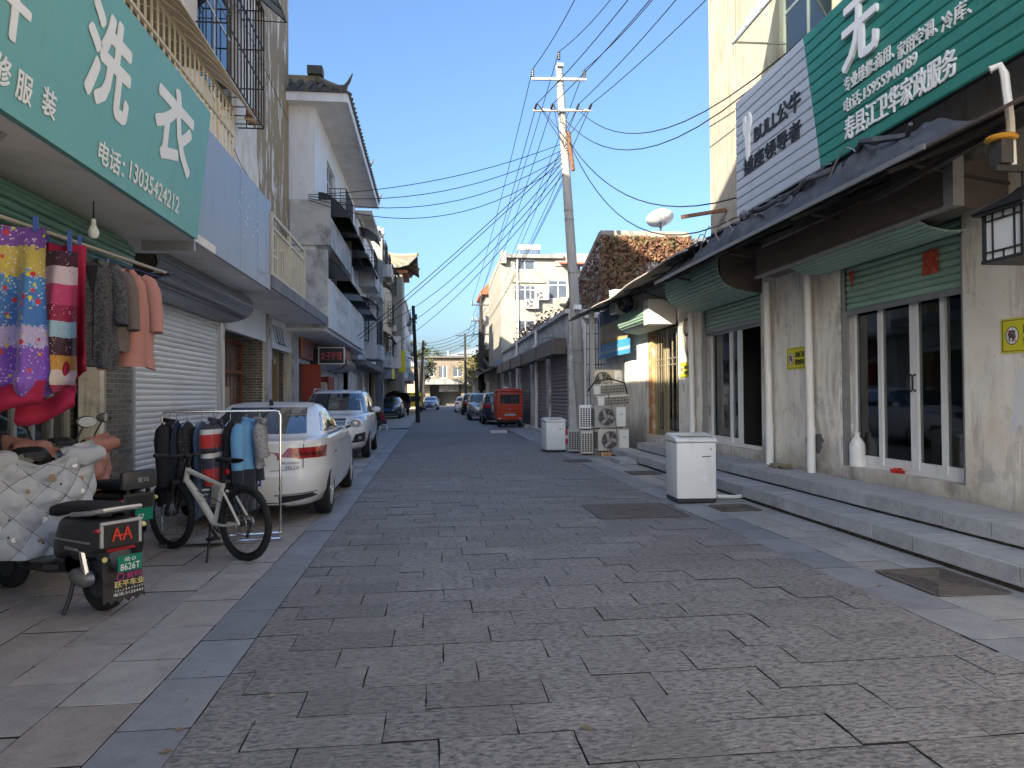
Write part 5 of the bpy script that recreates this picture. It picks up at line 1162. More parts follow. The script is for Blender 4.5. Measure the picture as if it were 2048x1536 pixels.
MB().cyl((-4.75, 50.6, 13.15), (-3.35, 50.6, 13.15), .24, n=14).build('tank', 'white_plastic', wh, world=True, smooth=True); MB().bar((-4.7, 50.7, 11.83), (-4.7, 50.7, 13.0), .05).bar((-3.4, 50.7, 11.83), (-3.4, 50.7, 13.0), .05).bar((-4.7, 50.7, 12.2), (-3.4, 50.7, 12.2), .04).build('stand', 'galv', wh, world=True)
# blade panels hanging along the left side
for lab, x, y, z0, z1, w, m in (('tall white blank panel hanging out over the left pavement', -2.95, 33.9, 3.3, 6.0, .65, 'panel_white'), ('narrow pale blue hanging banner on the left side', -2.75, 44.5, 2.6, 4.3, .5, 'sign_bluegrey'), ('narrow white hanging sign beside the yellow one', -2.6, 53.5, 3.6, 6.0, .55, 'panel_white'), ('small yellow hanging sign on the left side', -2.35, 56.0, 3.4, 5.1, .5, 'notice_yellow')):
    o = thing('hanging_sign', lab, 'sign', (x, y, z0)); Wb('panel', m, o, (x - w / 2, x + w / 2, y, y + .12, z0, z1), bevel=.01); MB().bar((x - w, y + .06, z1 - .1), (x, y + .06, z1 - .1), .03).bar((x - w, y + .06, z0 + .2), (x, y + .06, z0 + .2), .03).build('bracket', 'iron_dark', o, world=True)
yb_ = Wb('yellow_fascia', 'notice_yellow', None, (-2.85, -2.75, 46, 52.5, 2.75, 3.5)); tag(yb_, 'long yellow fascia board under the pale yellow block', 'sign')
# ------------------------------------------------------------------ right side, farther along
SXR = 4.55
sr_ = thing('shutter_row', 'long low stained concrete row of brown roller shutter shops on the right', 'building', (7, 34, 0))
bays = [(23.75, 27.5), (28.25, 32.2), (32.95, 36.8), (37.6, 41.4), (42.2, 45.2)]
wall('x', SXR, .25, 23.4, 45.8, 0, 4.25, [(a, c, .0, 3.15) for a, c in bays]).build('front_wall', 'concrete', sr_, world=True)
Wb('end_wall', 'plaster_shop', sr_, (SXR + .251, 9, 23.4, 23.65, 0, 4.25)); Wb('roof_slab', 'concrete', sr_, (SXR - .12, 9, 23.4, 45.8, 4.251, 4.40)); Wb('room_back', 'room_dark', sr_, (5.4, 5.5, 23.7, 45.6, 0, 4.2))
for i, (a, c) in enumerate(bays):
    shutter(sr_, 'x', SXR + .10, a + .04, c - .04, .12, 3.1, 'shutter_brown', .135, .034, rails='rust')
    hh = MB().box(SXR - .46, SXR - .003, a + .12, c - .12, 2.92, 3.46).build('shutter_hood', 'hood_brown', sr_, world=True)
    hs_ = MB().box(-.006, 0, -.5, .5, -.5, .5).mesh('slat', 'shutter_brown')
    for k in range(6): inst(hs_, 'slat', hh, (SXR - .461, (a + c) / 2, 2.965 + k * .090), None, (2.2, c - a - .24, .076))
    Wb('threshold', 'concrete', sr_, (SXR - .25, SXR + .04, a, c, -.01, .12))
for y, (xa) in ((30.2, 0), (37.2, 0)):
    MB().tube([(SXR - .12, y, 4.3), (SXR - .12, y, 3.7), (SXR - .25, y, 3.5), (SXR - .12, y, 3.3), (SXR - .12, y, .1)], .07, 8).build('rain_pipe', 'pvc', sr_, world=True, smooth=True)
MB().add([(SXR - .9, 26.2, 3.55), (SXR - .9, 26.4, 3.55), (SXR, 27.0, 3.75), (SXR, 26.6, 3.75)], [(0, 1, 2, 3)]).build('metal_flap', 'galv', sr_, world=True)
# barred gateway behind the pole
gt = thing('barred_gate', 'white barred gate in the gap behind the concrete power pole', 'gate', (5.3, 23.2, 0))
b = MB()
for i in range(8): b.cyl((4.98 + i * .095, 22.6, 1.0), (4.98 + i * .095, 22.6, 3.85), .010, n=6)
b.build('bars', 'iron_dark', gt, world=True)
b = MB()
for z in (1.0, 1.5, 2.0, 2.5, 3.0, 3.5, 3.85): b.box(4.96, 5.7, 22.585, 22.615, z - .012, z + .012)
b.build('rails', 'iron_dark', gt, world=True); Wb('sheet', 'plaster_white', gt, (4.96, 5.8, 22.9, 22.95, .05, 4.0)); Wb('lintel', 'concrete', gt, (4.9, 5.8, 22.5, 22.95, 4.0, 4.15))
# older tile-eaved shops beyond the shutter row
of = thing('old_shop_row', 'old low shops with dark tiled eaves and shutters beyond the brown shutter row', 'building', (7, 62, 0))
ob_ = [(46.4 + i * 3.4, 46.4 + i * 3.4 + 2.7) for i in range(10)]
wall('x', 4.5, .25, 45.82, 81, 0, 3.4, [(a, c, 0, 2.7) for a, c in ob_]).build('front_wall', 'concrete', of, world=True)
for i, (a, c) in enumerate(ob_): shutter(of, 'x', 4.56, a + .03, c - .03, .05, 2.65, ('shutter_steel', 'shutter_brown', 'shutter_brown')[i % 3], .12, .02)
for i in range(5):
    a = 46 + i * 7; MB().add([(3.75, a, 3.35), (3.75, a + 6.9, 3.35), (6.5, a + 6.9, 4.7), (6.5, a, 4.7), (3.75, a, 3.2), (3.75, a + 6.9, 3.2), (6.5, a + 6.9, 4.5), (6.5, a, 4.5)], [(0, 1, 2, 3), (7, 6, 5, 4), (0, 4, 5, 1), (1, 5, 6, 2), (2, 6, 7, 3), (3, 7, 4, 0)]).build('tiled_eave', 'tile_roof', of, world=True)
    MB().tube([(3.9, a, 3.4), (3.65, a - .1, 3.45), (3.45, a - .15, 3.65), (3.3, a - .2, 3.95)], [.12, .09, .07, .03], 6).build('curled_finial', 'tile_roof', of, world=True)
pp_ = Wb('pink_poster', mat('poster_pink', (.50, .22, .22), .7), None, (4.43, 4.49, 50.0, 50.5, .8, 2.6)); tag(pp_, 'narrow pink poster strip between far shutters on the right', 'poster')
pav = thing('small_pavilion_roof', 'small grey blue pavilion roof over the far end of the brown shutters', 'roof', (4.2, 45, 3.4))
MB().lathe([(.6, 0), (.32, .22), (.06, .55), (0, .6)], (0, 0, 0), 4, Matrix.Rotation(R(45), 4, 'Z')).build('roof', mat('roof_blue', (.10, .13, .17), .6), pav); MB().box(-.05, .05, -.05, .05, -3.4, 0).build('post', 'iron_dark', pav)
# vine covered two storey house
vh = thing('vine_covered_house', 'two storey house overgrown with reddish brown climbing vines behind the low shops', 'building', (8.5, 30, 0))
VY, VX0, VX1, VZ = 26.0, 6.35, 9.65, 7.45
Wb('front_wall', 'plaster_shop', vh, (VX0, VX1, VY, VY + .3, 0, VZ)); Wb('parapet_coping', 'plaster_cream', vh, (VX0 - .06, VX1 + .06, VY - .08, VY + .4, VZ, VZ + .22))
MB().prism([(VY + .31, 0), (VY + .31, VZ), (VY + 1.2, VZ - .3), (VY + 6, 5.9), (VY + 9, 5.0), (VY + 9, 0)], 'x', VX0, VX0 + .3).build('side_wall', 'plaster_shop', vh, world=True)
MB().prism([(VY + .4, VZ + .0), (VY + .4, VZ + .2), (VY + 6, 6.15), (VY + 9, 5.25), (VY + 9, 5.0), (VY + 6, 5.92)], 'x', VX0 - .06, VX0 + .36).build('side_coping', 'plaster_cream', vh, world=True)
b = MB()
for i in range(4):
    for j in range(4): b.tube([(7.75 + i * .28 + .10 * math.cos(t * 1.05), VY - .05, 5.45 + j * .28 + .10 * math.sin(t * 1.05)) for t in range(6)], .03, 4, closed=True)
b.build('vent_blocks', 'plaster_white', vh, world=True)
Wb('shed_roof', 'galv', vh, (VX1 + .1, 11.5, VY - .5, VY + 2, 6.9, 7.35))
m = bpy.data.materials.new('vine_leaf'); m.use_nodes = True; MATS['vine_leaf'] = m
t = m.node_tree; L = t.links.new; gp = N(t, 'ShaderNodeNewGeometry'); b_ = t.nodes['Principled BSDF']; b_.inputs['Roughness'].default_value = .7
nz = N(t, 'ShaderNodeTexNoise'); nz.inputs['Scale'].default_value = 1.1; nz.inputs['Detail'].default_value = 3; L(gp.outputs['Position'], nz.inputs['Vector'])
ad = N(t, 'ShaderNodeMath', operation='MULTIPLY_ADD'); ad.inputs[1].default_value = .55; L(gp.outputs['Random Per Island'], ad.inputs[0]); L(nz.outputs['Fac'], ad.inputs[2])
sb_ = N(t, 'ShaderNodeMath', operation='SUBTRACT'); sb_.inputs[1].default_value = .27; L(ad.outputs[0], sb_.inputs[0])
cr = N(t, 'ShaderNodeValToRGB'); L(sb_.outputs[0], cr.inputs[0]); els = [(.15, (.075, .07, .025)), (.34, (.13, .09, .04)), (.48, (.15, .075, .035)), (.62, (.13, .045, .025)), (.8, (.065, .028, .02))]
cr.color_ramp.elements[0].position = els[0][0]; cr.color_ramp.elements[0].color = lin(els[0][1]); cr.color_ramp.elements[1].position = els[-1][0]; cr.color_ramp.elements[1].color = lin(els[-1][1])
for p_, c in els[1:-1]: e = cr.color_ramp.elements.new(p_); e.color = lin(c)
L(cr.outputs[0], b_.inputs['Base Color'])
def leaves(b, n, place, size, r):
    for _ in range(n):
        p, nn = place(); s = size * r.uniform(.6, 1.35); a = r.uniform(0, 6.28)
        d = Vector((r.uniform(-.6, .6), r.uniform(-.6, .6), r.uniform(-.6, .6))) + Vector(nn); d.normalize(); x = d.orthogonal().normalized(); y = d.cross(x)
        x, y = x * math.cos(a) + y * math.sin(a), y * math.cos(a) - x * math.sin(a)
        b.add([p + x * s, p + y * s * .6 + d * s * .15, p - x * s * .8, p - y * s * .6 + d * s * .15], [(0, 1, 2, 3)])
r = random.Random(5); b = MB()
def pl_front():
    while True:
        x = r.uniform(VX0 - .1, VX1); z = r.uniform(3.6, VZ - .02); col = math.sin(x * 7.3) + .6 * math.sin(x * 17 + 1)
        hang = VZ - 1.2 - 1.0 * (1 + col) * .9
        if 7.65 < x < 8.85 and 5.3 < z < 6.5 and r.random() < .8: continue
        if z > hang or r.random() < .22: return Vector((x, VY - r.uniform(.02, .30) - .1 * max(0, col), z)), (0, -1, .3)
def pl_side():
    y = r.uniform(VY, VY + 9); zt = VZ - (y - VY) * .27; return Vector((VX0 - r.uniform(.02, .22), y, r.uniform(3.8, zt - .05))), (-1, -.3, .3)
def pl_low():
    y = r.uniform(30, 41); return Vector((r.uniform(4.7, 6.2), y, 4.45 + abs(r.gauss(0, .35)))), (-.4, -.4, 1)
leaves(b, 4600, pl_front, .095, r); leaves(b, 2400, pl_side, .10, r); leaves(b, 1800, pl_low, .10, r)
vl = b.build('climbing_vine', 'vine_leaf', None, recalc=False); tag(vl, 'reddish brown autumn climbing vine leaves covering the house wall', 'vine', kind='stuff')
b = MB()
for k in range(16):
    x = VX0 + .2 + k * .2; b.tube([(x + .05 * math.sin(q + k), VY - .04, 3.6 + q * .48) for q in range(9)], .012, 4)
b.build('vine_stem', 'pole_wood', vl)
# satellite dish
sdp = atY(1321, 437, VY + 2); sdh = thing('satellite_dish', 'white satellite dish on a short mast above the vine covered house', 'satellite dish', (sdp.x, VY + 2, VZ + .2))
cz = sdp.z - VZ - .2
rot = Matrix.Rotation(R(-28), 4, 'X')
MB().lathe([(.02, 0), (.22, .02), (.40, .08), (.55, .17), (.565, .175), (.40, .06), (.22, .0), (.02, -.02)], (0, 0, cz - .12), 26, rot).build('dish', 'white_plastic', sdh, smooth=True)
b = MB()
ap = Vector((0, 0, cz - .12)) + rot.to_3x3() @ Vector((0, 0, .62))
for k in range(4): b.bar(Vector((0, 0, cz - .12)) + rot.to_3x3() @ Vector((.53 * math.cos(k * 1.57), .53 * math.sin(k * 1.57), .17)), ap, .012)
b.build('feed_arm', 'iron_black', sdh); MB().cyl((0, 0, 0), (0, 0, cz - .15), .04, n=8).build('mast', 'iron_black', sdh)
b = MB()
for k in range(3): b.bar((0, 0, cz - .45), (.22 * math.cos(k * 2.1), .22 * math.sin(k * 2.1), cz - .15), .02)
b.build('brace', 'iron_black', sdh)
# cream four storey block
cb_ = thing('apartment_building', 'cream four storey block with air conditioners facing the viewer on the right', 'building', (7.2, 50, 0))
CY, CX0, CX1, CZ = 46.0, 4.46, 9.75, 10.6
cw = [(5.78, 7.85, 8.85, 9.95), (5.8, 7.9, 5.75, 7.4), (5.9, 7.8, 3.6, 4.6)]
def cwp(pa, pb): a, c = atY(*pa, CY), atY(*pb, CY); return (a.x, c.x, c.z, a.z)
cw = [cwp((1029, 519), (1070, 540)), cwp((1029, 570), (1072, 602)), cwp((1032, 640), (1070, 664)), cwp((1098, 560), (1135, 598))]
wall('y', CY, .3, CX0, CX1, 0, CZ, cw).build('front_wall', 'plaster_cream', cb_, world=True)
Wb('side_wall', 'plaster_cream', cb_, (CX0, CX0 + .3, CY + .301, 56, 0, CZ)); Wb('roof_slab', 'concrete_dark', cb_, (CX0 + .35, CX1 - 1.2, CY - .35, 56, CZ - .12, CZ + .12)); Wb('parapet', 'plaster_cream', cb_, (CX1 - 1.7, CX1 + 1.5, CY - .1, CY - .002, CZ - .6, CZ + .25), (CX0 - .02, CX0 + .34, CY - .4, CY - .002, CZ - .5, CZ + .3)); Wb('inner_wall', 'room_mid', cb_, (CX0 + .31, CX1, CY + 1.5, CY + 1.6, 0, CZ - .2))
for i, o in enumerate(cw): window_y(cb_, CY + .08, *o, mull=(1, 3, 1, 1)[i], trans=(0, .72, 0, .75)[i])
Wb('lintel_band', 'plaster_cream', cb_, (cw[1][0] - .2, cw[1][1] + .6, CY - .12, CY - .001, cw[1][3] + .15, cw[1][3] + .25)); Wb('bay', 'plaster_cream', cb_, (CX1 - 1.5, CX1 + 1.6, CY - .9, CY - .101, cw[3][2] - .4, cw[3][2])); 
MB().tube([(6.5, CY - .08, CZ), (6.5, CY - .08, 3)], .06, 6).build('rain_pipe', 'pvc', cb_, world=True).location.x -= .95
MB().add([(CX1 - 1.5, CY - 1.0, cw[3][3] + .9), (CX1 + 1.6, CY - 1.0, cw[3][3] + .9), (CX1 + 1.6, CY, cw[3][3] + 1.2), (CX1 - 1.5, CY, cw[3][3] + 1.2)], [(0, 1, 2, 3)]).build('shed_canopy', 'roof_red', cb_, world=True)
red = thing('red_roof_house', 'narrow cream side house with small red roof left of the cream block', 'building', (5.4, 68, 0)); Wb('wall', 'plaster_cream', red, (5.0, 8, 66.5, 72, 0, 11.0)); MB().prism([(4.5, 11.0), (4.5, 11.3), (5.6, 12.4), (8.4, 12.4), (8.4, 11.0)], 'y', 66.0, 72.3).build('roof', 'roof_red', red, world=True)
Wb('small_window', 'glass_blue', red, (5.9, 6.6, 66.46, 66.49, 7.5, 8.8)); Wb('balcony_rail', 'iron_dark', red, (4.4, 4.99, 66.4, 68, 4.0, 5.0))
wh2 = thing('water_heater', 'rooftop solar water heater on the cream four storey block', 'water heater', (6.3, 48, CZ + .12))
for i in range(10): MB().cyl((6.0 + i * .13, 47.2, CZ + .15), (6.0 + i * .13, 47.7, CZ + .85), .045, n=6).build('tube', 'glass_blue', wh2, world=True)
MB().cyl((5.85, 47.8, CZ + .98), (7.35, 47.8, CZ + .98), .2, n=14).build('tank', 'white_plastic', wh2, world=True, smooth=True); MB().bar((5.9, 47.8, CZ + .12), (5.9, 47.8, CZ + .9), .05).bar((7.3, 47.8, CZ + .12), (7.3, 47.8, CZ + .9), .05).bar((5.9, 47.8, CZ + .3), (7.3, 47.8, CZ + .3), .04).build('stand', 'galv', wh2, world=True)

# outdoor air conditioning units
def ac_unit(label, loc, rz=0, w=.82, h=.56, d=.30, m='beige_plastic', group='outdoor air conditioner units', fan=True):
    """front (fan side) faces local -Y"""
    t = thing('air_conditioner', label, 'air conditioner', loc, rz, group)
    MB().box(-w / 2, w / 2, -d / 2, d / 2, .03, h).build('casing', m, t, bevel=.018, seg=2)
    MB().box(-w / 2 + .08, -w / 2 + .14, -d / 2 + .02, d / 2 - .02, 0, .031).build('foot', 'dark_plastic', t); MB().box(w / 2 - .14, w / 2 - .08, -d / 2 + .02, d / 2 - .02, 0, .031).build('foot', 'dark_plastic', t)
    cx = -w * .13; rr = h * .40; cz = h / 2 + .01; y = -d / 2 - .003
    MB().add([(cx, y, cz)] + [(cx + rr * math.cos(k * .2618), y, cz + rr * math.sin(k * .2618)) for k in range(24)], [(0, 1 + k, 1 + (k + 1) % 24) for k in range(24)]).build('fan_opening', 'dark_plastic', t, recalc=False)
    b = MB()
    for q in (.3, .5, .7, .86, 1.0): b.tube([(cx + rr * q * math.cos(k * .314), y - .006, cz + rr * q * math.sin(k * .314)) for k in range(20)], .004 if q < 1 else .010, 4, closed=True)
    for k in range(6): b.bar((cx, y - .006, cz), (cx + rr * math.cos(k * 1.047), y - .006, cz + rr * math.sin(k * 1.047)), .008)
    b.build('fan_guard', 'ac_grey', t)
    b = MB()
    for k in range(3): b.obox((cx + rr * .45 * math.cos(k * 2.094), y + .0, cz + rr * .45 * math.sin(k * 2.094)), (rr * .8, .002, rr * .35), Matrix.Rotation(-k * 2.094 + .3, 4, 'Y'))
    b.xf(Matrix.Translation((0, -.0018, 0))).build('fan_blade', 'ac_grey', t)
    MB().box(w / 2 - .26, w / 2 - .02, -d / 2 - .006, -d / 2 - .0005, .06, h - .03).build('service_panel', 'white_plastic', t); MB().box(w / 2 - .18, w / 2 - .08, -d / 2 - .009, -d / 2 - .0065, h * .62, h * .66).build('badge', 'ac_grey', t)
    b = MB()                                           # side coil louvres
    for k in range(9):
        z = .08 + (h - .14) * k / 9
        for j in range(4): b.box(-w / 2 - .004, -w / 2 - .0005, -d / 2 + .03 + j * .065, -d / 2 + .075 + j * .065, z, z + .038)
    o = b.build('side_louvre', 'dark_plastic', t); o['kind'] = 'stuff'
    return t
def acx(px, y): return G(px, 900).x
ac_unit('lowest weathered outdoor unit of the pile beside the steps, standing on bricks', (4.42, 17.3, .10), R(8), m='beige_plastic')
ac_unit('outdoor unit with drooping hose, second from the ground in the pile', (4.36, 17.35, .665), R(6), m='ac_grey')
ac_unit('outdoor unit seen edge-on at the left of the pile, on the ground', (3.87, 17.7, .02), R(80), m='beige_plastic', w=.78, h=.60)
ac_unit('outdoor unit seen edge-on at the left of the pile, on top of another', (3.90, 17.9, .63), R(76), m='white_plastic', w=.78, h=.62)
ac_unit('grey outdoor unit edge-on farthest back at the left of the pile', (3.70, 18.5, .02), R(80), m='ac_grey', w=.78, h=.60)
ac_unit('small outdoor unit on a wall shelf behind the pile, below the banner', (5.0, 20.2, 1.55), R(4), m='beige_plastic', w=.95, h=.68)
ac_unit('white outdoor unit high on the wall above the blue banner', (5.25, 18.9, 3.65), R(20), m='white_plastic', w=.85, h=.70)
for lab, px, py in (('upper outdoor unit on the cream four storey block', 1083, 592), ('lower outdoor unit on the cream four storey block', 1063, 609)):
    p = atY(px, py, CY - .2); ac_unit(lab, (p.x, CY - .25, p.z - .3), 0, w=.9, h=.62, m='white_plastic')
Wb('brick_footing', 'brick_orange', None, (4.1, 4.35, 17.05, 17.2, -.001, .10)); tag(bpy.data.objects['brick_footing'], 'broken brick propping up the air conditioner pile', 'brick')
def ac_indoor(label, loc, rz, tilt=0):
    t = thing('air_conditioner', label, 'air conditioner', loc, rz, 'stripped indoor units'); t.matrix_basis = t.matrix_basis @ Matrix.Rotation(tilt, 4, 'Y')
    MB().prism([(-.10, 0), (.10, 0), (.10, .27), (-.06, .27), (-.11, .18)], 'x', -.42, .42).build('casing', 'beige_plastic', t, bevel=.01)
    b = MB()
    for k in range(16): b.box(-.22 + k * .038, -.21 + k * .038, -.118, -.108, .03, .22)
    for z in (.05, .12, .19): b.box(-.23, .40, -.121, -.112, z, z + .012)
    b.build('coil_fins', 'dark_plastic', t)
    MB().box(-.41, -.26, -.122, -.10, .02, .22).build('end_cover', 'white_plastic', t, bevel=.008)
ac_indoor('stripped long indoor unit lying on the outdoor units, lower of two', (4.45, 17.3, 1.235), R(6), R(-3)); ac_indoor('stripped long indoor unit on top of the whole pile', (4.38, 17.38, 1.52), R(4), R(-4))
hs1 = MB().tube([(4.25, 17.12, 1.75), (4.3, 17.1, 1.5), (4.38, 17.09, 1.2), (4.46, 17.09, .95), (4.5, 17.08, .6), (4.5, 17.06, .2)], .016, 6).build('drain_hose', 'cable_grey'); tag(hs1, 'grey hose drooping over the front of the air conditioner pile', 'hose')
hs2 = MB().tube([(3.85, 17.4, 1.6), (4.0, 17.2, 1.85), (4.4, 17.2, 1.90), (4.75, 17.25, 1.8), (4.85, 17.3, 1.45), (4.75, 17.3, 1.2)], .02, 6).build('copper_line', 'cable'); tag(hs2, 'black insulated pipe looped over the air conditioner pile', 'pipe')

# washing machines
def washer(label, loc, rz, s=1.0, m='white_plastic'):
    t = thing('washing_machine', label, 'washing machine', loc, rz, 'discarded top loading washing machines'); w, d, h = .27 * s, .27 * s, .80 * s
    MB().box(-w, w, -d, d, .05 * s, h).build('cabinet', m, t, bevel=.022, seg=3, smooth=True)
    MB().box(-w + .005, w - .005, -d + .005, d - .005, 0, .049 * s).build('plinth', 'dark_plastic', t, bevel=.008)
    # lid: slopes up to the back
    MB().prism([(-d - .012, h + .004), (d + .012, h + .004), (d + .012, h + .085 * s), (d - .10, h + .115 * s), (-d + .10, h + .082 * s), (-d - .012, h + .04 * s)], 'x', -w - .012, w + .012).build('lid', m, t, bevel=.016, seg=3, smooth=True)
    MB().obox((0, d - .08, h + .103 * s), (w * 1.5, .11, .008), Matrix.Rotation(R(-14), 4, 'X')).build('control_panel', 'ac_grey', t)
    MB().box(-w + .04, w - .04, -d + .02, d - .16, h + .093 * s, h + .098 * s).xf(Matrix.Rotation(0, 4, 'X')).build('lid_glass', 'white_plastic', t)
    MB().box(w * .28, w * .72, -d - .003, -d - .0003, h * .76, h * .775).build('badge', 'iron_dark', t)
    MB().box(w * .7, w * .76, -d - .003, -d - .0003, h * .88, h * .90).build('label_mark', 'iron_dark', t)
    MB().sphere((w * .45, -d, .30 * s), (.045, .008, .06), 12, 6).build('dent', m, t, smooth=True); 
    for sx in (-1, 1):
        for sy in (-1, 1): MB().cyl((sx * (w - .05), sy * (d - .05), -.012), (sx * (w - .05), sy * (d - .05), .012), .025, n=10).build('foot', 'black_rubber', t)
    return t
w1 = washer('white top loading washing machine standing at the foot of the steps, nearest', (3.62, 9.72, .012), R(-3), 1.03)
MB().tube([(.24, .10, .08), (.38, -.05, .05), (.62, -.02, .035), (.80, .10, .03)], .026, 8).build('drain_hose', 'pvc', w1, smooth=True)
MB().tube([(.285, .05, .75), (.32, .05, .5), (.33, .0, .25), (.40, -.05, .03)], .010, 5).build('power_cord', 'cable_grey', w1)
w2 = washer('smaller white washing machine farther off beside the air conditioner pile', (3.20, 18.75, .012), R(6), .98)
fe = thing('fire_extinguisher', 'red fire extinguisher beside the far washing machine', 'extinguisher', (4.02, 21.0, .05)); MB().lathe([(0, 0), (.075, 0), (.08, .02), (.08, .36), (.05, .43), (.02, .45), (0, .45)], n=14).build('cylinder', mat('ext_red', (.45, .02, .02), .4), fe, smooth=True); MB().cyl((0, 0, .45), (0, 0, .52), .02, n=8).build('valve', 'iron_black', fe); MB().cyl((0, 0, .16), (0, 0, .26), .082, n=14).build('label_band', 'paper_white', fe)
# ------------------------------------------------------------------ poles and overhead lines
def insulator(parent, p, d=(0, 0, 1), h=.28, r=.055):
    d = Vector(d).normalized(); p = Vector(p); path = []; rs = []
    for k in range(4):
        for q, rr in ((0, .5), (.3, 1), (.6, .95), (.8, .5)): path.append(p + d * h * (k + q) / 4); rs.append(r * rr)
    MB().tube(path, rs, 8).build('insulator', 'porcelain', parent, world=True, smooth=True)
    return p + d * h
pole = thing('power_pole', 'tall leaning concrete power pole with two crossarms at the right roadside', 'power pole', (5.03, 23.4, 0))
PB, PT = Vector((5.03, 23.4, 0)), Vector((4.28, 23.4, 12.75))
def onp(z): return PB.lerp(PT, z / 12.75)
MB().tube([onp(-.2), onp(3), onp(6), onp(9), onp(12.6)], [.205, .185, .165, .145, .115], 18).build('shaft', 'pole_concrete', pole, world=True, smooth=True)
b = MB()
for z in (12.3, 11.9, 9.6, 7.7, 7.4, 5.6, 3.0, 2.6): c = onp(z); b.tube([c + Vector(((.215 - .0075 * z) * math.cos(k * .5236), (.215 - .0075 * z) * math.sin(k * .5236), 0)) for k in range(12)], .014, 5, closed=True)
b.build('clamp_band', 'galv', pole, world=True)
arm1 = (Vector((3.33, 23.25, 12.05)), Vector((5.18, 23.25, 12.10))); arm2 = (Vector((3.38, 23.22, 10.98)), Vector((5.32, 23.22, 11.05)))
mat('arm_galv', (.50, .48, .44), .6, .2)
for a in (arm1, arm2): MB().bar(a[0], a[1], .09, .07).build('crossarm', 'arm_galv', pole, world=True)
MB().box(4.18, 4.42, 23.2, 23.28, 12.5, 12.62).build('top_bracket', 'galv', pole, world=True)
T_top = insulator(pole, (4.27, 23.3, 12.75)); T_l = insulator(pole, arm1[0] + Vector((.04, 0, .05))); T_r = insulator(pole, arm1[1] + Vector((-.06, 0, .05)))
low = [insulator(pole, arm2[0].lerp(arm2[1], f) + Vector((0, -.03, .03)), (0.2, -.8, .5), .22, .045) for f in (.02, .30, .75, .97)]
MB().tube([(4.55, 23.2, 10.3), (4.70, 23.2, 9.0)], .07, 8).build('cable_bundle', 'rust', pole, world=True)
MB().box(4.66, 4.92, 23.06, 23.2, 4.35, 4.5).build('security_camera', 'white_plastic', pole, world=True)
def cable(label, p0, p1, sag, r=.012, n=14, group='overhead power lines', m='cable'):
    p0, p1 = Vector(p0), Vector(p1); b = MB().tube([p0.lerp(p1, k / n) - Vector((0, 0, sag * 4 * (k / n) * (1 - k / n))) for k in range(n + 1)], r, 5)
    o = b.build('overhead_cable', m); return tag(o, label, 'cable', group)
# lines towards the viewer (over the head), found from where they leave the picture
def back(px, y=4.0, z0=None, src=None):
    d = ray(px, 0); return O3 + d * (y / d.y)
for i, (src, px, nm) in enumerate(((T_l, 1140, 'outermost left'), (T_top, 1207, 'pole top'), (low[0], 1240, 'left lower arm'), (low[1], 1283, 'second lower arm'), (T_r, 1290, 'right upper arm'), (low[2], 1335, 'third lower arm'), (low[3], 1392, 'right lower arm'))):
    q = O3 + ray(px, 0) * 9.0; src = Vector(src); e = src + (q - src) * 1.0
    # keep the line's height sensible where it passes the viewer
    d = ray(px, 0); k = (src.z + .35 - CAM_H) / d.z; e = O3 + d * k
    cable('overhead line from the power pole towards the viewer, %s' % nm, src, e + (e - src) * .8, .25, .014)
pole2 = thing('power_pole', 'dark far power pole with many crossarms left of the cream block', 'power pole', (4.25, 62, 0))
MB().tube([(4.25, 62, 0), (4.26, 62, 10.2)], [.2, .14], 10).build('shaft', 'pole_dark', pole2, world=True)
MB().tube([(4.26, 62, 2), (4.26, 62, 8.2)], [.33, .22], 8).build('cable_bundle', 'pole_dark', pole2, world=True)
for z, w in ((9.45, .85), (8.05, .8), (6.9, .75), (5.9, .5)): MB().bar((4.26 - w, 61.9, z), (4.26 + w, 61.9, z), .09).build('crossarm', 'iron_dark', pole2, world=True)
P2 = [insulator(pole2, (4.26 + x, 61.9, z), h=.3, r=.09) for x, z in ((-.8, 9.5), (.8, 9.5), (0, 10.2), (-.75, 8.1), (-.35, 8.1), (.35, 8.1), (.75, 8.1))]
for i, (a, c) in enumerate(((T_l, P2[0]), (T_r, P2[1]), (T_top, P2[2]), (low[0], P2[3]), (low[1], P2[4]), (low[2], P2[5]), (low[3], P2[6]))): cable('overhead line between the near and the far power pole on the right, run %s' % ('one', 'two', 'three', 'four', 'five', 'six', 'seven')[i], a, c, .5, .014)
pole3 = thing('power_pole', 'distant thin power pole with short crossarms at the street end', 'power pole', (4.3, 92, 0))
MB().tube([(4.3, 92, 0), (4.2, 92, 9.6)], [.2, .12], 8).build('shaft', 'pole_dark', pole3, world=True)
for z, w in ((9.3, 1.2), (8.0, .7), (6.9, 1.0)): MB().bar((4.2 - w, 91.9, z), (4.2 + w, 91.9, z), .12).build('crossarm', 'iron_dark', pole3, world=True)
pole4 = thing('power_pole', 'farthest pale power pole beyond the thin one', 'power pole', (2.6, 118, 0)); MB().tube([(2.6, 118, 0), (2.6, 118, 9)], [.25, .16], 8).build('shaft', 'pole_concrete', pole4, world=True)
for z in (7.0, 5.2): MB().bar((1.2, 117.9, z), (4.0, 117.9, z), .14).build('crossarm', 'iron_dark', pole4, world=True)
for k, (x, z) in enumerate(((-.8, 9.3), (.8, 9.3), (-.4, 8.0), (.4, 8.0))): cable('far overhead line between the two far poles, run %s' % ('one', 'two', 'three', 'four')[k], P2[k + 1], (4.2 + x, 91.9, z), .5, .02)
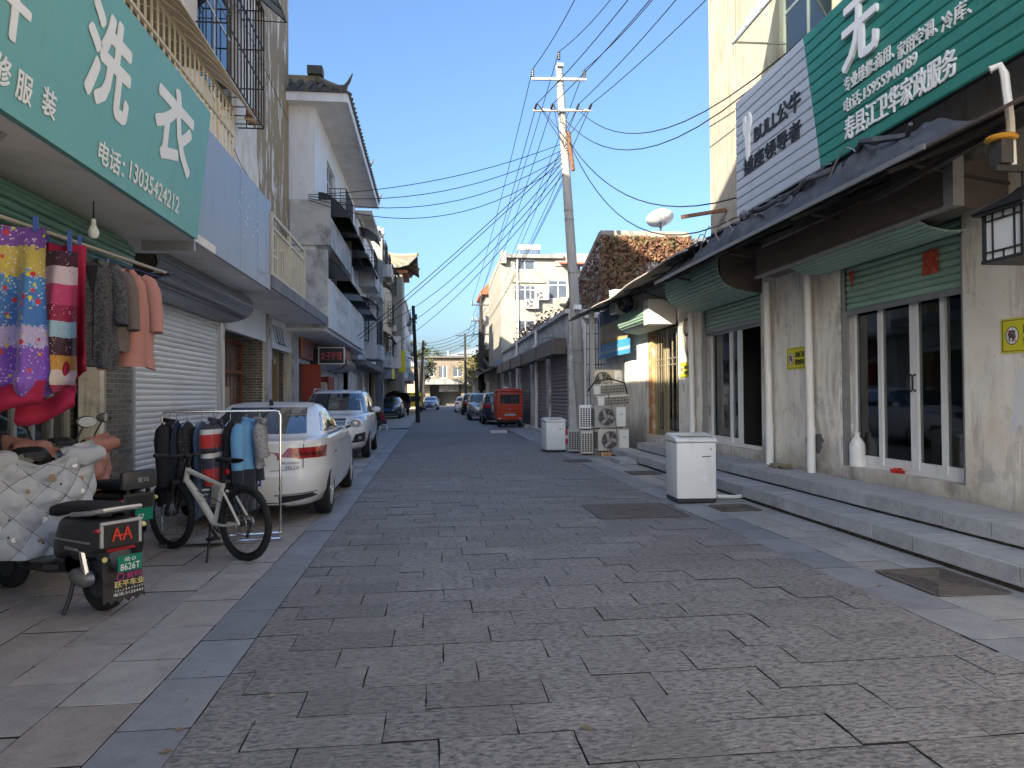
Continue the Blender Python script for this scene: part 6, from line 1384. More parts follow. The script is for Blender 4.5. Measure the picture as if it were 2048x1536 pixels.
# crossing service lines to the left-hand houses
for k, (pxl, zl) in enumerate((((748, 372), 0), ((748, 380), 0), ((745, 390), 0), ((742, 403), 0))):
    a = onp(9.9 - .22 * k) + Vector((-.15, -.12, 0)); e = atX(*[(575, 392), (575, 394), (575, 398), (580, 402)][k], -3.9)
    cable('service line crossing from the power pole to the tiled roof house, %s' % ('top', 'second', 'third', 'lowest')[k], a, (-3.6, 21.3, 7.45 - .05 * k), .35 + .25 * k, .012, group='service lines to the left')
for k in range(3):
    a = onp(9.3 - .2 * k) + Vector((-.12, -.1, 0)); cable('dark line from the power pole down to the far left houses, %s' % ('upper', 'middle', 'lower')[k], a, (-2.9, 38 + 4 * k, 5.2 - .3 * k), .8, .014, group='service lines to the left')
for k in range(2): cable('slack line from the power pole down the street, %s' % ('first', 'second', 'third', 'fourth')[k], onp(8.8 - .1 * k) + Vector((-.1, 0, 0)), (3.6 - .1 * k, 62, 6.6 - .3 * k), .6, .012)
for k, (z, ye, ze) in enumerate(((10.95, 11.5, 7.0), (10.7, 11.4, 6.9))):
    a = onp(10.6) + Vector((.1 + .5 * (1 - k), -.1, .4 - .3 * k)); e = atX(1650, 38 + 3 * k, 5.35); cable('slack black line from the power pole to the upstairs window, %s' % ('upper', 'lower')[k], a, e, 1.1 + .25 * k, .013, group='service lines to the right')
for k, (px, py) in enumerate(((1475, 395), (1478, 432))):
    a = onp(9.9) + Vector((.12, -.1, .15)); e = atX(px, py, 5.3); cable('black line drooping from the power pole to the sign end, %s' % ('upper', 'lower')[k], a, e, .9 + .5 * k, .014, group='service lines to the right')
b = MB()
for k in range(6): b.tube([low[k % 4] + Vector((0, -.05, 0)), onp(10.6) + Vector((-.3 + .12 * k, -.2, -.3 - .1 * k)), onp(9.9 - .05 * k) + Vector((-.05, -.13, 0))], .012, 5)
o = b.build('jumper_wires', 'cable', pole, world=True)
# left poles
dp = thing('power_pole', 'short black wooden pole standing at the left road edge', 'power pole', (-.84, 41, 0)); MB().tube([(-.84, 41, -.1), (-.93, 41, 3), (-1.08, 41, 6.7)], [.125, .11, .09], 10).build('shaft', 'pole_dark', dp, world=True, smooth=True)
MB().box(-1.12, -.86, 40.85, 40.95, 5.9, 6.2).build('bracket', 'iron_black', dp, world=True)
dp2 = thing('power_pole', 'brown leaning wooden pole farther along the left side', 'power pole', (-1.3, 73, 0)); MB().tube([(-1.3, 73, -.1), (-.9, 73, 7.2)], [.17, .12], 10).build('shaft', 'pole_wood', dp2, world=True, smooth=True); MB().box(-1.1, -.7, 72.8, 72.9, 6.3, 6.5).build('bracket', 'iron_dark', dp2, world=True)
for k in range(5): cable('sagging line from the brown pole across to the far right pole, %s' % ('one', 'two', 'three', 'four', 'five')[k], (-.95, 72.9, 6.9 - .25 * k), (4.1, 62, 8.0 - .3 * k), .45 + .05 * k, .018, group='far crossing lines')
for k in range(4): cable('low line from the brown pole to the left houses, %s' % ('one', 'two', 'three', 'four')[k], (-.95, 72.9, 6.3 - .25 * k), (-2.7, 52, 5.4 - .3 * k), .4, .018, group='far crossing lines')
for k in range(2): cable('long line sweeping down from the power pole to the left fascia sign, %s' % ('upper', 'lower')[k], onp(9.6 - .15 * k) + Vector((-.12, -.05, 0)), (-2.92, 28.5 + .8 * k, 3.9 - .05 * k), .15, .014, group='service lines to the left')
# ------------------------------------------------------------------ street end
eh = thing('end_house', 'tan two storey house closing the street end with a dark covered passage', 'building', (2, 112, 0))
wall('y', 110, .4, -12, 14, 0, 7.4, [(-.4, 4.4, 0, 3.3), (-3.4, -2.0, 4.5, 6.0), (-1.2, .2, 4.5, 6.0), (1.0, 2.2, 4.3, 6.2), (3.2, 4.6, 4.5, 6.0)]).build('front_wall', mat('end_tan', (.155, .132, .10), .85, layers=[((.09, .078, .062), (2, 2, .6), .48, .66, .8, 7), ((.21, .185, .145), .8, .5, .7, .6)]), eh, world=True)
Wb('canopy_slab', 'concrete_dark', eh, (-3.0, 5.4, 107.5, 109.99, 3.3, 4.1)); Wb('roof_slab', 'tile_roof', eh, (-12, 14, 109.2, 116, 7.41, 7.7)); Wb('passage_back', 'room_dark', eh, (-12, 14, 113, 113.2, 0, 7.3))
for o in ((-3.4, -2.0, 4.5, 6.0), (-1.2, .2, 4.5, 6.0), (1.0, 2.2, 4.3, 6.2), (3.2, 4.6, 4.5, 6.0)): window_y(eh, 110.1, *o, mull=1)
Wb('pink_shutter', 'concrete_dark', eh, (1.0, 4.0, 109.7, 109.99, 2.2, 3.2))
le = thing('flat_roof_shop', 'dark flat roofed shop beyond the white block on the left with pale roof slab', 'building', (-4, 92, 0)); Wb('wall', 'plaster_brown', le, (-9, -1.0, 88, 96, 0, 5.2)); Wb('roof_slab', 'panel_white', le, (-9, -.6, 87.6, 96, 5.7, 6.0)); Wb('beam', 'concrete', le, (-9, -.8, 87.7, 96, 5.201, 5.69))
for y in (89.0, 92.0): Wb('shutter_panel', 'shutter_steel', le, (-.99, -.95, y, y + 2.2, .05, 2.6))
# trees
def tree(label, x, y, h, rad, seed, m):
    r = random.Random(seed); t = thing('leafy_tree', label, 'tree', (x, y, 0), group='trees at the street end')
    b = MB().tube([(0, 0, 0), (.1, 0, h * .3), (0, .1, h * .6)], [.22, .16, .08], 8)
    for k in range(6): a = k * 1.05; b.tube([(0.05, 0, h * (.32 + .05 * k)), (rad * .35 * math.cos(a), rad * .35 * math.sin(a), h * (.5 + .05 * k)), (rad * .7 * math.cos(a), rad * .7 * math.sin(a), h * (.62 + .05 * k))], [.08, .05, .02], 5)
    b.build('trunk', 'pole_wood', t)
    c = MB(); cl = [Vector((r.gauss(0, rad * .45), r.gauss(0, rad * .45), h * .68 + r.gauss(0, h * .14))) for _ in range(26)]
    def place(): q = r.choice(cl); return q + Vector((r.gauss(0, .34), r.gauss(0, .34), r.gauss(0, .26))), (0, 0, .6)
    leaves(c, 2600, place, .17, r); o = c.build('crown', m, t, recalc=False); o['kind'] = 'stuff'
mat('leaf_green', (.055, .07, .035), .7, layers=[((.10, .12, .03), 1.2, .45, .65, .8), ((.03, .05, .015), 2.4, .5, .7, .7)]); mat('leaf_yellow', (.16, .14, .05), .7, layers=[((.11, .11, .04), 1.2, .45, .65, .8)])
tree('green tree behind the dark flat roofed shop at the street end', -1.6, 99, 8.2, 2.0, 31, 'leaf_green'); tree('yellowish tree beside the thin far power pole', 5.6, 97, 7.6, 1.7, 32, 'leaf_yellow'); tree('dark green tree behind the end house roof', -5.5, 119, 10.5, 2.6, 33, 'leaf_green'); tree('small dark tree between red roof house and tiled shops', 5.4, 63.5, 6.3, 1.4, 34, 'leaf_green')
tree('wide green tree rising behind the passage of the end house', 1.0, 122, 10.0, 2.8, 35, 'leaf_green'); tree('yellow green tree right of the end house passage', 7.5, 104, 7.4, 2.2, 36, 'leaf_yellow')
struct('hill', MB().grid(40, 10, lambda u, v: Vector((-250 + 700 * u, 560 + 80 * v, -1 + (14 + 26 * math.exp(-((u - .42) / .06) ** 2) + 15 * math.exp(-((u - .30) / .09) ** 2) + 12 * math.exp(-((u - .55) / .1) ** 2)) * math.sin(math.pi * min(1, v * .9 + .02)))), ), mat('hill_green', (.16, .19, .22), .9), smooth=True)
# ------------------------------------------------------------------ vehicles
mat('paint_white', (.76, .765, .76), .22, 0, coat=.6, spec=.5, layers=[((.72, .71, .69), (1.5, 1.5, 1.5), .5, .75, .5)])
mat('paint_navy', (.022, .030, .050), .25, .2, coat=.6); mat('paint_black', (.018, .018, .022), .25, .2, coat=.6); mat('paint_silver', (.36, .37, .38), .3, .5, coat=.5)
mat('paint_bluegrey', (.06, .08, .115), .25, .3, coat=.6); mat('lamp_red', (.30, .008, .012), .15, coat=.8); mat('lamp_red_dark', (.09, .005, .008), .15, coat=.8); mat('lamp_clear', (.46, .48, .50), .12, .4, coat=.8)
mat('chrome', (.62, .63, .64), .12, 1.0); mat('car_glass', (.018, .024, .032), .03, spec=.9, coat=1.0); mat('plate_blue', (.02, .09, .40), .45); mat('tread', (.016, .016, .017), .85, bump=[(60, .5, .01)])
def car_body(spec, m, parent):
    NP = 72; vs = []; rings = spec['rings']
    for z, yr, yf, w, p in rings:
        yc, l = (yr + yf) / 2, (yf - yr) / 2
        for k in range(NP):
            t = 2 * math.pi * k / NP; c, s = math.cos(t), math.sin(t)
            x = w * math.copysign(abs(c) ** (2 / p), c); y = yc + l * math.copysign(abs(s) ** (2 / p), s)
            vs.append((x, y, z - spec.get('droop', 0) * max(0, (y - yc) / l) ** 3 * (1 if z > .9 else 0)))
    n = len(rings); fs = [(j * NP + k, j * NP + (k + 1) % NP, (j + 1) * NP + (k + 1) % NP, (j + 1) * NP + k) for j in range(n - 1) for k in range(NP)]
    z, yr, yf, w, p = rings[-1]; vs.append((0, (yr + yf) / 2, z + .012)); fs += [((n - 1) * NP + k, (n - 1) * NP + (k + 1) % NP, n * NP) for k in range(NP)]
    vs.append((0, 0, rings[0][0])); fs += [((k + 1) % NP, k, n * NP + 1) for k in range(NP)]
    me = MB().add(vs, fs).mesh('body', m, smooth=True, angle=38)
    bvh = BVHTree.FromPolygons([v.co.copy() for v in me.vertices], [tuple(p.vertices) for p in me.polygons])
    o = bpy.data.objects.new('body', me); COL.objects.link(o); o.parent = parent
    cut = MB()
    for y in spec['axles']:
        for sx in (-1, 1): cut.cyl((sx * (spec['w'] - .26), y, spec['wr']), (sx * (spec['w'] + .2), y, spec['wr']), spec['wr'] * 1.13, n=28)
    co = cut.build('cut', 'iron_black'); md = o.modifiers.new('b', 'BOOLEAN'); md.object = co; md.operation = 'DIFFERENCE'; md.solver = 'EXACT'
    dg = bpy.context.evaluated_depsgraph_get(); me2 = bpy.data.meshes.new_from_object(o.evaluated_get(dg)); o.modifiers.clear()
    me2.polygons.foreach_set('use_smooth', [True] * len(me2.polygons)); me2.set_sharp_from_angle(angle=R(35))
    bb_ = max(v.co.z for v in me2.vertices) - min(v.co.z for v in me2.vertices)
    if bb_ > .8: o.data = me2
    o.data.materials.clear(); o.data.materials.append(mm(m))
    bpy.data.objects.remove(co)
    return o, bvh
def patch_on(bvh, side, quad, nu=10, nv=6, off=.004):
    """grid cast on to the body; side: rear/front take (x,z) quads, left/right take (y,z); corner takes (s,z) cast diagonally"""
    b = MB(); q = [Vector((p[0], p[1])) for p in quad]; grid = []
    for j in range(nv):
        for i in range(nu):
            u, v = i / (nu - 1), j / (nv - 1); p = (q[0] * (1 - u) + q[1] * u) * (1 - v) + (q[3] * (1 - u) + q[2] * u) * v
            if side == 'rear': o, d = Vector((p.x, -8, p.y)), Vector((0, 1, 0))
            elif side == 'front': o, d = Vector((p.x, 8, p.y)), Vector((0, -1, 0))
            elif side == 'right': o, d = Vector((8, p.x, p.y)), Vector((-1, 0, 0))
            elif side == 'left': o, d = Vector((-8, p.x, p.y)), Vector((1, 0, 0))
            elif side == 'top': o, d = Vector((p.x, p.y, 8)), Vector((0, 0, -1))
            h = bvh.ray_cast(o, d)
            if h[0] is None: grid.append(None)
            else: grid.append(h[0] + h[1] * (off if h[1].dot(d) < 0 else -off))
    idx = {}; vs = []
    for k, g in enumerate(grid):
        if g is not None: idx[k] = len(vs); vs.append(g)
    fs = []
    for j in range(nv - 1):
        for i in range(nu - 1):
            c = [j * nu + i, j * nu + i + 1, (j + 1) * nu + i + 1, (j + 1) * nu + i]
            if all(k in idx for k in c): fs.append(tuple(idx[k] for k in c))
    b.add(vs, fs); return b
def wheel(parent, x, y, r, side, m='alu', name='wheel'):
    w = .21; sgn = 1 if x > 0 else -1
    prof = [(r * .62, -w / 2 + .01), (r * .78, -w / 2), (r * .95, -w / 2 + .012), (r, -w / 2 + .05), (r, w / 2 - .05), (r * .95, w / 2 - .012), (r * .78, w / 2), (r * .62, w / 2 - .01)]
    rot = Matrix.Rotation(R(90), 4, 'Y')
    wh_ = MB().lathe(prof, (x, y, r), 28, rot).build('wheel', 'tread', parent, smooth=True, angle=50)
    xo = x + sgn * w / 2
    MB().lathe([(r * .66, -.03), (r * .66, .0), (r * .61, .0), (r * .57, -.05)], (xo - sgn * .008, y, r), 28, rot if sgn > 0 else Matrix.Rotation(R(-90), 4, 'Y')).build('rim', m, wh_, smooth=True)
    MB().lathe([(0, -.06), (r * .6, -.06)], (xo, y, r), 20, rot if sgn > 0 else Matrix.Rotation(R(-90), 4, 'Y')).build('brake_disc', 'iron_black', wh_)
    b = MB()
    for k in range(10):
        a = k * 2 * math.pi / 10 + (.09 if k % 2 else -.09); b.bar((xo - sgn * .02, y + r * .10 * math.cos(a), r + r * .10 * math.sin(a)), (xo - sgn * .015, y + r * .62 * math.cos(a), r + r * .62 * math.sin(a)), r * .075, .02)
    b.cyl((xo - sgn * .04, y, r), (xo - sgn * .005, y, r), r * .17, n=12)
    b.build('spokes', m, wh_)
    return wh_
SEDAN = dict(w=.915, wr=.325, axles=(-1.33, 1.33), rings=[(.19, -2.05, 2.10, .80, 5), (.24, -2.19, 2.2, .865, 5), (.36, -2.265, 2.27, .90, 5.5), (.50, -2.29, 2.3, .912, 5.5), (.58, -2.29, 2.29, .915, 5.5), (.63, -2.25, 2.28, .912, 5.5), (.66, -2.235, 2.27, .910, 5.5), (.80, -2.235, 2.2, .905, 5.2), (.90, -2.225, 2.08, .89, 5), (.955, -2.225, 1.93, .875, 5), (.985, -2.20, 1.8, .86, 5), (1.0, -2.06, 1.62, .835, 4.6), (1.015, -1.80, 1.12, .80, 4.2), (1.10, -1.58, .92, .775, 4), (1.22, -1.24, .62, .725, 4), (1.33, -.90, .33, .66, 3.8), (1.395, -.62, .10, .60, 3.6), (1.43, -.35, -.08, .48, 3)])
SUV = dict(w=.93, wr=.36, axles=(-1.36, 1.34), rings=[(.26, -2.1, 2.1, .80, 5), (.33, -2.22, 2.22, .87, 5), (.48, -2.3, 2.3, .915, 5), (.65, -2.31, 2.32, .93, 5), (.80, -2.30, 2.3, .928, 5), (.94, -2.28, 2.2, .915, 4.8), (1.03, -2.26, 2.0, .90, 4.6), (1.075, -2.25, 1.7, .88, 4.4), (1.10, -2.2, 1.22, .85, 4.4), (1.25, -2.12, 1.0, .82, 4.2), (1.45, -2.0, .68, .76, 4.2), (1.60, -1.86, .40, .70, 4), (1.665, -1.62, .14, .61, 3.6), (1.69, -1.2, -.1, .42, 3)])
HATCH = dict(w=.88, wr=.32, axles=(-1.25, 1.25), rings=[(.22, -1.95, 2.0, .78, 5), (.30, -2.06, 2.1, .84, 5), (.45, -2.12, 2.16, .875, 5), (.60, -2.12, 2.16, .88, 5), (.75, -2.10, 2.12, .878, 5), (.88, -2.06, 1.98, .865, 4.6), (.96, -2.02, 1.8, .85, 4.5), (1.0, -1.92, 1.25, .81, 4.2), (1.15, -1.72, .95, .77, 4), (1.30, -1.5, .6, .70, 4), (1.43, -1.2, .25, .62, 3.6), (1.48, -.9, 0, .45, 3)])
def car(spec, kind, m, label, loc, rz, group='parked cars', name='parked_car', detail=True):
    t = thing(name, label, 'car', loc, rz, group); body, bvh = car_body(spec, m, t); P = lambda s, q, mt, nm, par=None, **k: patch_on(bvh, s, q, **k).build(nm, mt, par or t, smooth=True, recalc=False)
    w = spec['w']; zs = [r_[0] for r_ in spec['rings']]; top = zs[-1]; belt = 1.03 if kind != 'suv' else 1.13
    if kind == 'sedan':
        P('rear', [(-.62, 1.045), (.62, 1.045), (.50, 1.36), (-.50, 1.36)], 'car_glass', 'rear_window', nu=16, nv=8); P('front', [(-.66, 1.05), (.66, 1.05), (.52, 1.37), (-.52, 1.37)], 'car_glass', 'windscreen', nu=16, nv=8)
        for s in ('right', 'left'):
            P(s, [(-.05, 1.05), (.88, 1.05), (.24, 1.33), (-.05, 1.335)], 'car_glass', 'side_window', nu=10); P(s, [(-.92, 1.05), (-.11, 1.05), (-.11, 1.335), (-.62, 1.31)], 'car_glass', 'side_window', nu=10); P(s, [(-1.25, 1.06), (-.98, 1.05), (-.68, 1.305), (-.80, 1.27)], 'car_glass', 'quarter_window', nu=6)
    else:
        r0 = spec['rings']; zr = top - .12
        P('rear', [(-w * .74, belt + .04), (w * .74, belt + .04), (w * .64, zr), (-w * .64, zr)], 'car_glass', 'rear_window', nu=16, nv=8); P('front', [(-w * .80, belt + .03), (w * .80, belt + .03), (w * .66, zr + .02), (-w * .66, zr + .02)], 'car_glass', 'windscreen', nu=16, nv=8)
        for s in ('right', 'left'):
            P(s, [(.02, belt), (.95 if kind == 'suv' else .85, belt), (.42, zr - .02), (.02, zr - .01)], 'car_glass', 'side_window'); P(s, [(-.95, belt), (-.05, belt), (-.05, zr - .01), (-.95, zr - .02)], 'car_glass', 'side_window'); P(s, [(-1.75, belt + .08), (-1.02, belt), (-1.02, zr - .02), (-1.6, zr - .06)], 'car_glass', 'quarter_window')
    for ax in spec['axles']:
        for sx in (-1, 1): wheel(t, sx * (w - .115), ax, spec['wr'], sx)
    for sx in (-1, 1):            # mirrors
        y = (.86, .80)[kind != 'sedan']; mi = MB().sphere((sx * (w + .10), y, belt + .05), (.11, .055, .075), 12, 8).build('wing_mirror', m, t, smooth=True); MB().bar((sx * (w - .06), y + .02, belt - .02), (sx * (w + .05), y + .01, belt + .02), .04).build('mirror_stalk', 'dark_plastic', mi); MB().add([(sx * (w + .10) + .085 * math.cos(k * .5236), y - .050, belt + .05 + .058 * math.sin(k * .5236)) for k in range(12)], [tuple(range(12))]).build('mirror_glass', 'glass_blue', mi)
    for s, sx in (('right', 1), ('left', -1)):        # shut lines, handles, sill
        for y in ((-.08, .95) if kind == 'sedan' else (-.02, .98)): P(s, [(y, .30), (y + .008, .30), (y + .008, belt - .02), (y, belt - .02)], 'iron_black', 'shut_line', nu=2, nv=10, off=.002)
        P(s, [(-1.02, belt - .03), (.95, belt - .03), (.95, belt - .015), (-1.02, belt - .015)], 'chrome' if kind == 'sedan' else 'dark_plastic', 'waist_trim', nu=20, nv=2)
        for y in (-.62, .28): P(s, [(y, belt - .16), (y + .2, belt - .16), (y + .2, belt - .12), (y, belt - .12)], m, 'door_handle', nu=4, nv=3, off=.025)
    P('rear', [(-.5 * w, .20), (.5 * w, .20), (.5 * w, .27), (-.5 * w, .27)], 'dark_plastic', 'rear_valance', nu=8, nv=3)
    if kind == 'sedan':
        for sx in (-1, 1):
            f = lambda q: [(sx * a, b_) for a, b_ in q]
            tl_ = P('rear', f([(.42, .80), (.905, .762), (.900, .897), (.50, .905)]), 'lamp_red', 'tail_light', nu=12, nv=6, off=.006); P('rear', f([(.56, .815), (.86, .80), (.85, .835), (.58, .845)]), 'lamp_red_dark', 'tail_light_band', tl_, nu=8, nv=3, off=.009)
            P(('right' if sx > 0 else 'left'), [(-2.23, .765), (-1.80, .805), (-1.95, .885), (-2.225, .897)], 'lamp_red', 'tail_light', nu=8, nv=6, off=.005)
            P('rear', f([(.40, .255), (.80, .315), (.76, .365), (.40, .345)]), 'dark_plastic', 'exhaust_trim', nu=8, nv=3); P('rear', f([(.36, .352), (.80, .372), (.80, .385), (.36, .367)]), 'chrome', 'chrome_strip', nu=8, nv=2, off=.008)
            P('rear', f([(.30, .635), (.62, .655), (.62, .661), (.30, .641)]), 'iron_black', 'boot_line', nu=8, nv=2, off=.002); P('rear', f([(.66, .66), (.668, .66), (.668, .985), (.66, .985)]), 'iron_black', 'boot_line', nu=2, nv=8, off=.003)
        P('rear', [(-.30, .47), (.30, .47), (.30, .62), (-.30, .62)], m, 'plate_recess', nu=4, nv=3, off=.002)
        yb = -2.312; pl = MB().box(-.22, .22, yb, yb + .008, .475, .615).build('number_plate', 'plate_blue', t); text('96', pl, 'letter_white', (.145, yb, .545), (1, 0, 0), (0, 0, 1), .095, .11, .003, .0, world=False)
        text('LAMANDO', t, 'chrome', (.53, -2.262, .735), (1, 0, 0), (0, 0, 1), .030, .22, .012, .01, world=False); text('280 TSI', t, 'chrome', (.56, -2.262, .685), (1, 0, 0), (0, 0, 1), .028, .15, .012, .01, world=False)
        MB().tube([(0, -.62, 1.41), (0, -.66, 1.45), (0, -.70, 1.47)], [.035, .025, .008], 8).build('antenna', 'iron_black', t)
    else:
        for sx in (-1, 1):
            f = lambda q: [(sx * a, b_) for a, b_ in q]
            zl = belt - .28
            P('front', f([(w * .46, zl), (w * .93, zl + .10), (w * .95, zl + .20), (w * .52, zl + .11)]), 'lamp_clear', 'headlight', nu=10, nv=5, off=.006); P('right' if sx > 0 else 'left', [(1.85, zl + .12), (2.08, zl + .06), (2.06, zl + .18), (1.78, zl + .21)], 'lamp_clear', 'headlight', nu=6, nv=4, off=.005)
            P('front', f([(w * .58, .42), (w * .90, .44), (w * .90, .66), (w * .68, .62)]), 'dark_plastic', 'fog_lamp_surround', nu=8, nv=5); P('front', f([(w * .74, .50), (w * .82, .50), (w * .82, .57), (w * .74, .57)]), 'lamp_clear', 'fog_lamp', nu=4, nv=4, off=.008)
            P('rear', f([(w * .52, belt - .24), (w * .96, belt - .26), (w * .94, belt - .06), (w * .56, belt - .10)]), 'lamp_red', 'tail_light', nu=10, nv=5, off=.006); P('right' if sx > 0 else 'left', [(-2.24, belt - .26), (-1.98, belt - .18), (-2.0, belt - .06), (-2.22, belt - .06)], 'lamp_red', 'tail_light', nu=6, nv=4, off=.005)
            if kind == 'suv': MB().tube([(sx * .60, -1.6, top - .03), (sx * .62, -1.3, top + .03), (sx * .64, -.2, top + .03), (sx * .63, .05, top - .04)], .018, 6).build('roof_rail', 'alu', t)
        gl = P('front', [(-w * .42, belt - .30), (w * .42, belt - .30), (w * .44, belt - .14), (-w * .44, belt - .14)], 'dark_plastic', 'grille', nu=14, nv=5, off=.006)
        for k in range(3): P('front', [(-w * .42, belt - .28 + k * .05), (w * .42, belt - .28 + k * .05), (w * .42, belt - .265 + k * .05), (-w * .42, belt - .265 + k * .05)], 'chrome', 'grille_bar', gl, nu=12, nv=2, off=.012)
        P('front', [(-w * .5, .36), (w * .5, .36), (w * .5, .50), (-w * .5, .50)], 'dark_plastic', 'lower_intake', nu=10, nv=4); P('front', [(-w * .9, .28), (w * .9, .28), (w * .9, .34), (-w * .9, .34)], 'alu', 'skid_plate', nu=12, nv=3)
        for s, ys_ in (('front', 1), ('rear', -1)):
            h = bvh.ray_cast(Vector((0, 8 * ys_, .62)), Vector((0, -ys_, 0)))[0]; MB().box(-.22, .22, min(h.y, h.y + ys_ * .02), max(h.y, h.y + ys_ * .02), .55, .69).build('number_plate', 'plate_blue', t)
        P('rear', [(-w * .8, .36), (w * .8, .36), (w * .8, .50), (-w * .8, .50)], 'dark_plastic', 'rear_bumper_insert', nu=12, nv=3); P('rear', [(-w * .5, .44), (w * .5, .44), (w * .5, .50), (-w * .5, .50)], 'alu', 'rear_skid_plate', nu=8, nv=2, off=.008)
    return t
car(SEDAN, 'sedan', 'paint_white', 'white saloon car seen from behind, parked behind the clothes rack', (-2.23, 10.78, 0), R(1.0))
car(SUV, 'suv', 'paint_white', 'white SUV facing the viewer with dark windscreen, parked beyond the white saloon', (-2.48, 19.25, 0), R(181))
car(HATCH, 'hatch', 'paint_bluegrey', 'dark blue car facing the viewer beyond the seated person on the left', (-2.95, 50.6, 0), R(178))
car(HATCH, 'hatch', 'paint_silver', 'silver grey van-like car half hidden behind the white SUV', (-3.3, 27.6, 0), R(180))
car(HATCH, 'hatch', 'paint_white', 'small white car facing the viewer far down the left side', (-.2, 80, 0), R(176))
car(SUV, 'suv', 'paint_navy', 'dark navy SUV seen from behind, half hidden by the red tricycle', (3.52, 38.9, 0), R(-1))
car(SUV, 'suv', 'paint_silver', 'silver SUV facing the viewer behind the navy one', (3.12, 45.2, 0), R(179))
car(SUV, 'suv', 'paint_black', 'black SUV seen from behind farther up the right side', (3.20, 57.4, 0), R(-1))
car(HATCH, 'hatch', 'paint_white', 'white hatchback with red tail lights, last car on the right side', (2.9, 66, 0), R(-2))
# red cargo tricycle
tk = thing('cargo_tricycle', 'red enclosed cargo tricycle parked beside the brown shutters', 'tricycle', (3.62, 34.2, 0))
mat('trike_red', (.50, .055, .018), .4, layers=[((.38, .04, .015), 3, .5, .7, .5)])
MB().prism([(-.60, .36), (.60, .36), (.62, .9), (.60, 1.62), (.50, 1.78), (-.50, 1.78), (-.60, 1.62), (-.62, .9)], 'y', -.9, 1.1).build('body', 'trike_red', tk, bevel=.03, seg=2, smooth=True)
MB().box(-.66, .66, -.99, 1.15, 1.70, 1.76).build('roof_lip', 'trike_red', tk, bevel=.02); MB().box(-.50, .50, -.8, 1.0, 1.78, 1.84).build('roof', 'trike_red', tk, bevel=.02); heap('roof_bag', tk, 3.5, 33.9, 1.88, .10, .14, .05, 9, 'white_plastic')
MB().box(-.46, .46, -.915, -.902, 1.13, 1.56).build('rear_window', 'car_glass', tk); b = MB().box(-.50, -.46, -.92, -.9, 1.09, 1.60).box(.46, .50, -.92, -.9, 1.09, 1.60).box(-.46, .46, -.92, -.9, 1.56, 1.60).box(-.46, .46, -.92, -.9, 1.09, 1.13); b.build('window_rim', 'trike_red', tk)
for z in (.98, .80, .66): MB().box(-.58, .58, -.912, -.9, z, z + .015).build('crease', 'lamp_red_dark', tk)
MB().box(-.26, .26, -.925, -.9, .55, .66).build('plate_panel', 'ac_grey', tk, bevel=.02); MB().obox((0, -.905, .87), (.07, .01, .07), Matrix.Rotation(R(45), 4, 'Y')).build('badge', 'chrome', tk)
for sx in (-1, 1): MB().box(sx * .52 - .05, sx * .52 + .05, -.915, -.9, .42, .52).build('tail_light', 'lamp_red', tk); MB().box(sx * .50 - .05, sx * .50 + .05, -.93, -.9, .40, .46).build('rear_marker', 'alu', tk)
for x, y in ((-.48, -.55), (.48, -.55), (0, 1.0)):
    MB().lathe([(.10, -.05), (.19, -.055), (.23, -.04), (.24, 0), (.23, .04), (.19, .055), (.10, .05)], (x, y, .24), 20, Matrix.Rotation(R(90), 4, 'Y')).build('wheel', 'black_rubber', tk, smooth=True)
MB().cyl((-.48, -.55, .24), (.48, -.55, .24), .035, n=8).build('axle', 'iron_dark', tk); MB().box(-.5, .5, -.8, .9, .26, .358).build('chassis', 'iron_dark', tk); MB().sphere((0, -.55, .25), (.09, .09, .09), 10, 6).build('differential', 'iron_dark', tk)
# low parking barrier lying on the road
pbx = G(1005, 866); pb2 = thing('flat_box', 'flattened pale box lying on the road in front of the red tricycle', 'box', (pbx.x - .15, pbx.y, 0)); MB().box(-.34, .34, -.12, .12, 0, .10).build('carton', 'panel_white', pb2, bevel=.01); MB().box(.341, .40, -.12, .12, 0, .11).build('end_flap', 'dark_plastic', pb2)
# dark canopied tricycle and yellow truck on the left
ct = thing('canopy_tricycle', 'dark tarpaulin covered cargo tricycle behind the dark blue car', 'tricycle', (-2.75, 57.5, 0)); 
def cv(u, v): a = math.pi * u; return Vector((-1.0 * math.cos(a) * (1.0 if v < .9 else .97), -1.6 + 3.2 * v, 1.0 + .95 * math.sin(a) ** .6))
MB().grid(16, 6, cv).build('canopy', 'tarp', ct, smooth=True, recalc=False); MB().box(-.95, .95, -1.5, 1.6, .55, .99).build('load_bed', 'iron_dark', ct); MB().box(-.9, .9, 1.3, 1.5, .99, 1.8).build('load', 'room_dark', ct)
for x in (-.8, .8): MB().lathe([(.1, -.06), (.27, -.06), (.30, 0), (.27, .06), (.1, .06)], (x, -.6, .3), 16, Matrix.Rotation(R(90), 4, 'Y')).build('wheel', 'black_rubber', ct, smooth=True)
MB().lathe([(.1, -.05), (.25, -.05), (.28, 0), (.25, .05), (.1, .05)], (.2, -2.3, .28), 16, Matrix.Rotation(R(90), 4, 'Y')).build('wheel', 'black_rubber', ct, smooth=True); MB().tube([(.2, -2.3, .28), (.2, -2.1, 1.0), (.2, -1.5, .8)], .04, 6).build('fork', 'iron_dark', ct)
yt = thing('yellow_truck', 'small yellow truck with lettered front beside the black wooden pole', 'truck', (-1.72, 66.5, 0)); mat('truck_yellow', (.58, .40, .02), .45)
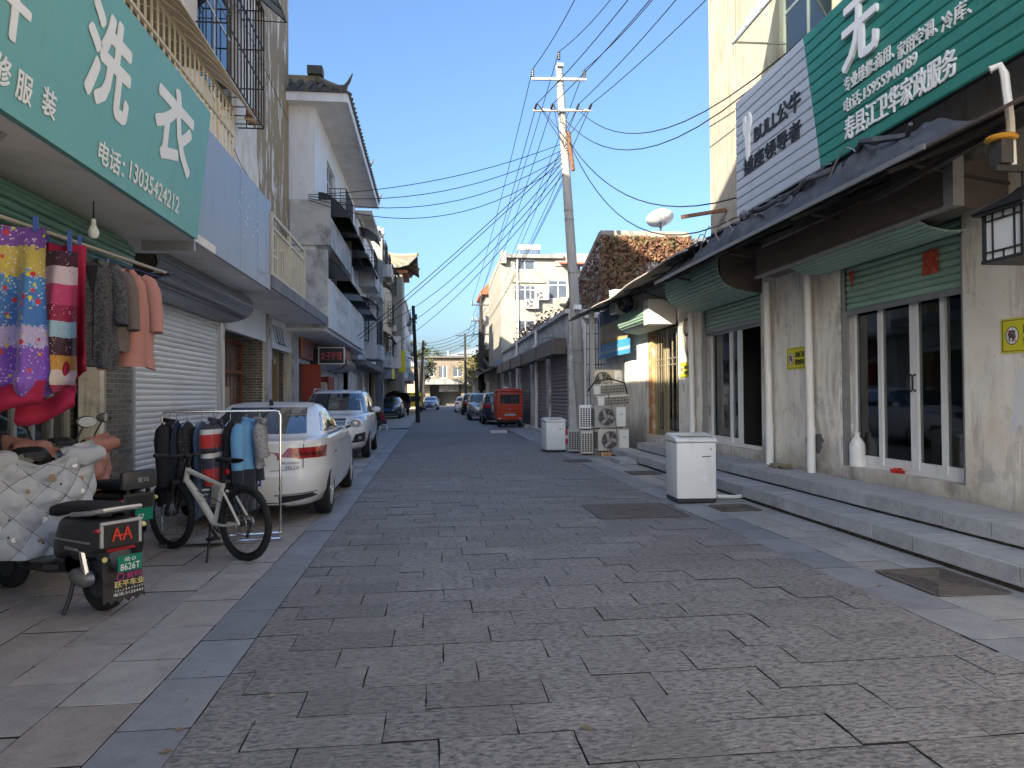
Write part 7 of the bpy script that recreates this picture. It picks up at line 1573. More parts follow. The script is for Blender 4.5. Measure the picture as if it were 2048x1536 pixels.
MB().box(-.75, .75, -.9, .9, .55, 1.0).build('cab_lower', 'truck_yellow', yt, bevel=.04); MB().box(-.72, .72, -.85, .9, 1.0, 1.85).build('cab_upper', 'truck_yellow', yt, bevel=.05); MB().box(-.62, .62, -.87, -.853, 1.05, 1.50).build('windscreen', 'car_glass', yt); MB().box(-.78, .78, .95, 4.0, .6, 1.7).build('load_bed', 'iron_dark', yt); MB().box(-.70, .70, -.88, -.85, 1.56, 1.80).build('sign_board', 'notice_yellow', yt)
worn_lettering(5, yt, 'letter_black', (-1.72, 65.61, 1.68), (1, 0, 0), (0, 0, 1), .18, 1.1, seed=13)
for x in (-.62, .62):
    for y in (-.2, 2.8): MB().lathe([(.1, -.08), (.29, -.08), (.33, 0), (.29, .08), (.1, .08)], (x, y, .33), 16, Matrix.Rotation(R(90), 4, 'Y')).build('wheel', 'black_rubber', yt, smooth=True)
    MB().box(x - .1, x + .1, -.915, -.9, .66, .80).build('headlight', 'lamp_clear', yt)
# ------------------------------------------------------------------ bicycle
def torus(b, c, R0, r, axis_m, n=40, k=8):
    pts = [Vector(c) + axis_m @ Vector((R0 * math.cos(2 * math.pi * i / n), 0, R0 * math.sin(2 * math.pi * i / n))) for i in range(n)]
    return b.tube(pts, r, k, closed=True)
I3 = Matrix.Identity(3)
p_r, p_f = G(490, 1121), G(322, 1093); hd = (p_f - p_r); ang = math.atan2(hd.y, hd.x)
bk = thing('bicycle', 'white framed mountain bicycle with knobbly black tyres on its kickstand', 'bicycle', (p_r.x, p_r.y, 0), ang)
wr_ = .345; wb = 1.10
mat('bike_white', (.62, .60, .53), .35, coat=.4, layers=[((.40, .37, .29), 20, .6, .72, .6)]); mat('hub_metal', (.30, .29, .27), .4, .8)
def bike_wheel(x, disc):
    b = MB(); torus(b, (x, 0, wr_), wr_ - .026, .028, I3, 56, 8); w = b.build('wheel', 'black_rubber', bk, smooth=True)
    kn = MB()
    for i in range(72):
        a = 2 * math.pi * i / 72
        for s in (-1, 1): kn.obox((x + (wr_ - .001) * math.cos(a), s * .011, wr_ + (wr_ - .001) * math.sin(a)), (.008, .012, .014), Matrix.Rotation(-a, 4, 'Y'))
    o = kn.build('tyre_knobs', 'black_rubber', w); o['kind'] = 'stuff'
    b = MB(); torus(b, (x, 0, wr_), wr_ - .062, .011, I3, 48, 6); b.build('rim', 'iron_black', w, smooth=True)
    b = MB()
    for i in range(28):
        a = 2 * math.pi * i / 28; s = (-1) ** i; b.tube([(x + .02 * math.cos(a + 1.2), s * .028, wr_ + .02 * math.sin(a + 1.2)), (x + (wr_ - .07) * math.cos(a), 0, wr_ + (wr_ - .07) * math.sin(a))], .0016, 3)
    o = b.build('spokes', 'hub_metal', w); o['kind'] = 'stuff'
    MB().cyl((x, -.05, wr_), (x, .05, wr_), .024, n=10).build('hub', 'iron_black', w)
    b = MB(); torus(b, (x, disc, wr_), .075, .006, I3, 24, 4)
    for k in range(6): b.bar((x, disc, wr_), (x + .072 * math.cos(k * 1.047), disc, wr_ + .072 * math.sin(k * 1.047)), .008, .003)
    b.build('brake_disc', 'hub_metal', w)
bike_wheel(0, .045); bike_wheel(wb, .045)
BBk = Vector((.43, 0, .30)); ST = Vector((.30, 0, .72)); HT0 = Vector((.86, 0, .70)); HT1 = Vector((.83, 0, .82)); SP = Vector((.245, 0, .90))
fr = MB(); fr.tube([BBk, BBk.lerp(HT0, .5) + Vector((0, 0, .015)), HT0], [.032, .036, .030], 8); fr.tube([ST - Vector((0, 0, .06)), HT1 - Vector((0, 0, .03))], [.020, .026], 8); fr.tube([BBk, ST], .021, 8); fr.tube([HT0 - Vector((-.01, 0, .03)), HT1], .026, 8)
fr.build('frame', 'bike_white', bk, smooth=True)
for s in (-1, 1):
    MB().tube([BBk + Vector((-.03, s * .03, 0)), (.2, s * .055, .31), (0, s * .065, wr_)], [.016, .013, .012], 6).build('chain_stay', 'bike_white', bk, smooth=True); MB().tube([ST + Vector((-.01, s * .02, -.10)), (.2, s * .055, .58), (0, s * .065, wr_)], [.013, .012, .011], 6).build('seat_stay', 'bike_white', bk, smooth=True)
    MB().tube([(wb, s * .06, wr_), (.90 + .07, s * .06, .66)], [.018, .022], 8).build('fork_leg', 'iron_black', bk, smooth=True)
MB().tube([(.968, -.08, .665), (.955, 0, .68), (.968, .08, .665)], .024, 6).build('fork_crown', 'iron_black', bk); MB().tube([(.96, 0, .67), (.80, 0, .93)], .018, 6).xf(Matrix()).build('steerer', 'iron_black', bk)
MB().tube([HT1, (.81, 0, .90), (.88, 0, .93)], .018, 6).build('stem', 'iron_black', bk)
MB().tube([(.86, -.33, .955), (.90, -.12, .935), (.90, .12, .935), (.86, .33, .955)], .013, 6).build('handlebar', 'iron_black', bk)
for s in (-1, 1): MB().cyl((.868, s * .21, .95), (.855, s * .34, .957), .019, n=8).build('grip', 'black_rubber', bk); MB().tube([(.90, s * .18, .945), (.95, s * .2, .935), (.95, s * .27, .93)], .008, 5).build('brake_lever', 'iron_black', bk)
MB().tube([(.9, .1, .95), (1.0, .05, .88), (.97, .03, .72)], .004, 4).tube([(.9, -.1, .95), (1.02, -.03, .86), (.7, .0, .60), (.2, .05, .5)], .004, 4).build('brake_cable', 'cable', bk)
MB().tube([ST, SP], .0145, 8).build('seat_post', 'iron_black', bk); MB().box(.255 - .02, .30, -.03, .03, .70, .725).build('seat_clamp', 'iron_dark', bk)
def sad(u, v):
    y = -.13 + .26 * u; L_ = .13 + .13 * u; a = 2 * math.pi * v; wd = .072 * (1 - u) ** .9 + .020
    return Vector((SP.x - .12 + .27 * u, wd * math.cos(a), .915 + .022 * math.sin(a) - .02 * (u - .5) ** 2))
MB().grid(10, 14, lambda u, v: sad(u, v)).build('saddle', 'black_rubber', bk, smooth=True); MB().bar((SP.x - .04, 0, .90), (SP.x + .06, 0, .90), .03).build('saddle_rail', 'iron_dark', bk)
MB().box(.24, .27, -.02, .02, .78, .83).build('rear_reflector', 'lamp_red', bk)
b = MB(); torus(b, BBk + Vector((0, -.05, 0)), .085, .007, I3, 28, 5)
for k in range(5): b.bar(BBk + Vector((0, -.05, 0)), BBk + Vector((.08 * math.cos(k * 1.257), -.05, .08 * math.sin(k * 1.257))), .014, .006)
b.build('chainring', 'iron_dark', bk)
for s, a in ((-1, .7), (1, .7 + math.pi)):
    e = BBk + Vector((.17 * math.cos(a), s * .07, .17 * math.sin(a))); MB().bar(BBk + Vector((0, s * .065, 0)), e, .022, .016).build('crank', 'iron_black', bk); MB().box(e.x - .045, e.x + .045, min(e.y, e.y + s * .09), max(e.y, e.y + s * .09), e.z - .012, e.z + .012).build('pedal', 'iron_black', bk)
b = MB(); torus(b, (0, -.05, wr_), .055, .012, I3, 20, 5); b.build('cassette', 'hub_metal', bk); MB().tube([BBk + Vector((0, -.05, .085)), (0, -.05, wr_ + .055)], .004, 4).tube([BBk + Vector((0, -.05, -.085)), (.04, -.05, wr_ - .13), (0, -.05, wr_ - .055)], .004, 4).build('chain', 'rust', bk)
MB().bar((0, -.06, wr_ - .03), (.05, -.06, wr_ - .15), .02).build('derailleur', 'iron_black', bk)
MB().tube([(.40, .07, .30), (.30, .16, .15), (.22, .24, .01)], .011, 6).build('kickstand', 'iron_black', bk); 
b = MB()
for z in (0, .05, .10): b.tube([Vector((.60, 0, .475)) + Vector((.02 - z * .6 * .9 + .032 * math.cos(k * .6283), .036 * math.sin(k * .6283), .04 + z)) for k in range(10)], .005, 4, closed=True)
b.build('bottle_cage', 'bike_white', bk)
cb_p = MB().add([(.0, .0, 0)], []) if False else None

# ------------------------------------------------------------------ electric scooters
mat('scooter_black', (.020, .020, .022), .38, coat=.3); mat('scooter_grey', (.045, .047, .052), .42); mat('quilt_grey', (.40, .425, .47), .7, layers=[((.31, .33, .37), 9, .5, .7, .6), ((.46, .47, .49), 4, .5, .7, .5)], bump=[(40, .35, .01, 5)], local=True); mat('quilt_pink', (.42, .20, .16), .6, layers=[((.34, .15, .12), 7, .5, .7, .6)], local=True)
mat('plate_green', (.0, .17, .11), .45); mat('bear_brown', (.30, .20, .13), .7); mat('quilt_seam', (.10, .11, .13), .8); mat('letter_yellow', (.62, .53, .20), .5); mat('letter_magenta', (.42, .02, .20), .5)
def scooter(label, loc, rz, body, quilt, first):
    """local x = forwards, origin = rear wheel contact"""
    t = thing('electric_scooter', label, 'scooter', loc, rz, 'electric scooters at the laundry'); ry = Matrix.Rotation(R(90), 4, 'X')
    for x, nm in ((0, 'rear_wheel'), (1.26, 'front_wheel')):
        w = MB().lathe([(.13, -.045), (.19, -.055), (.225, -.035), (.23, 0), (.225, .035), (.19, .055), (.13, .045)], (x, 0, .23), 26, ry).build(nm, 'black_rubber', t, smooth=True, angle=60); MB().lathe([(0, -.05), (.13, -.045), (.13, .045), (0, .05)], (x, 0, .23), 20, ry).build('hub', 'scooter_grey', w, smooth=True)
    def ell(x0, x1, secs):
        # lofted body: secs = list of (x, half width, z bottom, z top, exponent)
        def f(u, v):
            k = u * (len(secs) - 1); i = min(int(k), len(secs) - 2); q = k - i; a_, b_ = secs[i], secs[i + 1]; s = [a_[j] + (b_[j] - a_[j]) * q for j in range(5)]
            an = 2 * math.pi * v; c, sn = math.cos(an), math.sin(an); e = 2 / s[4]
            return Vector((s[0], s[1] * math.copysign(abs(c) ** e, c), (s[2] + s[3]) / 2 + (s[3] - s[2]) / 2 * math.copysign(abs(sn) ** e, sn)))
        return MB().grid(len(secs) * 3 - 2, 25, f)
    tb = ell(0, 0, [(-.20, .02, .50, .62, 3), (-.195, .145, .46, .655, 4.5), (-.12, .155, .43, .665, 4.5), (.10, .16, .40, .67, 4), (.30, .155, .36, .66, 4), (.42, .12, .32, .55, 3)]).build('tail_box', body, t, smooth=True, angle=50)
    tail = MB().box(-.213, -.197, -.135, .135, .47, .645).build('tail_panel', 'scooter_black', t, bevel=.012)
    b = MB()
    for s in (-1, 1): b.box(-.218, -.196, s * .137 - .011, s * .137 + .011, .48, .63)
    b.box(-.218, -.196, -.148, .148, .632, .655); b.build('tail_trim', 'alu' if first else 'scooter_grey', tail, bevel=.004)
    if first:
        b = MB()
        for s in (-1, 1): b.bar((-.221, s * .038 - .030, .515), (-.221, s * .038, .605), .004, .012).bar((-.221, s * .038, .605), (-.221, s * .038 + .030, .515), .004, .012)
        b.bar((-.2213, -.052, .552), (-.2213, .052, .552), .003, .010); b.build('emblem', mat('emblem_red', (.65, .05, .03), .4), tail)
        text('爱玛·SMART', tb, 'alu', (.10, .163, .455), (-1, 0, 0), (0, 0, 1), .022, .16, .012, .0, world=False)
    ell(0, 0, [(-.17, .05, .675, .70, 3), (-.14, .125, .675, .745, 3), (.0, .145, .675, .765, 3), (.22, .14, .67, .755, 3), (.40, .125, .66, .745, 3), (.52, .10, .63, .72, 3), (.56, .04, .62, .66, 2)]).build('seat', 'black_rubber', t, smooth=True)
    if first: MB().tube([(.10, .165, .69), (-.12, .165, .715), (-.22, .13, .735), (-.235, 0, .74), (-.22, -.13, .735), (-.12, -.165, .715), (.10, -.165, .69)], .017, 8).build('grab_rail', 'alu', t, smooth=True)
    ell(0, 0, [(-.24, .05, .30, .40, 3), (-.20, .085, .30, .46, 3), (-.05, .10, .38, .47, 3), (.2, .11, .34, .46, 3)]).build('rear_fender', body, t, smooth=True)
    ell(0, 0, [(.30, .10, .24, .38, 4), (.5, .14, .22, .33, 4), (.8, .15, .22, .31, 4), (.92, .13, .24, .34, 4)]).build('footboard', 'scooter_black', t, smooth=True)
    ell(0, 0, [(.88, .10, .30, .44, 3), (.96, .17, .34, .74, 3), (1.03, .18, .42, .90, 3), (1.09, .13, .55, .88, 3), (1.14, .05, .62, .78, 2)]).build('leg_shield', body, t, smooth=True)
    ell(0, 0, [(1.05, .05, .40, .46, 3), (1.2, .07, .42, .49, 3), (1.34, .07, .40, .47, 3), (1.46, .05, .33, .38, 2)]).build('front_fender', body, t, smooth=True)
    for s in (-1, 1): MB().tube([(1.26, s * .065, .23), (1.08, s * .065, .62)], .022, 8).build('fork_leg', 'scooter_grey', t, smooth=True); MB().tube([(.02, s * .10, .24), (.06, s * .12, .45)], .028, 8).build('shock', 'steel', t, smooth=True)
    MB().tube([(1.05, 0, .7), (.98, 0, 1.02)], .025, 8).build('steering_column', 'scooter_grey', t); MB().tube([(.88, -.34, 1.05), (.97, -.15, 1.02), (.97, .15, 1.02), (.88, .34, 1.05)], .014, 8).build('handlebar', 'iron_black', t)
    ell(0, 0, [(.90, .02, 1.0, 1.02, 2), (.92, .13, .96, 1.09, 3), (1.0, .15, .94, 1.13, 3), (1.07, .10, .92, 1.08, 3), (1.10, .02, .98, 1.0, 2)]).build('headset', 'scooter_black', t, smooth=True); MB().obox((.915, 0, 1.055), (.012, .15, .07), Matrix.Rotation(R(-30), 4, 'Y')).build('dashboard', 'glass_blue', t)
    for s in (-1, 1):
        mi = MB().tube([(.93, s * .26, 1.05), (.92, s * .31, 1.16), (.90, s * .36, 1.27)], .008, 6).build('mirror_stalk', 'iron_black', t); mh = MB().sphere((.895, s * .38, 1.31), (.016, .085, .05), 14, 8).build('mirror', 'scooter_black', mi, smooth=True)
        MB().add([(.877, s * .38 + .075 * math.cos(k * .449), 1.31 + .042 * math.sin(k * .449)) for k in range(14)], [tuple(range(14))]).build('mirror_glass', 'chrome', mh)
    MB().tube([(.15, .12, .24), (.12, .17, .10), (.10, .22, .012)], .014, 6).build('side_stand', 'iron_black', t); MB().sphere((.10, .09, .24), (.15, .06, .07), 12, 8).build('motor_cover', 'galv', t, smooth=True)
    for s in (-1, 1):
        MB().sphere((-.20, s * .165, .60), (.03, .02, .02), 10, 6).build('turn_signal', 'letter_yellow' if s < 0 else 'lamp_red', t, smooth=True); MB().box(-.10, .34, s * .157 - .004, s * .157 + .004, .50, .512).build('side_trim', 'alu', t)
        MB().bar((.30, s * .14, .30), (.38, s * .21, .30), .03).build('foot_peg', 'iron_black', t)
    MB().box(-.212, -.2, -.10, .10, .445, .463).build('tail_light', 'lamp_red', tail)
    # quilted wind cover: hangs from the bars in front of the rider
    def qf(u, v):
        y = -.50 + 1.0 * u; z = 1.10 - .78 * v; k = 1 - .18 * v + .10 * math.sin(v * 3)
        d = .034 * abs(math.sin(math.pi * (u * 4.2 + v * 3.3))) * abs(math.sin(math.pi * (u * 4.2 - v * 3.3))) ** 1.0
        bulge = .10 * math.sin(math.pi * u) ** .7 + .10 * v * math.sin(math.pi * u)
        z += .07 * (1 - v) * (abs(u - .5) * 2) ** 2 - .10 * (1 - v) ** 3 * math.exp(-((u - .5) / .18) ** 2)
        return Vector((.90 - bulge * .9 - d * 1.3 + .10 * (abs(u - .5) * 2) ** 3 + .012 * math.sin(9 * u + 5 * v) + .03 * mnoise.noise(Vector((u * 5, v * 6, 1.3))) + .012 * mnoise.noise(Vector((u * 17, v * 19, 2.3))), y * k, z + .015 * math.sin(7 * u)))
    q = MB().grid(58, 46, qf); q.grid(58, 46, lambda u, v: qf(u, v) + Vector((.028, 0, 0))); ql = q.build('wind_quilt', quilt, t, smooth=True, recalc=False, angle=80)
    sm = MB()
    for k in range(-4, 9):
        for sgn in (-1, 1):
            pts = []
            for i in range(25):
                v = i / 24; u = (k - sgn * v * 3.3) / 4.2
                if 0 <= u <= 1: pts.append(qf(u, v) + Vector((-.004, 0, 0)))
            if len(pts) > 2: sm.tube(pts, .0024, 4)
    o = sm.build('quilt_seams', 'quilt_seam', ql); o['kind'] = 'stuff'
    for s in (-1, 1):            # padded sleeves over the grips
        MB().grid(16, 9, lambda u, v: Vector((.88 - .02 * v + (.060 + .02 * math.sin(math.pi * v)) * (1 + .18 * mnoise.noise(Vector((math.cos(6.28 * u) * 2, math.sin(6.28 * u) * 2, v * 5)))) * math.cos(2 * math.pi * u) * (1 if v < .95 else .8), s * (.16 + .34 * v), 1.04 + .01 * math.sin(9 * v) + (.060 + .02 * math.sin(math.pi * v)) * (1 + .18 * mnoise.noise(Vector((math.cos(6.28 * u) * 2, math.sin(6.28 * u) * 2, v * 5)))) * math.sin(2 * math.pi * u) * (1 if v < .95 else .8))), wrapu=True).build('sleeve', quilt, ql, smooth=True)
    if first:
        r = random.Random(4)
        for k in range(26):
            u, v = r.uniform(.06, .94), r.uniform(.1, .95); c = qf(u, v) + Vector((-.004, 0, 0)); s = r.choice((.010, .022, .026))
            MB().sphere(c, (.0015, s, s * .9), 10, 6).build('print_motif', 'bear_brown' if s > .02 and k % 2 else ('letter_white' if s > .02 else 'letter_black'), ql, smooth=True)
        # mud flap with plate and dealer's lettering
        fl = thing_part = MB().prism([(-.135, .40), (.135, .40), (.15, .10), (.12, .125), (.09, .095), (.06, .12), (.03, .09), (0, .12), (-.03, .09), (-.06, .12), (-.09, .095), (-.12, .125), (-.15, .10)], 'x', -.266, -.260).xf(Matrix.Translation((-.26, 0, 0)) @ Matrix.Rotation(R(8), 4, 'Y') @ Matrix.Translation((.26, 0, 0))).build('mud_flap', 'scooter_black', t)
        pl = MB().box(-.312, -.306, -.085, .085, .315, .425).build('number_plate', 'plate_green', t)
        text('皖·D', pl, 'letter_white', (-.312, 0, .398), (0, -1, 0), (0, 0, 1), .030, .08, .003, .0, world=False); text('8626T', pl, 'letter_white', (-.312, 0, .348), (0, -1, 0), (0, 0, 1), .045, .14, .003, .0, world=False)
        text('爱玛', fl, 'letter_magenta', (-.3045, -.03, .285), (0, -1, 0), (.12, 0, 1), .038, .11, .003, .01, world=False); MB().tube([(-.3075, .065 + .024 * math.cos(k * .524), .285 + .024 * math.sin(k * .524)) for k in range(12)], .004, 4, closed=True).build('dealer_mark', 'letter_magenta', fl); text('跃平车业', fl, 'letter_yellow', (-.3005, 0, .235), (0, -1, 0), (.12, 0, 1), .045, .21, .003, .02, world=False); worn_lettering(11, fl, 'letter_white', wm(fl) @ Vector((-.2955, 0, .192)), wm(fl).to_3x3() @ Vector((0, -1, 0)), wm(fl).to_3x3() @ Vector((.12, 0, 1)), .018, .21, seed=14); text('电话:3122443', fl, 'letter_white', (-.293, 0, .165), (0, -1, 0), (.12, 0, 1), .022, .21, .003, .0, world=False)
        MB().cyl((-.21, .12, .40), (-.22, .12, .40), .018, n=12).build('reflector', 'letter_yellow', t)
    else:
        pl = MB().box(-.28, -.275, -.085, .085, .42, .53).build('number_plate', 'plate_green', t); text('E7', pl, 'letter_white', (-.28, .03, .455), (0, -1, 0), (0, 0, 1), .045, .055, .003, .0, world=False)
        bk_ = MB().box(-.235, -.17, -.17, .17, .69, .86).build('backrest', 'scooter_grey', t, bevel=.03, seg=2, smooth=True); text('爱玛', bk_, 'alu', (-.235, -.02, .775), (0, -1, 0), (0, 0, 1), .045, .11, .003, .0, world=False); MB().bar((-.19, .1, .62), (-.19, .1, .70), .03).bar((-.19, -.1, .62), (-.19, -.1, .70), .03).build('backrest_post', 'iron_black', t)
    return t
sp_ = Vector((-2.33, 5.36, 0))
scooter('black electric scooter draped with grey quilted cover, nearest at lower left', sp_, R(144), 'scooter_grey', 'quilt_grey', True)
scooter('electric scooter with pink padded cover half hidden behind the nearest scooter', (-2.78, 6.80, 0), R(146), 'scooter_black', 'quilt_pink', False)
# potted plant
ppn = thing('potted_plant', 'potted plant with broad green leaves behind the nearest scooter', 'plant', (-3.75, 7.3, 0)); MB().lathe([(0, 0), (.13, 0), (.17, .30), (.18, .32), (.15, .32), (.14, .28), (0, .28)], n=18).build('pot', 'brick_orange', ppn, smooth=True)
mat('leaf_broad', (.13, .17, .025), .45, layers=[((.22, .22, .05), 9, .5, .7, .6)])
r = random.Random(8)
for k in range(11):
    a = k * 2.4; ln = r.uniform(.45, .75); tl2 = r.uniform(.35, .95)
    def lf(u, v, a=a, ln=ln, tl2=tl2):
        s = ln * u; h = .3 + s * math.sin(tl2 + .9) - .35 * u ** 3 * ln; rr = s * math.cos(tl2) * .9; wd = (v - .5) * .17 * math.sin(math.pi * min(1, u * .95 + .05)) ** .8
        return Vector((rr * math.cos(a) - wd * math.sin(a), rr * math.sin(a) + wd * math.cos(a), h - abs(v - .5) * .04))
    MB().grid(10, 5, lf).build('leaf', 'leaf_broad', ppn, smooth=True, recalc=False)

# ------------------------------------------------------------------ clothes
def stripe_mat(name, z0, z1, stops, speck=None, wob=0.0, scale=16, rough=.85, thr=(.56, .60)):
    m = bpy.data.materials.new(name); m.use_nodes = True; MATS[name] = m; t = m.node_tree; L = t.links.new; gp = N(t, 'ShaderNodeNewGeometry'); sp = N(t, 'ShaderNodeSeparateXYZ'); L(gp.outputs['Position'], sp.inputs[0])
    b = t.nodes['Principled BSDF']; b.inputs['Roughness'].default_value = rough; b.inputs['Sheen Weight'].default_value = .3
    mr = N(t, 'ShaderNodeMapRange'); mr.inputs['From Min'].default_value = z0; mr.inputs['From Max'].default_value = z1; L(sp.outputs['Z'], mr.inputs[0])
    nz0 = N(t, 'ShaderNodeTexNoise'); nz0.inputs['Scale'].default_value = 26; L(gp.outputs['Position'], nz0.inputs['Vector']); ad = N(t, 'ShaderNodeMath', operation='MULTIPLY_ADD'); ad.inputs[1].default_value = wob; L(nz0.outputs['Fac'], ad.inputs[0]); L(mr.outputs[0], ad.inputs[2])
    cr = N(t, 'ShaderNodeValToRGB'); cr.color_ramp.interpolation = 'CONSTANT'; L(ad.outputs[0], cr.inputs[0]); E_ = cr.color_ramp.elements; E_[0].position = 0; E_[0].color = lin(stops[0][1]); E_[1].position = stops[1][0]; E_[1].color = lin(stops[1][1])
    for p, c in stops[2:]: e = E_.new(p); e.color = lin(c)
    cur = cr.outputs[0]
    for (c, sc, lo, hi, *mk) in (speck or ()):
        vo = N(t, 'ShaderNodeTexVoronoi'); vo.inputs['Scale'].default_value = sc; L(gp.outputs['Position'], vo.inputs['Vector']); m2 = N(t, 'ShaderNodeMapRange'); m2.inputs['From Min'].default_value = lo; m2.inputs['From Max'].default_value = hi; m2.inputs['To Min'].default_value = 1; m2.inputs['To Max'].default_value = 0; L(vo.outputs['Distance'], m2.inputs[0])
        nn = N(t, 'ShaderNodeTexNoise'); nn.inputs['Scale'].default_value = 7; L(gp.outputs['Position'], nn.inputs['Vector']); m3 = N(t, 'ShaderNodeMapRange'); m3.inputs['From Min'].default_value = (mk or [.47])[0]; m3.inputs['From Max'].default_value = (mk or [.47])[0] + .06; L(nn.outputs['Fac'], m3.inputs[0]); mu = N(t, 'ShaderNodeMath', operation='MULTIPLY'); L(m2.outputs[0], mu.inputs[0]); L(m3.outputs[0], mu.inputs[1])
        mx = N(t, 'ShaderNodeMix', data_type='RGBA'); mx.inputs[7].default_value = lin(c); L(mu.outputs[0], mx.inputs[0]); L(cur, mx.inputs[6]); cur = mx.outputs[2]
    L(cur, b.inputs['Base Color']); return m
stripe_mat('blanket_purple', 1.45, 2.75, [(0, (.16, .05, .34)), (.16, (.20, .07, .42)), (.36, (.42, .36, .56)), (.47, (.045, .16, .42)), (.66, (.06, .22, .46)), (.74, (.50, .38, .08)), (.90, (.16, .06, .30))], [((.62, .58, .70), 38, .20, .30, .40), ((.20, .08, .40), 30, .14, .20, .5), ((.05, .14, .40), 24, .12, .18, .52), ((.50, .03, .04), 12, .22, .25, .47), ((.58, .55, .05), 13.7, .20, .23, .50), ((.08, .30, .60), 12.6, .18, .21, .52)], wob=.09)
stripe_mat('blanket_stripe', 1.50, 2.62, [(0, (.36, .015, .07)), (.10, (.60, .52, .50)), (.20, (.55, .28, .04)), (.30, (.055, .012, .025)), (.42, (.32, .50, .60)), (.53, (.28, .01, .055)), (.64, (.47, .045, .15)), (.78, (.58, .47, .52)), (.90, (.055, .012, .03))], [((.66, .56, .60), 48, .18, .26, .50), ((.05, .01, .03), 40, .12, .2, .54)], wob=.015)
mat('cloth_red', (.34, .012, .05), .85); mat('coat_pink', (.44, .21, .18), .85, layers=[((.38, .17, .15), 14, .5, .7, .5)], bump=[(120, .2, .003)]); mat('coat_check', (.040, .042, .047), .9, layers=[((.15, .15, .15), (150, 150, 90), .50, .58, .75, 2), ((.018, .018, .022), (30, 30, 30), .54, .6, .7, 2)]); mat('coat_brown', (.13, .105, .095), .9, layers=[((.20, .165, .15), 120, .5, .6, .7)])
mat('cloth_black', (.014, .014, .018), .9); mat('cloth_speck', (.016, .016, .02), .9, layers=[((.45, .45, .44), 75, .64, .68, .9, 3)]); mat('cloth_denim', (.045, .075, .125), .9, layers=[((.08, .12, .19), (60, 60, 12), .5, .6, .6)]); mat('cloth_navy', (.014, .018, .036), .9); mat('cloth_grey', (.30, .30, .31), .9, layers=[((.16, .13, .12), 40, .5, .6, .8)])
stripe_mat('jacket_tri', .62, 1.25, [(0, (.36, .02, .02)), (.25, (.02, .025, .05)), (.42, (.55, .55, .55)), (.50, (.02, .025, .05)), (.58, (.40, .02, .02)), (.80, (.55, .55, .56)), (.88, (.02, .025, .05))]); stripe_mat('jacket_blue', .35, 1.30, [(0, (.012, .015, .03)), (.42, (.13, .33, .56)), (.93, (.10, .28, .52))])
def hanger(t, w=.19, z=0):
    b = MB().tube([(-w, 0, z - .07), (0, 0, z + .0), (w, 0, z - .07)], .007, 5).tube([(0, 0, z), (0, 0, z + .05), (.018, 0, z + .085), (0, 0, z + .105), (-.016, 0, z + .09)], .003, 5); return b.build('hanger', 'steel', t)
def garment(name, label, cat, top, rz, L_, w, m, sleeves=True, sl=.5, flare=1.15, depth=.10, seed=1, collar=True, group=None, sm=None, open_front=False):
    """top = point where the hook meets the rail; hangs down along -Z, wide along local x"""
    t = thing(name, label, cat, (top[0], top[1], top[2] - .10), rz, group); r = random.Random(seed); ph = r.uniform(0, 6); k1 = r.choice((5, 6, 7))
    hanger(t, w * .8, 0)
    def f(u, v):
        a = 2 * math.pi * u; s = min(1, v / .10); ww = w * (.30 + .70 * math.sin(s * math.pi / 2)) * (1 + (flare - 1) * v); dd = depth * (.35 + .65 * s) * (1 + .25 * v); fold = 1 + (.05 + .16 * v) * math.sin(k1 * a + ph + 1.5 * v) * min(1, v * 2)
        x = ww * math.copysign(abs(math.cos(a)) ** .8, math.cos(a)) * (1 + .03 * math.sin(9 * v + ph)); y = dd * math.sin(a) * fold
        cr_ = .014 * mnoise.noise(Vector((math.cos(a) * 2.2, math.sin(a) * 2.2, v * 5 + ph))) + .007 * mnoise.noise(Vector((math.cos(a) * 6, math.sin(a) * 6, v * 14 + ph)))
        x += cr_ * math.cos(a); y += cr_ * math.sin(a) * 1.6
        return Vector((x, y, -.02 - .05 * (1 - math.cos(s * 1.2)) * abs(math.cos(a)) - L_ * v + .012 * math.sin(3 * a + ph) * v))
    b = MB().grid(40, 22, f, wrapu=True); bo = b.build('cloth', m, t, smooth=True, angle=70, recalc=True)
    if sleeves:
        for s in (-1, 1):
            path = [(s * w * .66, 0, -.065), (s * w * .92, 0, -.105), (s * w * 1.08, -.005, -.20), (s * w * 1.18, -.02 + .01 * s, -.16 - sl * .55), (s * w * 1.24, -.04, -.16 - sl)]
            MB().tube(path, [.045, .062, .068, .064, .058], 12).build('sleeve', sm or m, t, smooth=True, angle=60)
    if collar: MB().tube([(-.075, -.03, -.045), (-.06, -.055, -.02), (0, .045, .005), (.06, -.055, -.02), (.075, -.03, -.045)], .024, 8).build('collar', sm or m, t, smooth=True); 
    if open_front: MB().add([(-.045, -depth * 1.02, -.06), (.05, -depth * 1.02, -.06), (.02, -depth * 1.22, -.32)], [(0, 1, 2)]).build('neckline', 'cloth_black', t); MB().tube([(.02, -depth * 1.15, -.3), (.015, -depth * 1.3, -L_ * .95)], .004, 4).build('front_edge', 'cloth_black', t)
    return t
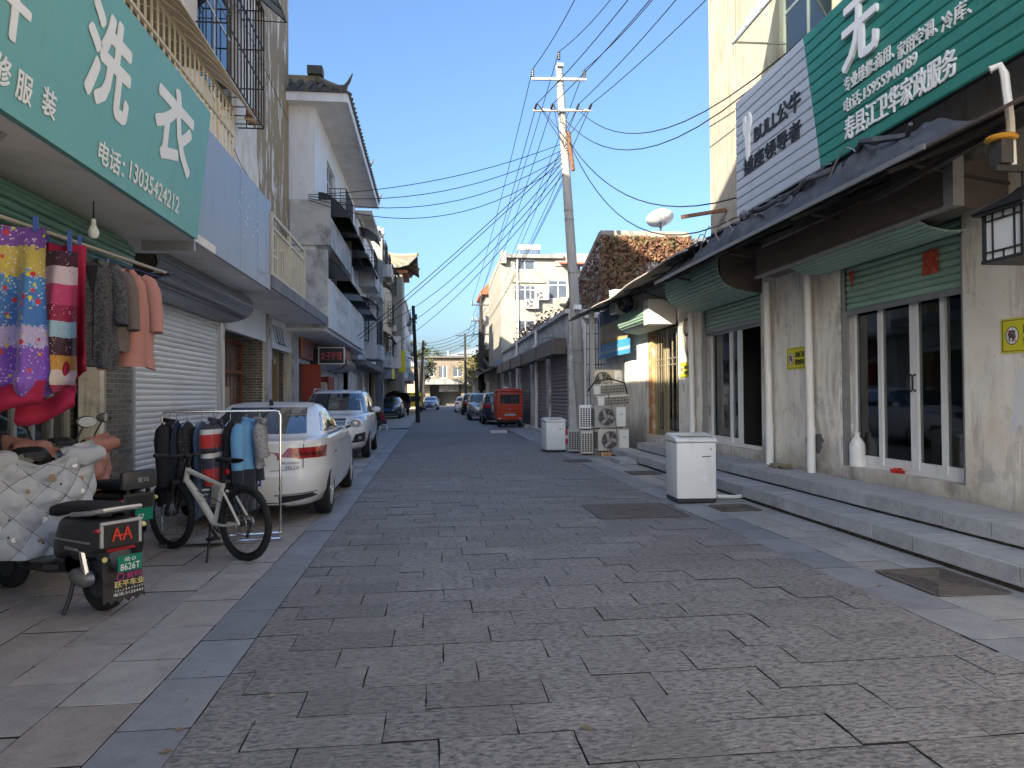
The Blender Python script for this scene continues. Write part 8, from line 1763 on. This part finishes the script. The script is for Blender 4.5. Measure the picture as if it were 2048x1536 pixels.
# rail along the shop with washing
PA, PBr = G(-90, 402, 2.75), G(332, 546, 2.75)
rail = thing('clothes_pole', 'long bare pole under the teal sign carrying blankets and coats', 'pole', PBr); MB().cyl(PA, PBr, .016, n=10).build('pole', mat('pole_tan', (.34, .30, .25), .6), rail, world=True, smooth=True)
MB().bar(PBr + Vector((.05, -.02, -.02)), (LXW + .55, PBr.y + .1, 2.74), .03).bar(PBr + Vector((-.05, .02, -.03)), (LXW + .6, PBr.y + .12, 2.50), .025).build('wall_bracket', 'iron_dark', rail, world=True); MB().tube([PA + Vector((0, 0, -.07)), PBr + Vector((0, 0, -.06))], .004, 4).build('blue_cord', mat('cord_blue', (.05, .10, .35), .6), rail, world=True)
def onrail(px):
    best = min((PA.lerp(PBr, k / 400) for k in range(401)), key=lambda p: abs(pxof(p)[0] - px)); return best
def pxof(p):
    q = cam.matrix_world.inverted() @ Vector(p); return 1024 + FPX * q.x / -q.z, 768 - FPX * q.y / -q.z
def blanket(label, px, w, ztop, zbot, m, rz, seed, bulge=.06, tailm=None, folds=5):
    p = onrail(px); r = random.Random(seed); ph = r.uniform(0, 6); t = thing('blanket', label, 'blanket', (p.x, p.y, 2.75), rz)
    h = ztop - zbot
    def f(u, v, s=1):
        ww = w * (1 - .10 * math.sin(math.pi * v) + .10 * v); y = (.018 + .055 * v) * math.sin(folds * math.pi * u + ph) + .03 * math.sin(2.3 * folds * u + 4 * v + ph)
        bot = max(0, (v - .82) / .18); y += -bulge * math.sin(math.pi * bot) * 1.2; z = ztop - 2.75 - h * v + .035 * math.sin(2 * math.pi * u + ph) * v + .10 * bot * (u - .5) * 1.2
        return Vector(((u - .5) * ww, y - s * .014, z))
    b = MB().grid(40, 30, f); b.grid(40, 30, lambda u, v: f(u, v, -1)); b.build('cloth', m, t, smooth=True, recalc=False, angle=80)
    if tailm:
        MB().grid(24, 12, lambda u, v: Vector(((u - .5) * w * (1.05 - .05 * v), -.05 - .07 * math.sin(math.pi * v) + .02 * math.sin(9 * u + ph), zbot - 2.75 + .05 - .17 * math.sin(math.pi * v * .5) + .05 * math.sin(3 * u + ph) + .10 * (u - .5)))).build('gathered_hem', tailm, t, smooth=True, recalc=False)
    for k in (-.35, .35): MB().box(k * w - .012, k * w + .012, -.02, .02, ztop - 2.75 - .03, .03).build('peg', 'cord_blue', t)
    return t
blanket('purple blue and yellow flowered blanket hanging at the left picture edge', 18, .46, 2.70, 1.50, 'blanket_purple', R(12), 2, tailm='cloth_red', folds=5)
blanket('pink white and maroon striped blanket hanging beside the checked coat', 100, .37, 2.62, 1.50, 'blanket_stripe', R(14), 5, tailm='cloth_red', folds=4)
blanket('plain crimson blanket hanging behind the striped one', 128, .30, 2.70, 1.62, 'cloth_red', R(20), 7)
garment('coat', 'black and white checked wool coat with wide lapels on the clothes pole', 'coat', onrail(186) - Vector((0, 0, -.0)), R(18), .86, .17, 'coat_check', True, .38, 1.12, .10, 3, group='coats on the clothes pole', open_front=True)
garment('coat', 'brownish tweed coat squeezed between the checked and the pink coat', 'coat', onrail(216), R(30), .70, .15, 'coat_brown', True, .4, 1.1, .09, 4, group='coats on the clothes pole')
garment('coat', 'dusty pink wool coat at the end of the clothes pole', 'coat', onrail(252), R(10), .84, .205, 'coat_pink', True, .40, 1.16, .10, 5, group='coats on the clothes pole')
# steel clothes rack
ra, rbk = G(324, 1091), G(561, 1076); RZ = 1.36
rk = thing('clothes_rack', 'chrome floor standing clothes rack between bicycle and white saloon', 'clothes rack', ((ra + rbk) / 2)); dirr = (rbk - ra).normalized(); nr = Vector((-dirr.y, dirr.x, 0))
MB().tube([ra + Vector((0, 0, .05)), ra + Vector((0, 0, RZ - .05)), ra + dirr * .015 + Vector((0, 0, RZ - .015)), ra + dirr * .05 + Vector((0, 0, RZ)), rbk - dirr * .05 + Vector((0, 0, RZ)), rbk - dirr * .015 + Vector((0, 0, RZ - .015)), rbk + Vector((0, 0, RZ - .05)), rbk + Vector((0, 0, .05))], .013, 8).build('frame', 'chrome', rk, world=True, smooth=True)
for s in (-.16, .16): MB().tube([ra + nr * s + Vector((0, 0, .03)), rbk + nr * s + Vector((0, 0, .03))], .014, 8).build('base_bar', 'chrome', rk, world=True, smooth=True)
for e in (ra, rbk): MB().tube([e + nr * .16 + Vector((0, 0, .03)), e + Vector((0, 0, .06)), e - nr * .16 + Vector((0, 0, .03))], .014, 8).build('base_foot', 'chrome', rk, world=True, smooth=True)
MB().cyl(rbk + Vector((0, 0, .5)), rbk + Vector((0, 0, .56)), .018, n=8).build('post_joint', 'steel', rk, world=True)
stn = thing('base_stone', 'grey stone slab weighing down the base of the clothes rack', 'stone', ra.lerp(rbk, .38) - nr * .1); MB().box(-.19, .19, -.14, .14, .035, .10).build('slab', 'pave_blue', stn, bevel=.01)
def onrack(px): return ra.lerp(rbk, (px - 324) / (561 - 324)) + Vector((0, 0, RZ + .012))
ra_ang = math.atan2(dirr.y, dirr.x)
for px, name, lab, cat, rz, L_, w, m, sl, fl, dp, sd in (
    (338, 'coat', 'long black coat at the left end of the chrome rack', 'coat', 62, .80, .17, 'cloth_black', .5, 1.1, .075, 11), (352, 'dress', 'plain navy dress, second from the left on the chrome rack', 'dress', 66, .72, .15, 'cloth_navy', 0, 1.2, .06, 12), (372, 'dress', 'black dress speckled with white dots on the chrome rack', 'dress', 58, .82, .15, 'cloth_speck', 0, 1.45, .07, 13), (400, 'trousers', 'blue denim garment in the middle of the chrome rack', 'trousers', 60, .95, .13, 'cloth_denim', 0, 1.1, .07, 14), (424, 'jacket', 'navy red and white panelled jacket on the chrome rack', 'jacket', 56, .62, .15, 'jacket_tri', .42, 1.1, .07, 15), (458, 'dress', 'long sleeveless black dress on the chrome rack', 'dress', 40, .98, .10, 'cloth_black', 0, 1.6, .06, 16), (490, 'jacket', 'light blue and navy sports jacket near the right end of the rack', 'jacket', 40, .92, .14, 'jacket_blue', .50, 1.25, .08, 17), (518, 'blouse', 'pale patterned blouse at the right end of the rack', 'blouse', 78, .46, .09, 'cloth_grey', .25, 1.1, .05, 18)):
    garment(name, lab, cat, onrack(px), ra_ang + R(rz + 6), L_, w * .84, m, sl > 0, sl, fl, dp * .72, sd, collar=sl > 0, group='clothes on the chrome rack')
# ------------------------------------------------------------------ person on a stool
pp0 = G(768, 861); pn = thing('person', 'person in dark jacket with red front sitting on a white stool, back turned', 'person', (pp0.x - .05, pp0.y, 0), R(150))
def skinned(name, m, parent, verts, edges, radii, sub=2):
    me = bpy.data.meshes.new(name); me.from_pydata(verts, edges, []); o = bpy.data.objects.new(name, me); COL.objects.link(o)
    sk = o.modifiers.new('s', 'SKIN'); 
    if not me.skin_vertices: bpy.context.view_layer.objects.active = o; me.attributes
    lay = me.skin_vertices[0] if len(me.skin_vertices) else None
    if lay:
        for i, r_ in enumerate(radii): lay.data[i].radius = (r_, r_) if not hasattr(r_, '__len__') else r_
        lay.data[0].use_root = True
    sk.use_smooth_shade = True; ss = o.modifiers.new('d', 'SUBSURF'); ss.levels = sub; ss.render_levels = sub
    dg = bpy.context.evaluated_depsgraph_get(); m2 = bpy.data.meshes.new_from_object(o.evaluated_get(dg)); bpy.data.objects.remove(o)
    m2.materials.clear(); m2.materials.append(mm(m)); q = bpy.data.objects.new(name, m2); COL.objects.link(q); q.parent = parent; return q
# figure leaning forward on a low stool: local +x = the way the person faces
J = dict(pel=(0, 0, .36), wa=(.06, 0, .52), ch=(.16, 0, .70), nk=(.22, 0, .84), hd=(.27, 0, .93), tp=(.28, 0, 1.06))
vs_ = [J['pel'], J['wa'], J['ch'], J['nk'], J['hd'], J['tp']]; ed_ = [(0, 1), (1, 2), (2, 3), (3, 4), (4, 5)]; rad = [(.15, .12), (.14, .11), (.16, .115), (.055, .055), (.085, .075), (.06, .06)]
for s in (-1, 1):
    k = len(vs_); vs_ += [(.17, s * .17, .76), (.30, s * .22, .56), (.48, s * .10, .50), (.55, s * .07, .50)]; ed_ += [(2, k), (k, k + 1), (k + 1, k + 2), (k + 2, k + 3)]; rad += [.06, .048, .036, .03]
    k = len(vs_); vs_ += [(.06, s * .10, .34), (.40, s * .14, .44), (.36, s * .13, .12), (.48, s * .13, .05)]; ed_ += [(0, k), (k, k + 1), (k + 1, k + 2), (k + 2, k + 3)]; rad += [.085, .065, .045, .035]
skinned('body', 'skin', pn, vs_, ed_, rad)
ct_v = [(0, 0, .36), (.06, 0, .52), (.16, 0, .70), (.21, 0, .80)]; ct_e = [(0, 1), (1, 2), (2, 3)]; ct_r = [(.175, .15), (.165, .14), (.185, .145), (.08, .08)]
for s in (-1, 1):
    k = len(ct_v); ct_v += [(.17, s * .175, .765), (.30, s * .225, .56), (.46, s * .115, .505)]; ct_e += [(2, k), (k, k + 1), (k + 1, k + 2)]; ct_r += [.075, .065, .05]
skinned('jacket', mat('jacket_dark', (.045, .036, .036), .9), pn, ct_v, ct_e, ct_r)
MB().grid(10, 8, lambda u, v: Vector((.02 - .16 * math.sin(.5 + 2.0 * u) * 1.0 + .17 * v, -.155 + .30 * u, .44 + .34 * v))).build('red_panel', mat('jacket_red', (.28, .02, .02), .9), pn, smooth=True, recalc=False)
tr_v = [(0, 0, .345)]; tr_e = []; tr_r = [(.17, .13)]
for s in (-1, 1):
    k = len(tr_v); tr_v += [(.06, s * .10, .34), (.40, s * .14, .44), (.37, s * .13, .13)]; tr_e += [(0, k), (k, k + 1), (k + 1, k + 2)]; tr_r += [.10, .082, .062]
skinned('trousers', mat('trouser_grey', (.085, .08, .075), .9), pn, tr_v, tr_e, tr_r)
for s in (-1, 1): MB().sphere((.44, s * .13, .045), (.13, .05, .045), 12, 8).build('shoe', 'iron_black', pn, smooth=True)
MB().sphere((.262, 0, 1.005), (.115, .10, .105), 16, 10).build('hair', 'cloth_black', pn, smooth=True); MB().sphere((.375, 0, .965), (.018, .014, .02), 8, 6).build('nose', 'skin', pn)
for s in (-1, 1): MB().sphere((.36, s * .035, .985), (.012, .014, .009), 8, 6).build('eye', 'letter_black', pn); MB().sphere((.265, s * .098, .97), (.022, .012, .03), 8, 6).build('ear', 'skin', pn)
MB().sphere((.358, 0, .925), (.012, .03, .006), 8, 6).build('mouth', 'sign_salmon', pn)
stl = thing('plastic_stool', 'small white plastic stool under the seated person', 'stool', (pp0.x - .02, pp0.y, 0), R(10)); MB().box(-.15, .15, -.13, .13, .24, .28).build('seat', 'white_plastic', stl, bevel=.01)
for sx in (-1, 1):
    for sy in (-1, 1): MB().bar((sx * .16, sy * .14, 0), (sx * .13, sy * .11, .24), .04).build('leg', 'white_plastic', stl)
    MB().bar((sx * .15, -.13, .10), (sx * .15, .13, .10), .025).build('rung', 'white_plastic', stl)
